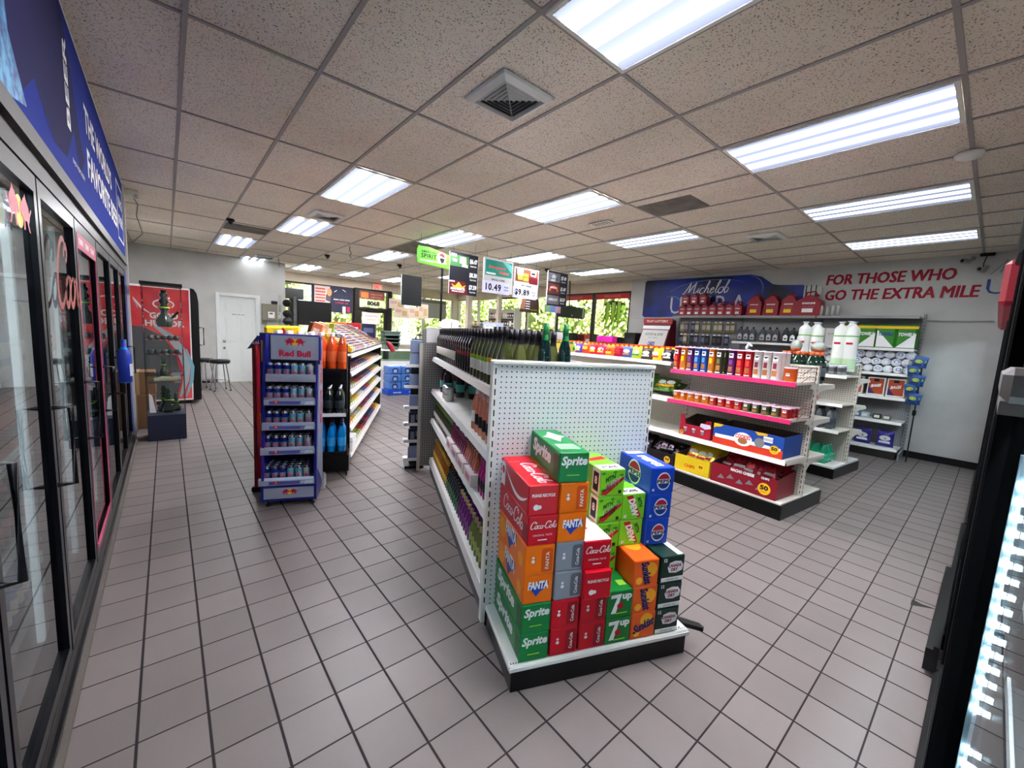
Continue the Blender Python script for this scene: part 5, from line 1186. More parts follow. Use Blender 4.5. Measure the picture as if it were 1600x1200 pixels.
# clip strips of blue bags at the end, plus a pole
CB2 = bag('clip', mat('clip_blue', (45, 80, 140), .3), .12, .16, .04, mat('clip_lime', (170, 190, 60)), mat('clip_navy', (25, 40, 90)))
for i in range(5):
    for j in range(2): CB2.put((WX-.42+.05*j, .71-.03*j+.02*(i % 2), 1.36-i*.13), -math.pi/2+.3*j, 'blue and lime snack bag hanging on the clip strip at the wall shelf end', 'blue bags on the clip strip', ry=.15*(-1)**i)
m = MB(); m.tube([(0, 0, 0), (.01, .0, .5), (.0, .0, 1.42)], .008, DARK, 6); m.box(-.03, -.02, .68, .03, .02, .76, BLACK, .01); o = m.build('clip_strip_pole'); o.location = (WX-.38, .66, .0); tag(o, 'thin dark pole leaning at the right end of the wall shelving', 'pole')
# motor oil
def mk_oil(dark, lab):
    def f():
        m = MB(); m.box(-.05, -.035, 0, .05, .035, .16, dark, .01); m.prism([(-.05, .16), (.05, .16), (.03, .2), (.0, .22), (-.03, .21)], -.03, .03, dark, 'y'); m.lathe([(.016, .2), (.016, .245), (.001, .246)], BLACK, 10)
        m.poly([(-.035, -.05), (.035, -.05), (.035, .02), (.0, .05), (-.035, .02)], (0, -.0362, .09), X, Z, lab); m.poly([(-.02, -.01), (.02, -.01), (.02, .01), (-.02, .01)], (0, -.037, .07), X, Z, PRK); return m
    return f
O1 = Kit('motor_oil_bottle', mk_oil(mat('oil_grey', (75, 76, 80), .35), mat('oil_label', (170, 172, 176))), 'oil bottle'); O2 = Kit('motor_oil_bottle', mk_oil(mat('oil_dark', (28, 30, 38), .3), PRW), 'oil bottle'); O3 = Kit('motor_oil_bottle', mk_oil(mat('oil_dark'), mat('oil_label')), 'oil bottle')
ys_ = [3.14-i*.105 for i in range(9)]
for i, y in enumerate(ys_):
    k_, n_ = (O1, 'grey') if i < 6 else (O2, 'dark with white label')
    put4(k_, .24, y-.06*(i > 2)-.05*(i > 5), 1.617, '%s motor oil bottle on the wall shelf under the gas cans' % n_, '%s motor oil bottles' % n_, sc=(1.0, 1.0, 1.1))
put4(O3, .24, 2.07, 1.617, 'dark motor oil jug beside the white boxes on the right wall shelf', sc=(1.0, 1.2, 1.15))
WBX = Kit('white_box', lambda: MB().box(-.09, -.07, 0, .09, .07, .27, mat('box_grey_white', (200, 200, 198), .5), .004).text('FILTER', (0, -.071, .18), X, Z, w=.1, m=mat('oil_grey')), 'box')
put4(WBX, .3, 1.90, 1.617, 'tall white box on the wall shelf beside the oil jug', sc=(.8, 1, 1)); put4(WBX, .3, 1.745, 1.617, 'tall white box on the wall shelf just left of the paper towels', sc=(.8, 1, 1))
# gas cans on the top board
def mk_gas(w, h, slope):
    def f():
        m = MB(); R_ = mat('gas_can_red', (140, 8, 30), .4); m.prism([(-w/2, 0), (w/2, 0), (w/2, h*.7), (w*.2, h) if slope else (w/2, h*.72), (0, h*1.05) if slope else (0, h), (-w*.42, h*.82) if slope else (-w/2, h*.72)], -.11, .11, R_, 'y')
        m.tube([(-w*.3, 0, h*.8), (-w*.2, 0, h*1.12), (w*.15, 0, h*1.16), (w*.25, 0, h*.95)], .016, R_, 6); m.lathe([(.03, 0), (.03, .04), (.001, .041)], R_, 10, (w*.25, 0, h*.92))
        m.poly([(-w*.25, 0), (w*.2, 0), (w*.2, h*.18), (-w*.25, h*.18)], (0, -.1112, h*.18), X, Z, PRY if slope else PRW); m.text('GASOLINE', (0, -.112, h*.6), X, Z, w=w*.55, m=PRW, bold=.04); m.text('NON VENTED', (0, -.112, h*.45), X, Z, w=w*.5, m=mat('label_pink')); return m
    return f
GC1 = Kit('gas_can', mk_gas(.23, .24, False), 'gas can'); GC2 = Kit('gas_can', mk_gas(.27, .36, True), 'gas can'); GC3 = Kit('gas_can', mk_gas(.40, .42, False), 'gas can')
for i in range(8): put4(GC1, .16, 4.33-i*.155, 2.082, 'small red gas can in the lower row on the wall shelving, left part', 'small red gas cans, lower row', sc=(.64, .8, 1))
for i in range(3): put4(GC1, .16, 4.28-i*.18, 2.325, 'small red gas can stacked on top of the others in front of the bottle mural', 'small red gas cans, upper row', sc=(.64, .8, .8))
for i in range(3): put4(GC2, .16, 2.96-i*.27, 2.082, 'medium red gas can with yellow label on the wall shelving, %s of three' % ('leftmost', 'middle', 'rightmost')[i], sc=(.9, 1, .95))
put4(GC3, .16, 2.13, 2.082, 'largest red gas can at the right end of the row', sc=(.85, 1, .85))
m = MB(); 
for k in range(4): m.lathe([(.07, -.02), (.09, -.01), (.09, .01), (.07, .02)], mat('coil_white', (190, 188, 185), .4), 16, (0, -.1+k*.07, .09), axis='y')
o = m.build('hose_coil'); o.location = (WX-.18, 1.85, 2.082); o.rotation_euler = (0, 0, .3); tag(o, 'white coils lying on the wall shelving right of the largest gas can', 'coil')
# hanging packs on hooks
HP = {n: Kit('hanging_pack', (lambda c=c, a=a: MB().box(-.045, -.012, -.2, .045, .012, -.02, c, .004).box(-.035, -.0125, -.15, .035, -.012, -.06, a).box(-.02, -.014, -.015, .02, -.012, .01, PRW)), 'hanging pack') for n, c, a in (('gold', mat('hang_gold', (125, 115, 55), .4), mat('hang_w', (180, 178, 170))), ('navy', mat('hang_navy', (38, 44, 80), .4), mat('hang_g', (120, 125, 140))), ('black', BLACK, mat('hang_dk', (60, 60, 66))), ('brown', mat('hang_brown', (95, 50, 35), .4), mat('hang_g')))}
random.seed(9)
for r_, z in enumerate((1.97, 1.72, 1.47, 1.25)):
    for i in range(10):
        n = (['gold', 'brown', 'navy', 'gold', 'gold', 'gold', 'gold', 'gold', 'gold', 'gold'], ['navy', 'gold', 'black', 'navy', 'navy', 'black', 'black', 'black', 'navy', 'black'], ['navy', 'navy', 'brown', 'navy', 'black', 'black', 'navy', 'black', 'navy', 'black'], ['black']*10)[r_][i]
        if r_ == 1 and i > 8: continue
        put4(HP[n], .1+.06*(i % 2), 4.36-i*.115, z, '%s blister pack hanging on the %s row of hooks beside the motor oil' % (n, ('top', 'second', 'third', 'lowest')[r_]), '%s packs on hook row %s' % (n, ('top', 'second', 'third', 'lowest')[r_]))
# ---- mural and slogan on the wall
MB_ = mottle(mat('mural_blue', (20, 50, 150), .35), (4, 10, 48), (14, 45, 150), 1.4, 2)
t = thing('wall_sign', 'giant blue aluminium beer bottle wall sign lying on its side, lettered Michelob ULTRA', 'wall sign', (8.5, 0, 0))
top = [(5.42, 2.86), (5.38, 2.90), (3.2, 2.88), (3.0, 2.83), (2.8, 2.68), (2.7, 2.66), (2.32, 2.64), (2.3, 2.62)]
bot = [(2.3, 2.36), (2.32, 2.34), (2.8, 2.32), (3.0, 2.2), (3.2, 2.12), (5.38, 2.08), (5.43, 2.12)]
m = MB(); m.prism([(y, z) for y, z in top+bot], -.03, -.001, MB_, 'x'); m.build('bottle_shape', t)
m = MB(); m.prism([(2.3, 2.34), (2.3, 2.63), (2.08, 2.62), (2.04, 2.58), (2.04, 2.4), (2.08, 2.35)], -.035, -.001, mat('cap_silver_grey', (165, 165, 162), .35, .3), 'x')
for k in range(3): m.box(-.038, 2.12+k*.07, 2.35, -.034, 2.135+k*.07, 2.63, BLACK)
m.build('cap', t)
m = MB(); script(m, 'Michelob', (-.032, 4.02, 2.655), -Y, Z, .92, PRW, .13, .3)
m.text('ULTRA', (-.032, 3.98, 2.33), -Y, Z, w=1.55, h=.36, m=mat('print_silver', (190, 190, 200)), bold=.0, spacing=1.25)
def arcp(cy, cz, ry, rz_, a0, a1, w=.014):
    pts = [(cy+ry*math.cos(math.radians(a0+(a1-a0)*i/20)), cz+rz_*math.sin(math.radians(a0+(a1-a0)*i/20))) for i in range(21)]
    m.ribbon(pts, [w*(.2+math.sin(math.pi*i/20)) for i in range(21)], mat('print_sky', (90, 130, 200)), lambda a, b: (-.0315, a, b))
arcp(3.9, 2.5, .95, .33, 20, 130); arcp(4.1, 2.45, .95, .33, 190, 300); arcp(3.2, 2.6, .25, .25, 90, 200); arcp(4.75, 2.33, .25, .2, 60, 250)
m.build('lettering', t)
t = thing('wall_lettering', 'crimson slogan FOR THOSE WHO GO THE EXTRA MILE on the right wall', 'wall lettering', (8.497, 1.2, 2.58))
for nm, txt, yy, zz, ww in (('upper_line', 'FOR THOSE WHO', .06, .12, 1.48), ('bottom_line', 'GO THE EXTRA MILE', -.07, -.13, 1.72)):
    m = MB()
    for k, (a_, b_) in enumerate(((0, 0), (.007, .004), (-.007, .004), (.007, -.004), (-.007, -.004))): m.text(txt, (-.0002*k, yy+a_, zz+b_), -Y, Z, w=ww, h=.16, m=mat('slogan_crimson', (150, 10, 38), .6), shear=.12)
    m.build(nm, t)
m = MB(); m.text('U', (8.497, .12, 2.50), -Y, Z, w=.2, h=.2, m=mat('slogan_navy', (40, 60, 130), .5), bold=-.005); script(m, 'M', (8.497, .1, 2.74), -Y, Z, .2, mat('slogan_grey', (120, 120, 125)), .1); m.text('LTRA', (8.497, -.4, 2.50), -Y, Z, w=.7, h=.2, m=mat('slogan_navy'))
o = m.build('wall_lettering'); tag(o, 'navy letter U of a beer logo at the right end of the slogan wall', 'wall lettering')
def mk_cam():
    t = thing('security_camera', '', 'camera'); m = MB(); m.lathe([(.03, 0), (.035, .01), (.035, .11), (.028, .12), (.02, .115), (.001, .112)], mat('camera_shell', (150, 148, 145), .4), 12, (0, 0, 0), axis='x'); m.build('housing', t)
    n = MB(); n.lathe([(.022, 0), (.022, .006), (.001, .007)], BLACK, 10, (.115, 0, 0), axis='x'); n.build('lens', t); a = MB(); a.tube([(0, 0, 0), (-.05, 0, .03), (-.07, 0, .05)], .012, mat('camera_shell'), 6); a.lathe([(.03, 0), (.03, .01)], mat('camera_shell'), 10, (-.075, 0, .05), axis='x'); a.build('arm', t); return t
CK = Kit('security_camera', mk_cam, 'camera')
CK.put((8.42, .42, 2.84), math.pi-.5, 'grey bullet camera above the slogan, left one'); CK.put((8.38, .27, 2.71), math.pi-.3, 'grey bullet camera hanging above the slogan, right one')
m = MB(); m.box(-.05, -.07, -.04, .0, .07, .0, BLACK, .01); m.tube([(-.02, .0, -.03), (-.03, .02, -.12), (-.06, .02, -.2)], .006, BLACK, 5); o = m.build('cable_box'); o.location = (8.49, .26, CH-.006); tag(o, 'small black cable box at the ceiling edge above the right camera', 'cable box')
# ================================================================== LEFT GROCERY GONDOLA
G0 = Frame(1.476, 4.40, 28.0)
g0 = thing('shelving_gondola', 'long candy gondola behind the energy drink rack with six tiers of boxed sweets', 'store shelf', G0.p(0, 0), G0.rz)
L0 = 3.12
m = MB(); m.box(-.88, .02, 0, -.02, L0, .06, BLACK); 
for v in (.0, 1.0, 2.1, 3.05): m.box(-.06, v, 0, -.01, v+.05, .09, BLACK)
m.build('kick_base', g0)
m = MB(); m.box(-.46, .02, .06, -.44, L0, 1.30, DARK); m.build('back_panel', g0)
for v in (.0, 1.04, 2.08, L0-.02):
    m = MB(); m.box(-.47, v, 0, -.43, v+.03, 1.34, DARK); m.build('upright', g0)
Z0 = (1.20, 1.0, .80, .61, .40, .11)
for z in Z0:
    for v0, v1 in ((.02, 1.04), (1.05, 2.08), (2.09, L0)):
        shelf_part(g0, -.43, -.0, v0, v1, z, 1, lh=.04); 
        if z in (1.20, .80, .40): shelf_part(g0, -.88, -.47, v0, v1, z, -1)
m = MB(); m.box(.0, L0-.02, .0, -.9, L0, 1.2, DARK); m.build('end_panel', g0)
def put0(k, u, v, z, lab, grp=None, rz=0, **kw): return k.put(G0.p(u, v, z), G0.rz+rz, lab, grp, **kw)
CANDY = [((150, 18, 28), 'red'), ((205, 170, 25), 'yellow'), ((45, 45, 110), 'slate blue'), ((60, 26, 20), 'chocolate brown'), ((180, 178, 172), 'white'), ((20, 62, 125), 'blue'), ((150, 38, 85), 'pink'), ((150, 165, 60), 'olive green'), ((215, 110, 40), 'orange'), ((60, 40, 70), 'dark violet')]
CDK = []
for i, (c, n) in enumerate(CANDY):
    def mk(i=i, c=c):
        m = MB(); cm = mat('candy_box_%d' % i, c, .4); dm = mat('candy_in_%d' % i, tuple(int(q*.7+12) for q in c), .4)
        m.prism([(0, 0), (.34, 0), (.34, .10), (.12, .06), (0, .035)], -.055, .055, cm, 'y') if False else m.prism([(-.17, 0), (.17, 0), (.17, .035), (.05, .06), (-.17, .10)], -.055, .055, cm, 'y')
        for k in range(6):        # bars lying in the open box
            x = -.15+k*.05; z = .098-(x+.17)*.19
            m.box(x, -.047, z-.01, x+.042, .047, z+.006, dm, .004)
        m.poly([(-.04, -.012), (.04, -.012), (.04, .012), (-.04, .012)], (.1705, 0, .018), Y, Z, PRW); return m
    CDK.append(Kit('candy_box', mk, 'candy box'))
random.seed(21)
for t_, z in enumerate(Z0[1:]):
    v = .10; j = 0
    while v < L0-.1:
        i = (t_*3+j//2*3+t_*t_) % 10 if t_ != 2 else (7, 1, 4, 2, 0)[j//3 % 5]
        put0(CDK[i], -.19, v, z+.001, '%s open candy box on the %s tier of the candy gondola' % (CANDY[i][1], ('second', 'third', 'fourth', 'fifth', 'bottom')[t_]), '%s candy boxes on the %s tier' % (CANDY[i][1], ('second', 'third', 'fourth', 'fifth', 'bottom')[t_]))
        v += .122; j += 1
# top tier: tilted, taller display boxes in two steps
for row, (u, zz, tl) in enumerate(((-.17, 1.25, .0), (-.36, 1.36, .0))):
    v = .12 if row == 0 else .45; j = 0
    while v < L0-(.1 if row == 0 else .35):
        i = (1, 2, 0, 3, 4, 2, 8, 5)[(j//2+row*3) % 8]
        put0(CDK[i], u, v, zz, '%s sloping candy box on the %s of the candy gondola' % (CANDY[i][1], ('top tier', 'raised crest')[row]), '%s candy boxes on the %s' % (CANDY[i][1], ('top tier', 'crest')[row]), sc=(1, 1, 1.25), ry=.22); v += .122; j += 1
m = MB(); m.prism([(-.02, 1.201), (-.43, 1.201), (-.43, 1.30), (-.30, 1.30), (-.30, 1.25)][::-1], .05, L0-.05, DARK, 'y'); m.build('sloped_riser', g0)
m = MB(); m.box(-.86, 2.86, 1.315, -.04, 3.10, 1.33, DARK); m.box(-.86, 2.97, 1.2, -.84, 2.99, 1.315, DARK); m.box(-.06, 2.97, 1.2, -.04, 2.99, 1.315, DARK); m.build('top_plate', g0)
# end cap: black rack with bottle packs and a wire frame
ec = thing('end_rack', 'black wire-framed end rack of orange, dark and blue bottles behind the energy drink rack', 'store shelf', G0.p(0, 0), G0.rz+.14)
for z in (1.06, .62, .23):
    m = MB(); m.box(-.72, -.34, z-.02, -.02, -.03, z, BLACK); m.box(-.72, -.345, z-.02, -.02, -.34, z+.015, PRW if z == .62 else BLACK); m.build('shelf', ec)
m = MB(); m.box(-.74, -.30, .03, -.0, -.02, .19, BLACK); m.box(-.74, -.03, .0, .0, -.01, 1.15, BLACK); m.build('cabinet', ec)
m = MB()
for u in (-.02, -.30):
    m.tube([(u, -.36, .0), (u, -.36, 1.32), (u-.1, -.36, 1.32)], .006, BLACK, 6)
for z in (.5, .56, 1.08, 1.15, 1.3): m.tube([(-.30, -.36, z), (-.72, -.36, z)], .005, BLACK, 5)
m.tube([(-.30, -.36, .04), (-.30, -.43, .0), (-.38, -.43, .0), (-.38, -.36, .04)], .006, BLACK, 5)
m.build('wire_frame', ec)
P_O2 = pet('soda_bottle', gl('orange_pet', (235, 85, 30), .1), mat('label_orange', (245, 110, 50)), CAPW, .32, .041); P_D2 = pet('soda_bottle', gl('dark_pet', (20, 34, 32)), mat('label_darkgrey', (50, 60, 62)), CHROME, .27, .045); P_B2 = pet('drink_bottle', gl('cyan_pet', (10, 135, 215), .1), mat('label_cyan', (40, 160, 225)), mat('cap_navy', (25, 30, 80)), .30, .041)
E_ = Frame(*G0.p(0, 0)[:2], 28.0-math.degrees(.14))
for i in range(7):
    for j in range(3):
        u, v = -.07-i*.094, -.29+j*.094
        P_O2.put(E_.p(u, v, 1.061), 0, 'orange soda bottle in the upper pack of the black end rack', 'orange soda bottles on the end rack', sc=1.12)
        P_B2.put(E_.p(u, v, .231), 0, 'bright blue drink bottle in the lower pack of the black end rack', 'blue drink bottles on the end rack')
        P_D2.put(E_.p(u-.02, v, .621), 0, 'dark bottle on the middle shelf of the black end rack', 'dark bottles on the end rack')
m = MB(); m.box(-.2, -.12, 0, .2, .12, .15, PRW, .004); disc(m, (.06, -.1212, .06), X, Z, .05, mat('box_magenta', (170, 40, 110)), 14); disc(m, (.06, -.122, .06), X, Z, .03, PRW, 14); m.box(-.2, -.1213, .1, .2, -.12, .105, mat('box_magenta')); disc(m, (-.1, -.1212, .115), X, Z, .015, PRR, 10)
o = m.build('carton'); o.location = G0.p(-.19, .25, .111); o.rotation_euler = (0, 0, G0.rz); tag(o, 'white carton with purple ring print at the bottom near corner of the candy gondola', 'carton')
for ch in list(bpy.data.objects):
    if ch.get('label', '').endswith('candy box on the bottom tier of the candy gondola') or ch.get('category') == 'candy box':
        if abs(ch.location.z-.111) < .005 and (Vector(ch.location[:2])-Vector(G0.p(-.19, .25)[:2])).length < .29: bpy.data.objects.remove(ch)
# yellow bag-in-box display and tall packs on the end
m = MB(); m.box(-.16, -.05, 0, .16, .05, .22, mat('pack_yellow', (235, 205, 20), .4), .02); m.poly([(-.1, 0), (-.05, .03), (-.07, .08), (-.02, .06), (0, .11), (.03, .06), (.08, .08), (.06, .03), (.11, 0), (.05, -.02), (.03, -.07), (-.03, -.05), (-.08, -.07), (-.06, -.02)], (0, -.0515, .1), X, Z, PRR); m.text('MAX', (0, -.053, .1), X, Z, w=.1, m=PRY, bold=.05)
o = m.build('display_pack'); o.location = G0.p(-.66, .05, 1.24); o.rotation_euler = (0, -.05, -.1); tag(o, 'yellow pack with red burst above the energy drink rack', 'pack')
for i, (c, l, a) in enumerate((((215, 130, 90), 'salmon', .35), ((225, 190, 150), 'tan', .2), ((150, 170, 60), 'green', .1))):
    m = MB(); m.box(-.05, -.03, 0, .05, .03, .24, mat('slim_%d' % i, c, .4), .005); m.box(-.03, -.031, .05, .03, -.03, .18, PRW); o = m.build('upright_pack'); o.location = G0.p(-.42+.07*i, .16+.05*i, 1.28); o.rotation_euler = (.0, a, G0.rz); tag(o, '%s upright pack leaning beside the yellow pack on the candy gondola' % l, 'pack')
m = MB(); m.box(-.74, -.1, 1.18, -.1, .15, 1.24, DARK)
m.build('top_tray', g0)
# ================================================================== ENERGY DRINK RACK
RBX = Frame(.548, 3.640, 21.8)
rb = thing('drink_rack', 'blue and silver Red Bull drink rack with five trays of slim cans', 'display rack', RBX.p(0, 0), RBX.rz)
RBB = mat('rack_blue', (16, 22, 110), .4, .0); RBS = mat('rack_silver', (165, 170, 190), .3, .5)
WR = .375
def lean(z): return .025+.13*(z/1.4)
m = MB()
for u in (-.015, WR-.01):      # tapering side panels
    m.prism([(.0+.0, .05), (.42, .05), (.40, 1.39), (lean(1.4)-.03, 1.40), (.0, .25)], u, u+.018, RBB, 'x')
m.build('side_panel', rb)
m = MB(); m.prism([(.06, .30), (.40, .06), (.40, 1.36), (.17, 1.36)], WR+.008, WR+.011, RBS, 'x'); m.T = Matrix.Identity(4)
m.text('Red Bull', (WR+.013, .25, .98), (0, -.05, -1), (0, 1, 0), w=.62, h=.09, m=BULLR, bold=.04) if False else m.text('Red Bull', (WR+.013, .27, .95), (0, .05, 1), (0, -1, 0), w=.62, h=.09, m=BULLR, bold=.04)
m.T = None; m.build('side_decal', rb)
m = MB(); m.box(0, .395, .08, WR, .41, 1.38, RBB); m.build('back_panel', rb)
m = MB(); m.box(-.02, .0, .055, WR+.01, .03, .175, RBB); m.box(0, -.004, .075, WR-.01, 0, .165, RBS); bulls(m, (WR/2, -.006, .125), X, Z, .05); m.build('kick_panel', rb)
for u in (.02, WR-.03):
    m = MB(); m.lathe([(.02, 0), (.02, .01), (.007, .02), (.007, .06)], BLACK, 10, (u, .05, 0)); m.build('foot', rb)
m = MB(); m.prism([(.36, 0), (.5, 0), (.5, .09), (.36, .16)], WR-.02, WR+.03, mat('foot_grey', (160, 160, 165), .4), 'x'); m.build('foot', rb)
# header
hz_ = lean(1.3)
m = MB(); m.box(.03, hz_-.048, 1.19, WR+.03, hz_+.02, 1.405, RBB, .012); m.box(.045, hz_-.052, 1.2, WR+.015, hz_-.048, 1.392, RBS); m.box(.04, hz_-.02, 1.165, WR+.02, hz_+.02, 1.19, BLACK)
m.build('header', rb)
m = MB(); bulls(m, (WR/2+.03, hz_-.0535, 1.335), X, Z, .065); m.build('header_emblem', rb); m = MB(); m.text('Red Bull', (WR/2+.03, hz_-.054, 1.25), X, Z, w=.23, h=.05, m=BULLR, bold=.05); m.build('header_logo', rb)
m = MB(); m.prism([(.10, .55), (.2, .55), (.34, 1.40), (.02, 1.40)], -.02, -.016, RBB, 'x') if False else m.box(-.10, .38, .5, .0, .40, 1.40, RBB); m.poly([(-.04, -.09), (.03, -.03), (.04, .0), (.03, .05), (-.04, .1)], (-.05, .378, 1.24), X, Z, BULLY); m.poly([(-.02, -.09), (.045, -.05), (.05, .0), (.0, .05), (-.01, 0)], (-.045, .3775, 1.22), X, Z, BULLR); m.build('wing_panel', rb)
def rcan(body, band):
    return Kit('slim_can', lambda: MB().lathe([(.021, 0), (.0262, .008), (.0262, .045), (.0262, .085), (.0262, .118), (.02, .132), (.0205, .135), (.001, .133)], [CHROME, body, band, body, CHROME, CHROME, CHROME], 14).poly([(-.012, -.006), (.012, -.006), (.01, .008), (-.01, .008)], (0, -.0268, .06), X, Z, BULLR), 'can')
RC = [(rcan(mat('can_cobalt', (30, 40, 130), .2, .5), mat('can_silverblue', (150, 160, 190), .2, .7)), 'blue and silver'), (rcan(mat('can_cyanlight', (110, 165, 195), .2, .6), mat('can_pale', (170, 190, 205), .2, .7)), 'pale blue'), (rcan(mat('can_silverw', (190, 195, 205), .2, .7), mat('can_silverw2', (175, 178, 195), .2, .7)), 'silver white')]
for t_, z in enumerate((1.055, .865, .665, .465, .215)):
    v0 = lean(z)-.015-.005*(4-t_); w0 = .006*t_
    m = MB()
    m.box(.02-w0, v0, z-.03, WR-.015, .38, z-.018, RBS)
    m.prism([(v0-.03, z-.03), (v0-.03, z+.012), (v0-.02, z+.03), (v0-.012, z+.03), (v0-.012, z-.03)], .012-w0*2, WR-.01, RBS, 'x')
    m.prism([(v0-.03, z-.03), (v0-.03, z+.012), (v0+.06, z+.05), (v0+.06, z-.03)], WR-.012, WR-.006, RBS, 'x')
    o = m.build('tray', rb)
    if t_:
        d = MB(); d.poly([(-.15, -.014), (.10, -.014), (.115, .014), (-.15, .014)], (WR/2, v0-.0312, z-.01), X, Z, mat('tray_print', (75, 80, 150), .4)); d.poly([(-.05, -.01), (.05, -.01), (.05, .012), (-.04, .012)], (WR/2+.12, v0-.0312, z-.01), X, Z, mat('tray_pale', (190, 205, 215), .4)); bulls(d, (WR/2-.1, v0-.0322, z-.006), X, Z, .022); d.build('tray_label', o)
    for i in range(6):
        for r_ in range(4 if t_ == 4 else 3):
            k_, n_ = RC[0 if i < 3 else 1 if i < 5 else 2]
            k_.put(RBX.p(.035-w0+i*.0585, v0+.025+r_*.056, z-.017), RBX.rz, '%s slim energy drink can on the %s tray of the Red Bull rack' % (n_, ('top', 'second', 'middle', 'fourth', 'bottom')[t_]), '%s cans on the %s tray' % (n_, ('top', 'second', 'middle', 'fourth', 'bottom')[t_]))
# slim red board standing behind the rack + folding cart
t = thing('sign_stand', 'narrow dark red upright board on a black foot left of the drink rack', 'sign stand', RBX.p(-.12, .50), RBX.rz)
m = MB(); m.prism([(-.035, .05), (.02, .05), (.02, 1.27), (-.04, 1.31)], -.01, .01, mat('board_maroon', (120, 10, 25), .4), 'y') if False else m.box(-.03, -.15, .05, -.01, .02, 1.30, mat('board_maroon', (120, 10, 25), .4)); m.build('board', t)
m = MB(); m.box(-.06, -.14, 0, .02, .0, .05, BLACK, .01); m.build('foot', t)
m = MB(); m.prism([(-.1, 1.25), (.04, 1.29), (.04, 1.36), (-.02, 1.37)], -.02, -.01, mat('flag_navy', (50, 45, 100), .4), 'y'); m.text('SALE', (-.02, -.022, 1.31), (1, 0, .35), Z, w=.08, m=PRW, bold=.04); m.build('flag', t)
m = MB(); m.box(-.01, -.02, .46, .03, -.01, .68, PRY); m.build('yellow_tag', t)
m = MB(); m.tube([(0, 0, .09), (0, -.05, .6), (0, .02, 1.0)], .009, BLACK, 6); m.tube([(0, .02, 1.0), (.3, .02, 1.02)], .009, BLACK, 6); m.tube([(.0, -.05, .55), (.02, .1, .3), (.12, .1, .12)], .008, BLACK, 6)
m.tube([(.3, 0, .09), (.3, -.05, .6), (.3, .02, 1.0)], .009, BLACK, 6)
for k in range(9): m.tube([(0, .1, .25+k*.07), (.3, .1, .25+k*.07)], .003, BLACK, 4)
for u in (0, .3): m.lathe([(.06, -.012), (.06, .012)], BLACK, 14, (u, 0, .06), axis='x')
o = m.build('folding_cart'); o.location = (1.42, 9.7, 0); tag(o, 'black wire folding cart parked in front of the white six-panel door', 'cart')
# ================================================================== DISPLAY CASE, ICE CREAM FREEZER, STOOLS
t = thing('display_case', 'tall acrylic display case on a navy plinth holding bongs and pipes, beside the cooler end', 'display case', (-.215, 6.34, 0))
CASEN = mat('plinth_navy', (38, 42, 60), .4); CW, CD_ = .36, .40
m = MB(); m.box(0, 0, 0, CW, CD_, .31, CASEN, .002); m.build('plinth', t)
m = MB()
for (x, y) in ((0, 0), (CW-.006, 0), (0, CD_-.006), (CW-.006, CD_-.006)): m.box(x, y, .31, x+.006, y+.006, 1.84, glassmat('acrylic_edge', (220, 230, 228), 2.2))
for (x0, y0, x1, y1) in ((0, 0, CW, .003), (0, CD_-.003, CW, CD_), (0, .003, .003, CD_-.003), (CW-.003, .003, CW, CD_-.003)): m.box(x0, y0, .31, x1, y1, 1.84, CLEAR)
m.build('acrylic_case', t)
m = MB(); m.box(-.01, -.01, 1.84, CW+.01, CD_+.01, 1.875, BLACK); m.build('lid', t)
for z in (.78, 1.03, 1.2): 
    m = MB(); m.box(.01, .01, z, CW-.01, CD_-.01, z+.004, glassmat('acrylic_edge')); m.build('shelf', t)
m = MB(); m.prism([(.02, .311), (.08, .311), (.05, .52), (.02, .55)], .2, .203, PRW, 'y'); m.build('card', t)
def mk_pipe():
    m = MB(); D = gl('smoked_green_glass', (30, 42, 30), .05); m.lathe([(.035, 0), (.04, .01), (.045, .04), (.02, .08), (.016, .1), (.03, .12), (.016, .14), (.028, .16), (.014, .18), (.024, .2), (.014, .215), (.016, .23), (.001, .23)], D, 12)
    m.tube([(.03, 0, .05), (.07, 0, .1)], .008, D, 6); m.lathe([(.029, .118), (.032, .122), (.029, .126)], mat('glass_lime', (150, 190, 40), .1), 12, cap=False); return m
GPK = Kit('glass_water_pipe', mk_pipe, 'glass pipe')
GPK.put((-.02, 6.52, .311), 0, 'dark and lime glass water pipe on the floor of the display case', sc=1.3); GPK.put((-.06, 6.60, .311), 1, 'dark glass water pipe behind the lime one in the display case bottom', sc=1.4); GPK.put((.06, 6.6, .311), 2, 'small dark glass water pipe at the right of the display case bottom', sc=1.0)
GPK.put((-.05, 6.53, .785), .4, 'black glass water pipe on the lower middle shelf of the display case', sc=.95); GPK.put((-.02, 6.54, 1.36), 0, 'tall green spiked glass water pipe in the top of the display case', sc=1.9)
BL_ = Kit('glass_bowl', lambda: MB().lathe([(.015, 0), (.03, .01), (.034, .03), (.026, .045), (.028, .055), (.001, .03)], gl('smoke_glass', (70, 75, 78), .05), 10), 'glass pipe')
for i in range(5): BL_.put((-.16+i*.062, 6.47, 1.036), 0, 'small smoked glass bowl on the lower display case shelf', 'small glass bowls, lower shelf')
for i in range(5): BL_.put((-.15+i*.058, 6.47, 1.206), 0, 'small smoked glass bowl on the upper display case shelf', 'small glass bowls, upper shelf')
SKP = Kit('skull_ornament', lambda: MB().ball((0, 0, .05), .05, mat('bone', (205, 195, 165), .5), 12, 8, .9).ball((-.018, -.045, .055), .012, BLACK, 8, 6).ball((.018, -.045, .055), .012, BLACK, 8, 6).box(-.02, -.05, .0, .02, -.02, .02, mat('bone'), .004), 'ornament')
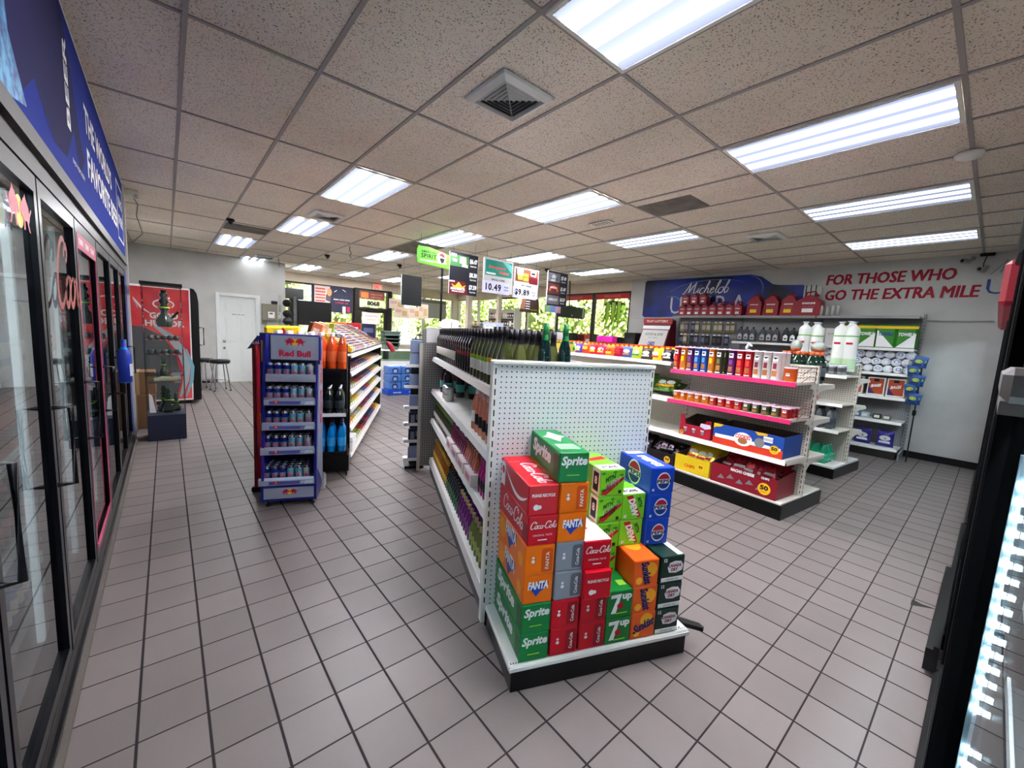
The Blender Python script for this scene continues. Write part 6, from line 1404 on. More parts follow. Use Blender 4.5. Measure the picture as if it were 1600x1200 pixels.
m = MB(); m.tube([(-.12, 0, .02), (-.04, 0, .035), (.05, 0, .03), (.13, 0, .05)], [.02, .028, .024, .03], mat('bone', (205, 195, 165), .5), 8); o = m.build('bone_ornament'); o.location = (-.02, 6.5, .70); tag(o, 'bone-coloured long ornament in the middle of the display case', 'ornament')
m = MB(); m.box(-.17, -.1, 0, .14, .1, .006, glassmat('acrylic_edge')); o = m.build('shelf_plate', t); o.location = (.19, .2, .68)
# ice cream freezer
t = thing('ice_cream_freezer', 'red ice cream freezer lettered GOOD HUMOR with a black front, beyond the display case', 'freezer', (-.5, 8.95, 0))
FRR = mottle(mat('freezer_red', (190, 30, 50), .35), (165, 20, 45), (205, 70, 70), 2.0, 2)
m = MB(); m.box(0, 0, .06, .82, .72, 1.97, mat('freezer_side_white', (225, 220, 218), .4), .01); m.build('cabinet', t)
m = MB(); m.poly([(.02, .09), (.80, .09), (.80, 1.94), (.02, 1.94)], (0, -.002, 0), X, Z, FRR)
m.poly([(.02, .09), (.60, .09), (.66, .5), (.60, .85), (.45, 1.15), (.2, 1.3), (.02, 1.32)], (0, -.003, 0), X, Z, mat('freezer_grey', (72, 74, 76), .4))
pts = [(.64, .12), (.72, .4), (.74, .65), (.66, .95), (.52, 1.17), (.35, 1.32)]
m.ribbon(pts, [.03, .08, .11, .12, .1, .04], mat('freezer_swirl', (150, 160, 165), .4), lambda a, b: (a, -.0035, b)); m.ribbon([(p[0]+.08, p[1]) for p in pts[:4]], [.02, .05, .05, .02], mat('freezer_aqua', (110, 165, 180), .4), lambda a, b: (a, -.004, b))
m.text('GOOD', (.47, -.0045, 1.49), X, Z, w=.36, h=.10, m=mat('letter_grey', (205, 205, 205)), bold=.03); m.text('HUMOR', (.48, -.0045, 1.365), X, Z, w=.50, h=.10, m=mat('letter_grey'), bold=.03)
arc2 = [(.47+.13*math.cos(math.radians(a)), 1.68+.07*math.sin(math.radians(a))) for a in range(-40, 250, 20)]; m.ribbon(arc2, .02, mat('letter_grey'), lambda a, b: (a, -.0045, b))
m.ribbon([(.15, 1.60), (.1, 1.75), (.2, 1.6), (.3, 1.52)], [.01, .04, .03, .01], mat('letter_grey'), lambda a, b: (a, -.0045, b)); m.build('side_graphic', t)
m = MB(); m.prism([(.82, .06), (.93, .06), (.93, 1.75), (.91, 1.9), (.87, 1.97), (.82, 1.98)], .0, .72, BLACK, 'y'); m.build('door', t)
m = MB(); m.tube([(.93, .06, 1.32), (.99, .06, 1.32), (.99, .06, 1.02), (.93, .06, 1.02)], .011, BLACK, 6); m.build('handle', t)
m = MB(); m.box(.02, .02, 0, .8, .7, .06, DARK); m.build('base', t)
def mk_stool():
    t = thing('bar_stool', '', 'stool'); m = MB(); m.lathe([(.17, .58), (.185, .6), (.185, .63), (.17, .65), (.001, .655)], mat('black_vinyl', (14, 14, 15), .35), 20); m.build('seat', t)
    m = MB(); m.lathe([(.17, .565), (.175, .58)], CHROME, 20); m.build('seat_ring', t)
    for k in range(4):
        a = math.pi/4+k*math.pi/2; c, s_ = math.cos(a), math.sin(a); m = MB(); m.tube([(.12*c, .12*s_, .57), (.2*c, .2*s_, .02)], .011, CHROME, 8); m.lathe([(.015, 0), (.014, .025)], BLACK, 8, (.201*c, .201*s_, 0)); m.build('leg', t)
    m = MB(); m.tube([(.17*math.cos(i*math.pi/12), .17*math.sin(i*math.pi/12), .2) for i in range(24)], .008, CHROME, 6, True); m.build('foot_ring', t); return t
SK = Kit('bar_stool', mk_stool, 'stool')
SK.put((.82, 10.42, 0), .2, 'black-seated chrome bar stool nearer to the white door'); SK.put((.56, 10.72, 0), .5, 'black-seated chrome bar stool half hidden behind the ice cream freezer')
# electrical box and clutter by the door wall
t = thing('alarm_panel', 'grey metal alarm box with keypad on the door wall right of the white door', 'alarm box', (1.79, 11.72, 1.40))
m = MB(); m.box(0, -.10, .12, .33, 0, .52, mat('metal_beige_grey', (135, 130, 115), .45, .3), .006); m.build('cabinet', t)
m = MB(); m.box(.12, -.115, .18, .26, -.10, .33, PRW, .004); m.box(.15, -.117, .27, .22, -.115, .31, mat('lcd', (90, 100, 90), .3)); m.build('keypad', t)
m = MB(); m.box(.2, -.09, .52, .33, -.02, .60, BLACK); m.build('relay_box', t)
m = MB(); m.box(.0, -.06, .02, .10, 0, .10, mat('metal_beige_grey')); m.build('outlet', t)
# brown boxes & dark appliance behind the case at the cooler end
for i, (x, y, z, w, d, h, l) in enumerate(((-.55, 7.1, 0, .4, .4, .45, 'brown cardboard box on the floor behind the display case'), (-.5, 7.15, .45, .36, .36, .3, 'brown cardboard box stacked on another behind the display case'))):
    m = MB(); m.box(0, 0, 0, w, d, h, mat('cardboard', (120, 85, 60), .8), .004); m.box(w*.45, -.001, 0, w*.55, d, h+.001, mat('packing_tape', (160, 130, 95), .4)); o = m.build('cardboard_box'); o.location = (x, y, z); tag(o, l, 'box')
m = MB(); m.box(0, 0, 0, .16, .3, 1.05, mat('steel_grey', (120, 122, 126), .4, .3), .01)
for k in range(5): m.box(-.012, .06, .1+k*.19, 0, .12, .14+k*.19, BLACK); m.box(.16, .06, .55+k*.1, .2, .1, .58+k*.1, BLACK)
o = m.build('wall_rack'); o.location = (-.58, 6.95, .85); tag(o, 'narrow grey wall rack with black clips left of the display case', 'rack')
# white edge trims at the cooler end
m = MB(); m.box(-.42, 6.56, 0, -.32, 6.64, CH-.01, mat('offwhite_trim', (205, 200, 195), .5)); struct(m, 'trim_2')
# corner dome + dome cameras
t = thing('security_camera', 'chrome-eyed ceiling camera in the corner past the blue banner', 'camera', (-.27, 6.85, CH-.03))
m = MB(); m.lathe([(.06, .025), (.07, .0), (.06, -.03), (.03, -.05), (.001, -.055)], WHITE, 16); m.build('housing', t)
m = MB(); m.ball((.04, -.03, -.03), .03, CHROME, 10, 8); m.build('lens', t)
m = MB(); m.tube([(-.02, .05, .02), (.03, .7, .015), (-.02, 1.6, .02), (.0, 3.2, .0), (-.2, 4.6, .0)], .006, BLACK, 5); m.build('cable', t)
def mk_dome():
    t = thing('dome_camera', '', 'camera'); m = MB(); m.lathe([(.05, 0), (.055, -.02), (.04, -.04)], BLACK, 14); m.build('housing', t); m = MB(); m.ball((.0, -.02, -.05), .032, gl('dome_smoke', (20, 20, 22), .05), 12, 8); m.build('lens', t); return t
DK = Kit('dome_camera', mk_dome, 'camera')
for (x, y, l) in ((.76, 7.42, 'black dome camera beside the small left ceiling light'), (2.62, 9.27, 'black dome camera left of the exit sign, in mid ceiling'), (4.1, 9.0, 'black dome camera just left of the hanging black panel'), (6.29, 6.45, 'black dome camera above the right tall price board'), (7.0, 6.9, 'black dome camera under the light by the front windows')):
    DK.put((x, y, CH-.006), 0, l)
# ================================================================== HANGING SIGNS OVER THE COUNTER
HY = 5.8
GRN = mat('sign_green', (95, 190, 45), .4); NAV2 = mat('board_black', (22, 24, 32), .5); MRN = mat('board_dark_red', (95, 14, 28), .5); SGRAY = mat('board_edge', (190, 190, 190), .4)
def hang(t, w, h, xs, top):
    m = MB()
    for x in xs: m.tube([(x, 0, h), (x, 0, top)], .0025, BLACK, 4)
    m.build('hanging_wire', t)
t = thing('hanging_sign', 'bright green hanging cigarette sign lettered American Spirit', 'hanging sign', (2.93, HY, 2.50))
m = MB(); m.prism([(0, .01), (.56, -.02), (.57, .19), (.2, .26), (.01, .26), (-.01, .2)], 0, .02, GRN, 'y'); m.build('panel', t)
m = MB(); y = -.002
m.text('AMERICAN', (.185, y, .185), X, Z, w=.26, h=.035, m=PRK, bold=.03, spacing=1.1); m.text('SPIRIT', (.185, y, .125), X, Z, w=.26, h=.065, m=PRK, bold=.03, spacing=1.1)
disc(m, (.41, y, .13), X, Z, .085, PRW, 18); m.poly([(-.06, .02), (0, .06), (.05, .03), (.055, -.02), (0, .0)], (.41, y-.001, .15), X, Z, PRR); m.poly([(-.04, .0), (.05, .0), (.04, -.06), (0, -.085), (-.03, -.04)], (.41, y-.0012, .13), X, Z, PRK)
m.box(.04, y-.0006, .05, .5, y, .062, PRW); m.box(.13, y-.001, .03, .27, y-.0006, .048, mat('print_palegreen')); m.build('printing', t); hang(t, .5, .24, (.05,), .44)
def board(name, lab, x, z, w, h, deco, wires=True, mm=None, y=HY):
    t = thing(name, lab, 'hanging sign', (x, y, z)); m = MB(); m.box(0, 0, 0, w, .015, h, mm or NAV2); m.box(-.006, -.001, 0, 0, .016, h, SGRAY); m.box(w, -.001, 0, w+.006, .016, h, SGRAY); m.build('panel', t)
    d = MB(); deco(d); d.build('printing', t)
    if wires: hang(t, w, h, (.06, w-.06), CH-.006-z)
    return t
def pr(d, s, x, z, w, h, c=PRW, **k): d.text(s, (x, -.0022, z), X, Z, w=w, h=h, m=c, bold=.04, **k)
def deco1(d):
    h = .66; g = mat('menthol_green', (60, 100, 60), .5)
    d.poly([(.0, .44), (.36, .44), (.36, .62), (0, .62)], (0, -.001, 0), X, Z, g); d.poly([(.18, .5), (.31, .48), (.3, .6), (.19, .6)], (0, -.0016, 0), X, Z, mat('print_cream', (215, 210, 180))); d.poly([(.05, .52), (.13, .51), (.13, .55), (.05, .56)], (0, -.0016, 0), X, Z, PRW); d.poly([(.02, .6), (.12, .59), (.12, .63), (.02, .635)], (0, -.0016, 0), X, Z, PRW); d.poly([(.22, .45), (.34, .44), (.34, .48), (.25, .5)], (0, -.0018, 0), X, Z, PRW)
    d.poly([(0, 0), (.36, 0), (.3, .21), (0, .21)], (0, -.001, 0), X, Z, MRN)
    d.poly([(.08, .1), (.28, .1), (.32, .16), (.25, .13), (.18, .2), (.11, .13), (.04, .16)], (.0, -.0016, 0), X, Z, mat('print_gold', (210, 165, 60)))
    pr(d, 'MAVERICK', .17, .085, .28, .04); pr(d, 'SPECIAL BLEND', .17, .045, .24, .02); d.poly([(0, .19), (.1, .19), (.1, .21), (0, .21)], (0, -.002, 0), X, Z, PRW)
    for z, s in ((.55, '$6.47'), (.33, '$8.30'), (.13, '$7.59')): pr(d, s, .455, z, .15, .085); pr(d, 'PLUS TAX', .455, z-.075, .12, .022)
board('hanging_sign', 'tall dark hanging price board with $6.47, $8.30 and $7.59', 3.49, 2.11, .545, .66, deco1)
def decoT(d):
    d.poly([(.03, .28), (.62, .28), (.62, .54), (.03, .54)], (0, -.001, 0), X, Z, mat('sign_teal', (15, 135, 120), .4)); d.poly([(.2, .54), (.4, .54), (.62, .36), (.62, .5), (.5, .54)], (0, -.0014, 0), X, Z, mat('sign_lightteal', (90, 190, 180), .4))
    pr(d, 'Newport', .28, .42, .36, .07, mat('sign_coral', (225, 75, 70)), shear=.2); pr(d, 'Menthol', .44, .35, .22, .05, mat('sign_coral'), shear=.2); pr(d, 'PLEASURE', .15, .31, .16, .022)
    d.poly([(.05, .3), (.26, .3), (.26, .33), (.05, .33)], (0, -.0012, 0), X, Z, mat('print_mint', (190, 220, 210)))
    pr(d, 'SPECIAL OFFER', .32, .215, .3, .028, PRK); d.poly([(-.02, -.02), (.58, -.02), (.58, .185), (-.02, .185)], (0, -.001, 0), X, Z, mat('sign_lilac', (205, 205, 235), .4))
    pr(d, '10.49', .22, .085, .34, .125, PRK, spacing=1.15); pr(d, 'PACK', .51, .11, .1, .03, mat('slogan_navy')); pr(d, 'PLUS TAX', .51, .06, .1, .03, mat('slogan_navy'))
board('hanging_sign', 'white hanging sign with teal cigarette picture and price 10.49', 4.16, 2.22, .64, .57, decoT, mm=SGRAY)
def decoB(d):
    d.poly([(.02, .28), (.58, .28), (.58, .51), (.02, .51)], (0, -.001, 0), X, Z, mat('sign_brown', (115, 55, 40), .4)); d.poly([(.36, .26), (.58, .26), (.58, .38), (.36, .38)], (0, -.0016, 0), X, Z, MRN)
    d.poly([(.06, .4), (.2, .4), (.21, .5), (.05, .5)], (0, -.0014, 0), X, Z, mat('sign_lilac')); d.poly([(.08, .31), (.19, .31), (.2, .4), (.07, .4)], (0, -.0016, 0), X, Z, mat('print_gold')); d.poly([(.21, .3), (.34, .3), (.34, .44), (.21, .44)], (0, -.0014, 0), X, Z, mat('print_ochre', (200, 150, 50))); d.poly([(.39, .41), (.53, .4), (.53, .5), (.39, .5)], (0, -.0018, 0), X, Z, PRW); d.poly([(.41, .43), (.51, .43), (.51, .47), (.41, .47)], (0, -.0022, 0), X, Z, PRK)
    pr(d, 'CREAMY TASTE', .275, .37, .12, .03, MRN)
    pr(d, 'BUY 2 PACKS', .3, .215, .24, .028, PRK); d.poly([(-.03, -.02), (.56, -.02), (.56, .185), (-.03, .185)], (0, -.001, 0), X, Z, mat('sign_lilac')); pr(d, '$9.89', .2, .085, .36, .125, PRK, spacing=1.15); pr(d, 'PLUS', .49, .11, .09, .03, mat('slogan_navy')); pr(d, 'TAX', .49, .06, .07, .03, mat('slogan_navy'))
board('hanging_sign', 'white hanging sign with brown cigarette picture and price $9.89', 4.85, 2.20, .59, .53, decoB, mm=SGRAY)
def decoR(d):
    g = mat('board_grey', (110, 110, 114), .5)
    d.poly([(.01, .46), (.34, .46), (.34, .63), (.01, .63)], (0, -.001, 0), X, Z, g); d.poly([(.08, .47), (.2, .47), (.22, .58), (.14, .61), (.1, .56)], (0, -.0014, 0), X, Z, mat('print_silver')); d.poly([(.01, .23), (.34, .23), (.34, .43), (.01, .43)], (0, -.001, 0), X, Z, mat('board_rust', (105, 50, 42), .5))
    ap = [(.17+.11*math.cos(math.radians(a)), .28+.09*math.sin(math.radians(a))) for a in range(0, 181, 20)]; d.ribbon(ap, .045, mat('sign_salmon', (190, 110, 90)), lambda a, b: (a, -.0016, b)); pr(d, 'GRIZZLY', .17, .35, .2, .03, PRW)
    d.poly([(.01, .03), (.34, .03), (.34, .2), (.01, .2)], (0, -.001, 0), X, Z, g); pr(d, 'LONG CUT', .17, .12, .25, .05, PRW); pr(d, 'FINE CUT', .17, .52, .2, .03, PRK)
    for z, s in ((.55, '$7.49'), (.34, '$1.69'), (.13, '$4.59')): pr(d, s, .44, z, .15, .085); pr(d, 'PLUS TAX', .44, z-.07, .12, .02)
board('hanging_sign', 'tall black and grey hanging tobacco price board, the rightmost of the row', 5.70, 2.12, .56, .66, decoR)
m = MB(); 
for k, c in enumerate(((120, 160, 130), (110, 140, 200), (190, 150, 175))): m.box(k*.15, 0, 0, .15+k*.15, .004, .13, mat('card_%d' % k, c, .5))
o = m.build('hanging_card'); o.location = (5.66, HY, 1.985); tag(o, 'green, blue and pink card hung under the rightmost price board', 'card')
t = thing('menu_board', 'blank black board hanging on wires from the ceiling, facing the left aisle', 'hanging board', (3.70, 8.0, 1.99)); m = MB(); m.box(0, 0, 0, .45, .02, .61, mat('blackboard', (26, 28, 32), .35)); m.box(-.008, -.002, 0, 0, .022, .61, SGRAY); m.build('panel', t); hang(t, .45, .61, (.04, .40), CH-.006-1.99)
m = MB(); m.text('_', (.38, -.002, .03), X, Z, w=.02, m=PRW); 
t = thing('poster', 'brown and black poster hanging under the $9.89 sign', 'poster', (5.62, 6.5, 1.99)); m = MB(); m.prism([(0, 0), (.56, 0), (.53, .3), (.06, .28)], 0, .006, mat('poster_brown', (60, 42, 36), .5), 'y'); m.poly([(.02, .06), (.14, .06), (.16, .27), (.06, .27)], (0, -.001, 0), X, Z, mat('poster_tan', (150, 100, 80), .5))
for k in range(4): m.box(.16, -.0016, .07+k*.05, .28, -.001, .085+k*.05, PRW)
m.text('COLD BREW', (.4, -.002, .06), X, Z, w=.2, m=mat('print_lime')); m.build('sheet', t)
m = MB(); m.tube([(.1, 0, .28), (.1, 0, .95)], .003, BLACK, 4); m.tube([(.5, 0, .29), (.5, 0, .95)], .003, BLACK, 4); m.build('hanging_wire', t)
# exit sign, window posters
t = thing('exit_sign', 'small red EXIT sign above the store door', 'exit sign', (5.18, 13.38, 2.72)); m = MB(); m.box(0, 0, 0, .34, .06, .2, mat('exit_housing', (225, 215, 205), .4), .01); m.build('housing', t); m = MB(); m.text('EXIT', (.17, -.002, .1), X, Z, w=.26, h=.13, m=mat('exit_red', (215, 50, 40), .4, emit=(230, 60, 50), es=.6), bold=.04); m.build('lettering', t)
def flat(name, lab, cat, x, y, z, w, h, col, deco=None, ry=0, d=.006):
    t = thing(name, lab, cat, (x, y, z)); m = MB(); m.box(0, 0, 0, w, d, h, mat(*col) if isinstance(col, tuple) else col); m.build('sheet', t)
    if deco: q = MB(); deco(q); q.build('printing', t)
    return t
def dp1(d):
    d.poly([(.03, .05), (.48, .03), (.48, .77), (.03, .77)], (0, -.001, 0), X, Z, mat('poster_cream', (205, 185, 175)))
    for k in range(5): d.box(.06, -.0022, .66-k*.09, .34, -.001, .7-k*.09, mat('poster_redtext', (190, 70, 60)))
    d.poly([(.35, .35), (.5, .3), (.5, .5), (.42, .58), (.36, .5)], (0, -.0024, 0), X, Z, mat('poster_smoke', (90, 80, 82))); disc(d, (.46, -.0028, .6), X, Z, .07, mat('poster_peach', (225, 150, 110)), 14, .12)
    d.text('GRAB A COLD DRINK', (.83, -.002, .4), X, Z, w=.5, h=.04, m=PRW, bold=.03); d.text('2 FOR $5', (.83, -.002, .3), X, Z, w=.4, h=.06, m=mat('poster_rose', (170, 40, 70)), bold=.04)
    d.poly([(.85, .0), (.95, .0), (.95, .2), (.85, .2)], (0, -.002, 0), X, Z, mat('print_lilac')); d.poly([(.99, .03), (1.08, .03), (1.08, .2), (.99, .2)], (0, -.002, 0), X, Z, mat('poster_rose'))
    d.ribbon([(.6, .62), (.68, .68)], .015, PRW, lambda a, b: (a, -.002, b)); d.ribbon([(.85, .72), (.95, .66)], .015, PRW, lambda a, b: (a, -.002, b))
flat('window_poster', 'dark navy window poster with cream panel and red text left of the exit door', 'poster', 3.40, 13.44, 1.89, 1.15, .80, ('poster_navy', (38, 40, 62), .5), dp1)
flat('window_poster', 'maroon header poster with orange patch above the door', 'poster', 4.78, 13.42, 2.40, .82, .25, ('poster_maroon', (120, 62, 62), .5), lambda d: (d.poly([(.04, .03), (.28, .03), (.28, .21), (.04, .21)], (0, -.001, 0), X, Z, mat('poster_orange', (240, 130, 60))), d.text('WELCOME', (.55, -.002, .16), X, Z, w=.4, h=.05, m=mat('poster_peach')), d.text('OPEN DAILY', (.55, -.002, .07), X, Z, w=.36, h=.04, m=mat('poster_peach'))))
flat('window_poster', 'cream address strip with large black 8068 numerals above the door', 'poster', 4.78, 13.42, 2.16, .84, .22, ('poster_paleyellow', (225, 225, 175), .5), lambda d: d.text('8068', (.45, -.002, .11), X, Z, w=.42, h=.16, m=PRK, bold=.05))
flat('window_poster', 'pale notice poster taped inside the door glass', 'poster', 4.88, 13.45, 1.6, .6, .38, ('poster_pink', (225, 205, 195), .5), lambda d: (d.text('PLEASE PULL', (.3, -.002, .26), X, Z, w=.4, m=PRB), d.text('THANK YOU', (.3, -.002, .14), X, Z, w=.3, m=mat('poster_redtext'))))
# red valances and sticker logo on the right storefront windows
REDV = mat('valance_red', (190, 40, 45), .5)
for (a, b, l) in ((5.86, 6.88, 'red valance strip across the top of the window nearest the bottle mural'), (6.98, 8.2, 'red valance strip across the top of the second window from the bottle mural')):
    m = MB(); m.box(8.54, a, 2.53, 8.55, b, 2.665, REDV); m.text('OPEN 24 HOURS', (8.538, (a+b)/2, 2.60), -Y, Z, w=.5, h=.06, m=mat('valance_pale', (215, 120, 100)), bold=.02); o = m.build('window_valance'); tag(o, l, 'window strip')
t = thing('window_sticker', 'round sticker with black and lime clawed M on the window nearest the bottle mural', 'sticker', (8.548, 6.33, 2.15))
m = MB(); disc(m, (0, -.03, 0), -Y, Z, .36, glassmat('sticker_film', (205, 225, 195), 1.4), 28); m.build('film', t)
m = MB()
def claw(c, s, xoff, mm, dx):
    m.poly([(-.05*s, .30), (.06*s, .30), (.045*s, .05), (.075*s, -.02), (.04*s, -.12), (.0, -.30), (-.02*s, -.14), (-.055*s, -.08), (-.03*s, .02)], (dx, xoff, 0), -Y, Z, mm, 1.0)
for k, yo in enumerate((.17, .0, -.17)): claw(0, 1.35, yo, BLACK, -.001); claw(0, 1.0, yo-.01, mat('claw_lime', (150, 190, 50), .4), -.002)
m.poly([(-.28, .24), (-.2, .31), (0, .34), (.2, .31), (.36, .24), (.2, .22), (0, .25), (-.2, .22)], (-.0015, 0, 0), -Y, Z, BLACK)
m.build('claw_logo', t)
# ================================================================== COUNTER ZONE
COUNT = mat('counter_white', (215, 210, 200), .4); CBEI = mat('counter_beige', (190, 178, 160), .5); GLC = glassmat('counter_glass', (190, 215, 205), 1.5)
t = thing('checkout_counter', 'long pale checkout counter behind the gondolas, under the hanging signs', 'counter', (4.2, 6.3, 0))
m = MB(); m.box(0, 0, 0, 4.05, .06, 1.02, CBEI); m.box(0, .06, 0, .06, 2.0, 1.02, COUNT); m.box(3.99, .06, 0, 4.05, .6, 1.02, CBEI); m.build('front_panels', t)
m = MB(); m.box(-.05, -.05, 1.02, 4.1, .65, 1.06, COUNT, .005); m.box(-.05, .65, 1.02, .6, 2.05, 1.06, COUNT, .005); m.build('countertop', t)
m = MB(); m.box(1.9, .05, 1.36, 4.05, .5, 1.385, CBEI); m.box(1.9, .05, 1.06, 1.93, .5, 1.36, CBEI); m.box(4.02, .05, 1.06, 4.05, .5, 1.36, CBEI); m.build('raised_shelf', t)
m = MB(); m.tube([(-.15, .5, .0), (-.15, .5, CH)], .022, BLACK, 8) ; o = m.build('support_pole'); o.location = (4.2, 6.5, 0); tag(o, 'thin black pole from floor to ceiling at the counter corner', 'pole')
# stack of green shopping baskets on a glass cabinet
t = thing('glass_counter', 'small glass-topped white cabinet at the far end of the left aisle', 'counter', (3.62, 8.95, 0)); m = MB(); m.box(0, 0, 0, .95, .5, .75, COUNT); m.box(0, 0, .98, .95, .5, 1.0, PRW); m.box(.9, 0, .75, .95, .05, .98, ALU2); m.box(0, 0, .75, .05, .05, .98, ALU2); m.build('cabinet', t); m = MB(); m.box(.05, .0, .75, .9, .005, .98, GLC); m.build('glass', t)
BSK = Kit('shopping_basket', lambda: MB().prism([(-.14, 0), (.14, 0), (.2, .16), (.19, .17), (-.19, .17), (-.2, .16)], -.12, .12, mat('basket_green', (85, 105, 92), .4), 'y').box(-.21, -.13, .16, .21, .13, .175, mat('basket_rim', (120, 135, 125), .4)), 'basket')
for i in range(4): BSK.put((4.0, 9.2, 1.001+i*.085), 0, 'grey-green shopping basket in the stack on the white cabinet, level %s' % ('lowest', 'second', 'third', 'top')[i])
# water packs on a blue pallet tray
t = thing('pallet_tray', 'bright blue display tray under the stacked water packs at the aisle end', 'tray', (3.72, 8.62, 0)); m = MB(); m.box(0, 0, 0, .95, .45, .12, mat('tray_blue', (20, 75, 190), .35), .005)
m.build('tray', t); m = MB(); m.text('WATER', (.22, -.001, .06), X, Z, w=.2, h=.03, m=PRW, bold=.03); m.text('WATER', (.6, -.001, .06), X, Z, w=.2, h=.03, m=PRW, bold=.03); m.build('printing', t)
def mk_wp():
    m = MB(); m.box(-.145, -.2, .0, .145, .2, .17, mat('wp_film', (70, 120, 195), .15, coat=.5), .02); disc(m, (0, -.201, .08), X, Z, .075, mat('wp_navy', (18, 30, 90), .3), 16, .065); disc(m, (0, -.202, .07), X, Z, .045, mat('wp_pale', (150, 175, 215), .3), 12, .04)
    for k in range(5):
        for j in range(5): m.lathe([(.014, .165), (.014, .19), (.001, .191)], mat('wp_cap', (215, 225, 240), .3), 6, (-.11+k*.055, -.16+j*.08, 0))
    return m
WP = Kit('water_pack', mk_wp, 'water pack')
for r_ in range(3):
    for c_ in range(3): WP.put((3.89+c_*.30, 8.84, .121+r_*.178), 0, 'blue shrink-wrapped water pack, %s row, %s column of the stack' % (('bottom', 'middle', 'top')[r_], ('left', 'centre', 'right')[c_]))
# hand truck
m = MB(); m.tube([(0, 0, .1), (0, .02, 1.35), (.03, .02, 1.4), (.3, .02, 1.4), (.34, .02, 1.33), (.34, .0, .1)], .014, BLACK, 6)
for z in (.4, .75, 1.0): m.tube([(0, .01, z), (.34, .01, z)], .01, BLACK, 6)
m.box(0, -.2, .02, .34, .0, .035, BLACK); m.lathe([(.09, -.02), (.09, .02)], BLACK, 14, (-.03, .05, .09), axis='x'); m.lathe([(.09, -.02), (.09, .02)], BLACK, 14, (.37, .05, .09), axis='x')
o = m.build('hand_truck'); o.location = (3.50, 6.9, 0); tag(o, 'black steel hand truck standing between the water packs and the tray tower', 'hand truck')
# carousel with hanging bags (white clutter)
t = thing('novelty_rack', 'pale rack crowded with small clear novelty packs beside the central gondola far end', 'display rack', (3.60, 5.9, 0)); m = MB(); m.lathe([(.2, 0), (.2, .03), (.02, .04), (.02, 1.08), (.14, 1.1), (.14, 1.68), (.001, 1.7)], CREAM, 14); m.build('pole', t)
NV = Kit('novelty_pack', lambda: MB().box(-.03, -.006, 0, .03, .006, .09, mat('blister_clear', (205, 205, 195), .2), .002).box(-.02, -.0065, .02, .02, -.006, .05, mat('blister_tint', (150, 120, 100), .4)), 'novelty pack')
random.seed(8)
for i in range(48):
    a = random.uniform(0, 6.28); NV.put((3.6+.16*math.cos(a), 5.9+.16*math.sin(a), 1.12+.11*(i % 5)), a, 'small clear blister pack on the pale novelty rack', 'novelty packs on the rack')
# big black TV and hats near the left of the counter
t = thing('television', 'large black television seen from behind the candy gondola', 'television', (2.33, 10.5, 1.46)); m = MB(); m.box(0, 0, 0, .74, .05, .56, BLACK, .01); m.build('screen', t); m = MB(); m.box(.3, .05, -.46, .44, .09, .3, BLACK); m.box(.15, -.05, -.48, .6, .2, -.46, BLACK); m.build('stand', t)
m = MB(); m.box(-.1, 0, 0, 1.1, .5, 1.0, DARK); m.box(-.12, -.02, .96, 1.12, .52, .985, COUNT); o = m.build('media_cabinet'); o.location = (2.2, 10.35, 0); tag(o, 'dark low cabinet under the black television', 'cabinet')
m = MB(); m.box(0, 0, 0, .42, .2, .27, mat('speaker_grey', (50, 50, 50), .6), .01); m.box(.1, .08, -1.2, .3, .14, 0, DARK); m.box(.02, 0, -2.1, .38, .2, -1.2, DARK); o = m.build('floor_monitor'); o.location = (2.38, 12.0, 2.12); tag(o, 'dark grey boxy unit on a stand before the bright far-left window', 'monitor')
t = thing('hat_case', 'clear acrylic case with dark caps at the end of the door wall', 'display case', (2.34, 10.9, .985)) if False else thing('hat_case', 'clear acrylic case with dark caps at the end of the door wall', 'display case', (2.05, 10.86, 0))
m = MB(); m.box(0, 0, 0, .33, .3, 1.0, CREAM); m.build('plinth', t); m = MB(); m.box(0, 0, 1.0, .33, .003, 2.12, CLEAR); m.box(0, .297, 1.0, .33, .3, 2.12, CLEAR); m.box(0, 0, 1.0, .003, .3, 2.12, CLEAR); m.box(.327, 0, 1.0, .33, .3, 2.12, CLEAR); m.box(0, 0, 1.5, .33, .3, 1.505, CLEAR); m.build('case', t)
def mk_hat():
    m = MB(); m.ball((0, 0, .02), .1, mat('cap_fabric', (38, 30, 36), .8), 12, 8, .9); m.box(-.08, -.17, .01, .08, -.06, .02, mat('cap_fabric'), .004); return m
HT = Kit('cap', mk_hat, 'cap')
for i, (z, l) in enumerate(((1.93, 'top'), (1.68, 'middle'), (1.506, 'lower'))): HT.put((2.21, 11.02, z), .6*i, 'dark baseball cap on the %s level of the acrylic hat case' % l)
for i, (u, c, l) in enumerate(((-.80, (225, 90, 40), 'orange'), (-.55, (190, 30, 40), 'red'), (-.30, (30, 34, 60), 'navy'))):
    m = MB(); m.box(0, 0, 0, .22, .2, .22, mat('shelfbox_%d' % i, c, .4), .004); m.box(.03, -.001, .07, .19, 0, .15, PRW if i < 2 else mat('print_pale_navy', (90, 95, 130))); o = m.build('carton'); o.location = G0.p(u, 2.88, 1.331); o.rotation_euler = (0, 0, G0.rz); tag(o, '%s carton on the far end top of the candy gondola' % l, 'carton')
m = MB(); m.tube([(-.08, .02, 1.20), (-.02, 0, 1.26), (0, 0, 1.25)], .006, BLACK, 5); m.tube([(0, 0, 1.25), (.05, -.03, 1.18), (.1, -.05, 1.08)], [.02, .05, .04], mat('red_bagstring', (150, 25, 40), .4), 8); o = m.build('hanging_bag'); o.location = (3.02, 7.08, -.0); tag(o, 'red bag hanging off the far end of the candy gondola', 'bag')
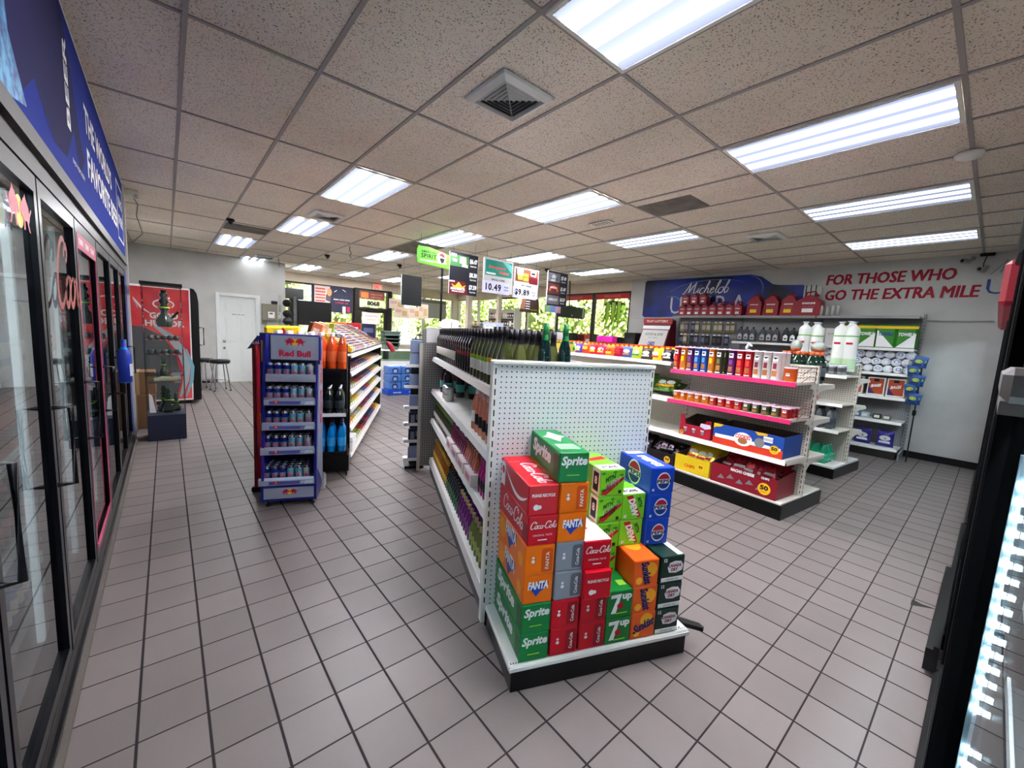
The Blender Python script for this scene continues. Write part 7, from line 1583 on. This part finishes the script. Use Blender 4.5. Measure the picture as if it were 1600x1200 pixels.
# hanging cream menu cards
for i, (x, z, w, h, r, l) in enumerate(((4.3, 2.0, .42, .24, .03, 'upper left'), (4.45, 1.78, .4, .26, .08, 'lower left'), (4.85, 1.78, .34, .3, .06, 'lower middle'), (5.12, 1.80, .3, .38, -.08, 'right'))):
    m = MB(); m.box(0, 0, 0, w, .006, h, mat('card_cream', (215, 195, 175), .6)); m.box(.04, -.001, h*.5, w*.5, 0, h*.8, mat('card_pink', (200, 160, 150))); m.box(w*.55, -.001, h*.2, w*.9, 0, h*.7, mat('card_tan', (190, 160, 110)));
    m.tube([(w*.5, .003, h), (w*.5, .003, CH-.006-z)], .002, BLACK, 4); o = m.build('hanging_card'); o.location = (x, 10.0+.02*i, z); o.rotation_euler = (0, 0, r); tag(o, 'cream printed card hanging below the black board, %s one' % l, 'card')
# cabinets and pillars toward the far right corner
m = MB(); m.box(0, 0, 0, 1.0, .3, .62, mat('shutter_greygreen', (135, 138, 128), .5), .005); m.box(.05, -.003, .5, .95, 0, .58, mat('shutter_dark', (90, 90, 84), .5)); m.box(0, .1, .62, .05, .2, .42+.62, CREAM); o = m.build('overhead_cabinet'); o.location = (6.5, 12.6, 1.92); tag(o, 'grey-green overhead cabinet in the far right corner', 'cabinet')
for (x, y, w, l) in ((7.55, 11.3, .16, 'white square column left of the corner'), (7.95, 10.2, .12, 'thin white column nearer the storefront windows')):
    m = MB(); m.box(0, 0, 0, w, w, CH-.006, mat('column_white', (215, 205, 190), .5)); o = m.build('column'); o.location = (x, y, 0); tag(o, l, 'column')
m = MB(); m.box(0, 0, 0, 1.6, .5, 1.0, CBEI); m.box(-.02, -.02, 1.0, 1.62, .52, 1.03, COUNT); o = m.build('rear_counter'); o.location = (5.3, 11.8, 0); tag(o, 'beige rear counter in front of the far windows', 'counter')
# goods shelving in front of the right windows
t = thing('back_bar_shelf', 'pale shelving with cigarette packs and small goods in front of the right windows', 'store shelf', (8.1, 9.6, 0))
m = MB(); m.box(0, 0, 0, .3, .03, 2.32, CREAM); m.box(0, 1.3, 0, .3, 1.33, 2.32, CREAM); m.box(0, 2.6, 0, .3, 2.63, 2.1, CREAM); m.box(.28, .03, .8, .3, 1.3, 2.3, CREAM); m.box(.28, 1.33, .8, .3, 2.6, 1.9, CREAM); m.box(0, 0, 0, .28, 2.6, 1.0, CBEI); m.build('frame', t)
for z in (1.25, 1.5, 1.75, 2.0): m = MB(); m.box(0, .03, z, .28, 2.6 if z < 1.9 else 1.3, z+.02, CREAM); m.build('shelf', t)
random.seed(31)
cs = [(60, 40, 40), (200, 190, 185), (170, 60, 50), (40, 40, 45), (215, 205, 120), (120, 80, 60), (225, 225, 220), (190, 120, 90)]
GDK = [Kit('cigarette_carton', (lambda c=c, i=i: MB().box(-.04, -.045, 0, .04, .045, .15, mat('goods_%d' % i, c, .5), .002).box(-.041, -.03, .04, -.04, .03, .1, PRW)), 'carton') for i, c in enumerate(cs)]
cn = ['dark brown', 'pale', 'red', 'black', 'yellow', 'brown', 'white', 'tan']
for z in (1.27, 1.52, 1.77, 2.02):
    y = 9.7
    while y < (12.1 if z < 2 else 10.8):
        i = random.randrange(8); GDK[i].put((8.16, y, z), 0, '%s small carton on the back bar shelf before the windows' % cn[i], '%s cartons on the back bar' % cn[i]); y += .11
m = MB(); m.box(0, 0, 0, .5, .004, .24, mat('notice_blue_white', (190, 200, 225), .5)); m.poly([(.03, .1), (.3, .1), (.3, .2), (.03, .2)], (0, -.001, 0), X, Z, PRW); m.text('NOTICE', (.16, -.002, .17), X, Z, w=.2, m=PRB); m.tube([(.25, .01, 0), (.25, .01, -.40)], .008, DARK, 6); m.box(.15, -.05, -.42, .35, .08, -.40, DARK)
o = m.build('counter_notice'); o.location = (4.65, 6.42, 1.482); tag(o, 'pale blue and white notice standing on the counter behind the wine', 'notice')
def mon(x, y, rz, lab, w=.42, h=.24, c=None, scr=None):
    t = thing('monitor', lab, 'monitor', (x, y, 1.386), rz); m = MB(); m.box(-w/2, 0, .04, w/2, .04, .04+h, BLACK, .008); m.build('housing', t); m = MB(); m.box(-w/2+.02, -.002, .06, w/2-.02, 0, .02+h, scr or mat('screen_dim', (120, 115, 110), .3)); m.build('screen', t)
    m = MB(); m.box(-.03, .02, 0, .03, .05, .12, BLACK); m.box(-.1, -.06, 0, .1, .1, .012, BLACK); m.build('stand', t)
mon(6.48, 6.5, .1, 'black monitor with a faded photo screen at the counter, left one'); mon(7.02, 6.6, -.2, 'white-screened register monitor on the counter', .38, .22, scr=PRW)
t = thing('card_terminal', 'black wall-arm screen hanging in front of the second window', 'monitor', (7.3, 7.0, 2.0)); m = MB(); m.box(0, 0, 0, 1.0, .05, .29, mat('screen_back', (36, 36, 34), .45), .03); m.box(.9, -.005, .03, .93, 0, .27, SGRAY); m.text('hp', (.5, -.002, .07), X, Z, w=.06, m=mat('print_silver')); m.build('housing', t); m = MB(); m.tube([(.45, .06, .15), (.45, .1, .93-.01)], .015, BLACK, 6); m.build('arm', t)
for i, (x, w, c, l) in enumerate(((7.46, .22, (80, 8, 16), 'dark red box'), (7.70, .2, (200, 60, 50), 'coral and white box'), (7.28, .13, (12, 20, 14), 'black card reader'), (7.94, .3, (14, 8, 10), 'long black box'))):
    m = MB(); m.box(0, 0, 0, w, .15, .22+.01*i, mat('ctr_%d' % i, c, .4), .01); m.box(.03, -.001, .05, w-.03, 0, .12, PRW if i == 1 else mat('ctr_%d' % i)); o = m.build('counter_item'); o.location = (x, 6.45, 1.386); tag(o, '%s on the raised counter shelf in front of the windows' % l, 'counter item')
m = MB(); m.box(0, 0, 0, .55, .35, .30, BLACK, .01); m.box(.03, -.002, .03, .40, 0, .27, mat('microwave_glass', (60, 66, 62), .2)); o = m.build('microwave'); o.location = (7.85, 5.72, 1.291); tag(o, 'black microwave oven in front of the wall right of the windows', 'microwave')
m = MB(); m.box(0, 0, 0, .6, .6, 1.26, CBEI); m.box(-.02, -.0, 1.26, .62, .62, 1.29, COUNT); o = m.build('microwave_stand'); o.location = (7.83, 5.62, 0); tag(o, 'beige stand under the black microwave', 'stand')
m = MB(); m.box(0, 0, 0, .4, .3, .42, mat('dispenser_dark', (30, 30, 32), .3), .01); m.box(-.002, .05, .1, 0, .25, .3, mat('microwave_glass')); o = m.build('coffee_machine'); o.location = (7.95, 5.22, 1.28); tag(o, 'black machine between the microwave and the maroon gift card stand', 'coffee machine')
m = MB(); m.box(0, 0, 0, .55, .42, 1.279, CBEI); o = m.build('machine_stand'); o.location = (7.88, 5.17, 0); tag(o, 'beige cabinet under the black coffee machine', 'stand')
t = thing('gift_card_stand', 'maroon freestanding display with white panel reading GOOD & GIVE left of the wall shelves', 'display stand', (7.92, 4.83, 0), 0)
MRD = mat('stand_maroon', (110, 18, 40), .4)
m = MB(); m.box(0, -.32, 0, .5, .32, 1.35, MRD); m.prism([(0, 1.35), (.5, 1.35), (.42, 2.0), (.25, 2.0), (.22, 1.9)], -.32, .32, MRD, 'y'); m.build('body', t)
m = MB(); a = Vector((0, 0, 1.35)); b = Vector((.22, 0, 1.9)); d_ = (b-a).normalized(); nrm = Vector((-d_.z, 0, d_.x))
def fp(y, s): p = a+d_*s+nrm*.006; return (p.x, y, p.z)
m.add([fp(.30, .02), fp(-.30, .02), fp(-.30, .46), fp(.30, .46)], [(0, 1, 2, 3)], mat('panel_offwhite', (215, 212, 208), .5)); m.add([fp(.32, .48), fp(-.32, .48), fp(-.32, .56), fp(.32, .56)], [(0, 1, 2, 3)], PRW)
m.text('GOOD & GIVE', Vector(fp(0, .36))+nrm*.001, -Y, d_, w=.42, h=.06, m=mat('text_grey', (95, 90, 95)), bold=.02); m.text('GIFT CARDS', Vector(fp(0, .28))+nrm*.001, -Y, d_, w=.22, h=.025, m=mat('text_grey'))
m.text('CARDS', Vector(fp(0, .14))+nrm*.001, -Y, d_, w=.16, h=.1, m=PRB, bold=.05); m.build('front_panel', t)
m = MB(); m.box(.22, -.34, 1.92, .26, .34, 2.03, mat('stand_redtop', (170, 50, 50), .4)); m.text('PLAY LOTTERY', (.218, 0, 1.97), -Y, Z, w=.5, h=.05, m=PRW, bold=.02); m.build('header', t)
m = MB(); m.box(0, 0, 0, .01, 1.1, .6, mat('pinboard_grey', (185, 185, 182), .6)); o = m.build('wall_panel'); o.location = (8.485, 4.65, 1.45); tag(o, 'pale grey flat panel on the wall behind the gift card stand', 'wall panel')
# newspapers and pickle jars on the far bays of the snack gondola
random.seed(14)
PJ = Kit('pickle_jar', lambda: MB().lathe([(.035, 0), (.04, .01), (.04, .1), (.03, .12), (.034, .121), (.034, .14), (.001, .141)], [gl('pickle_yellow', (190, 160, 50)), mat('pickle_yellow'), mat('pickle_yellow'), mat('pickle_yellow'), CAPG, CAPG], 12), 'jar')
for i in range(9):
    for j in range(1): put2(PJ, .08+j*.085, 2.98+i*.085, 1.33 if False else 1.302, 'yellow pickle jar with green lid at the far end of the snack gondola', 'yellow pickle jars')
for i in range(10): put2(P_LIM, .22, 2.9+i*.08, 1.302, 'small green bottle behind the pickle jars', 'green bottles behind the pickle jars', sc=.55)
m = MB(); m.box(-.15, -.05, 0, .15, .05, .09, mat('pack_magenta', (180, 30, 130), .3), .008); o = m.build('magenta_pack'); o.location = G2.p(.36, 2.55, 1.467); o.rotation_euler = (0, 0, G2.rz-math.pi/2); tag(o, 'magenta pack lying on the crest of the snack gondola', 'pack')
# small ceiling clutter: hooks and hanging clips
for (x, y, l) in ((2.62, 7.9, 'curly black wire hook hanging from the ceiling left of the black board'), (5.3, 8.2, 'dark hook dangling from the ceiling behind the green sign'), (2.0, 10.8, 'dark wire hook near the ceiling at the white wall corner')):
    m = MB(); m.tube([(0, 0, 0), (0, 0, -.07), (.03, 0, -.12), (.0, .0, -.16), (.03, 0, -.2)], .006, BLACK, 5); o = m.build('ceiling_hook'); o.location = (x, y, CH-.006); tag(o, l, 'hook')
# cracked corner of a floor tile near the right coolers
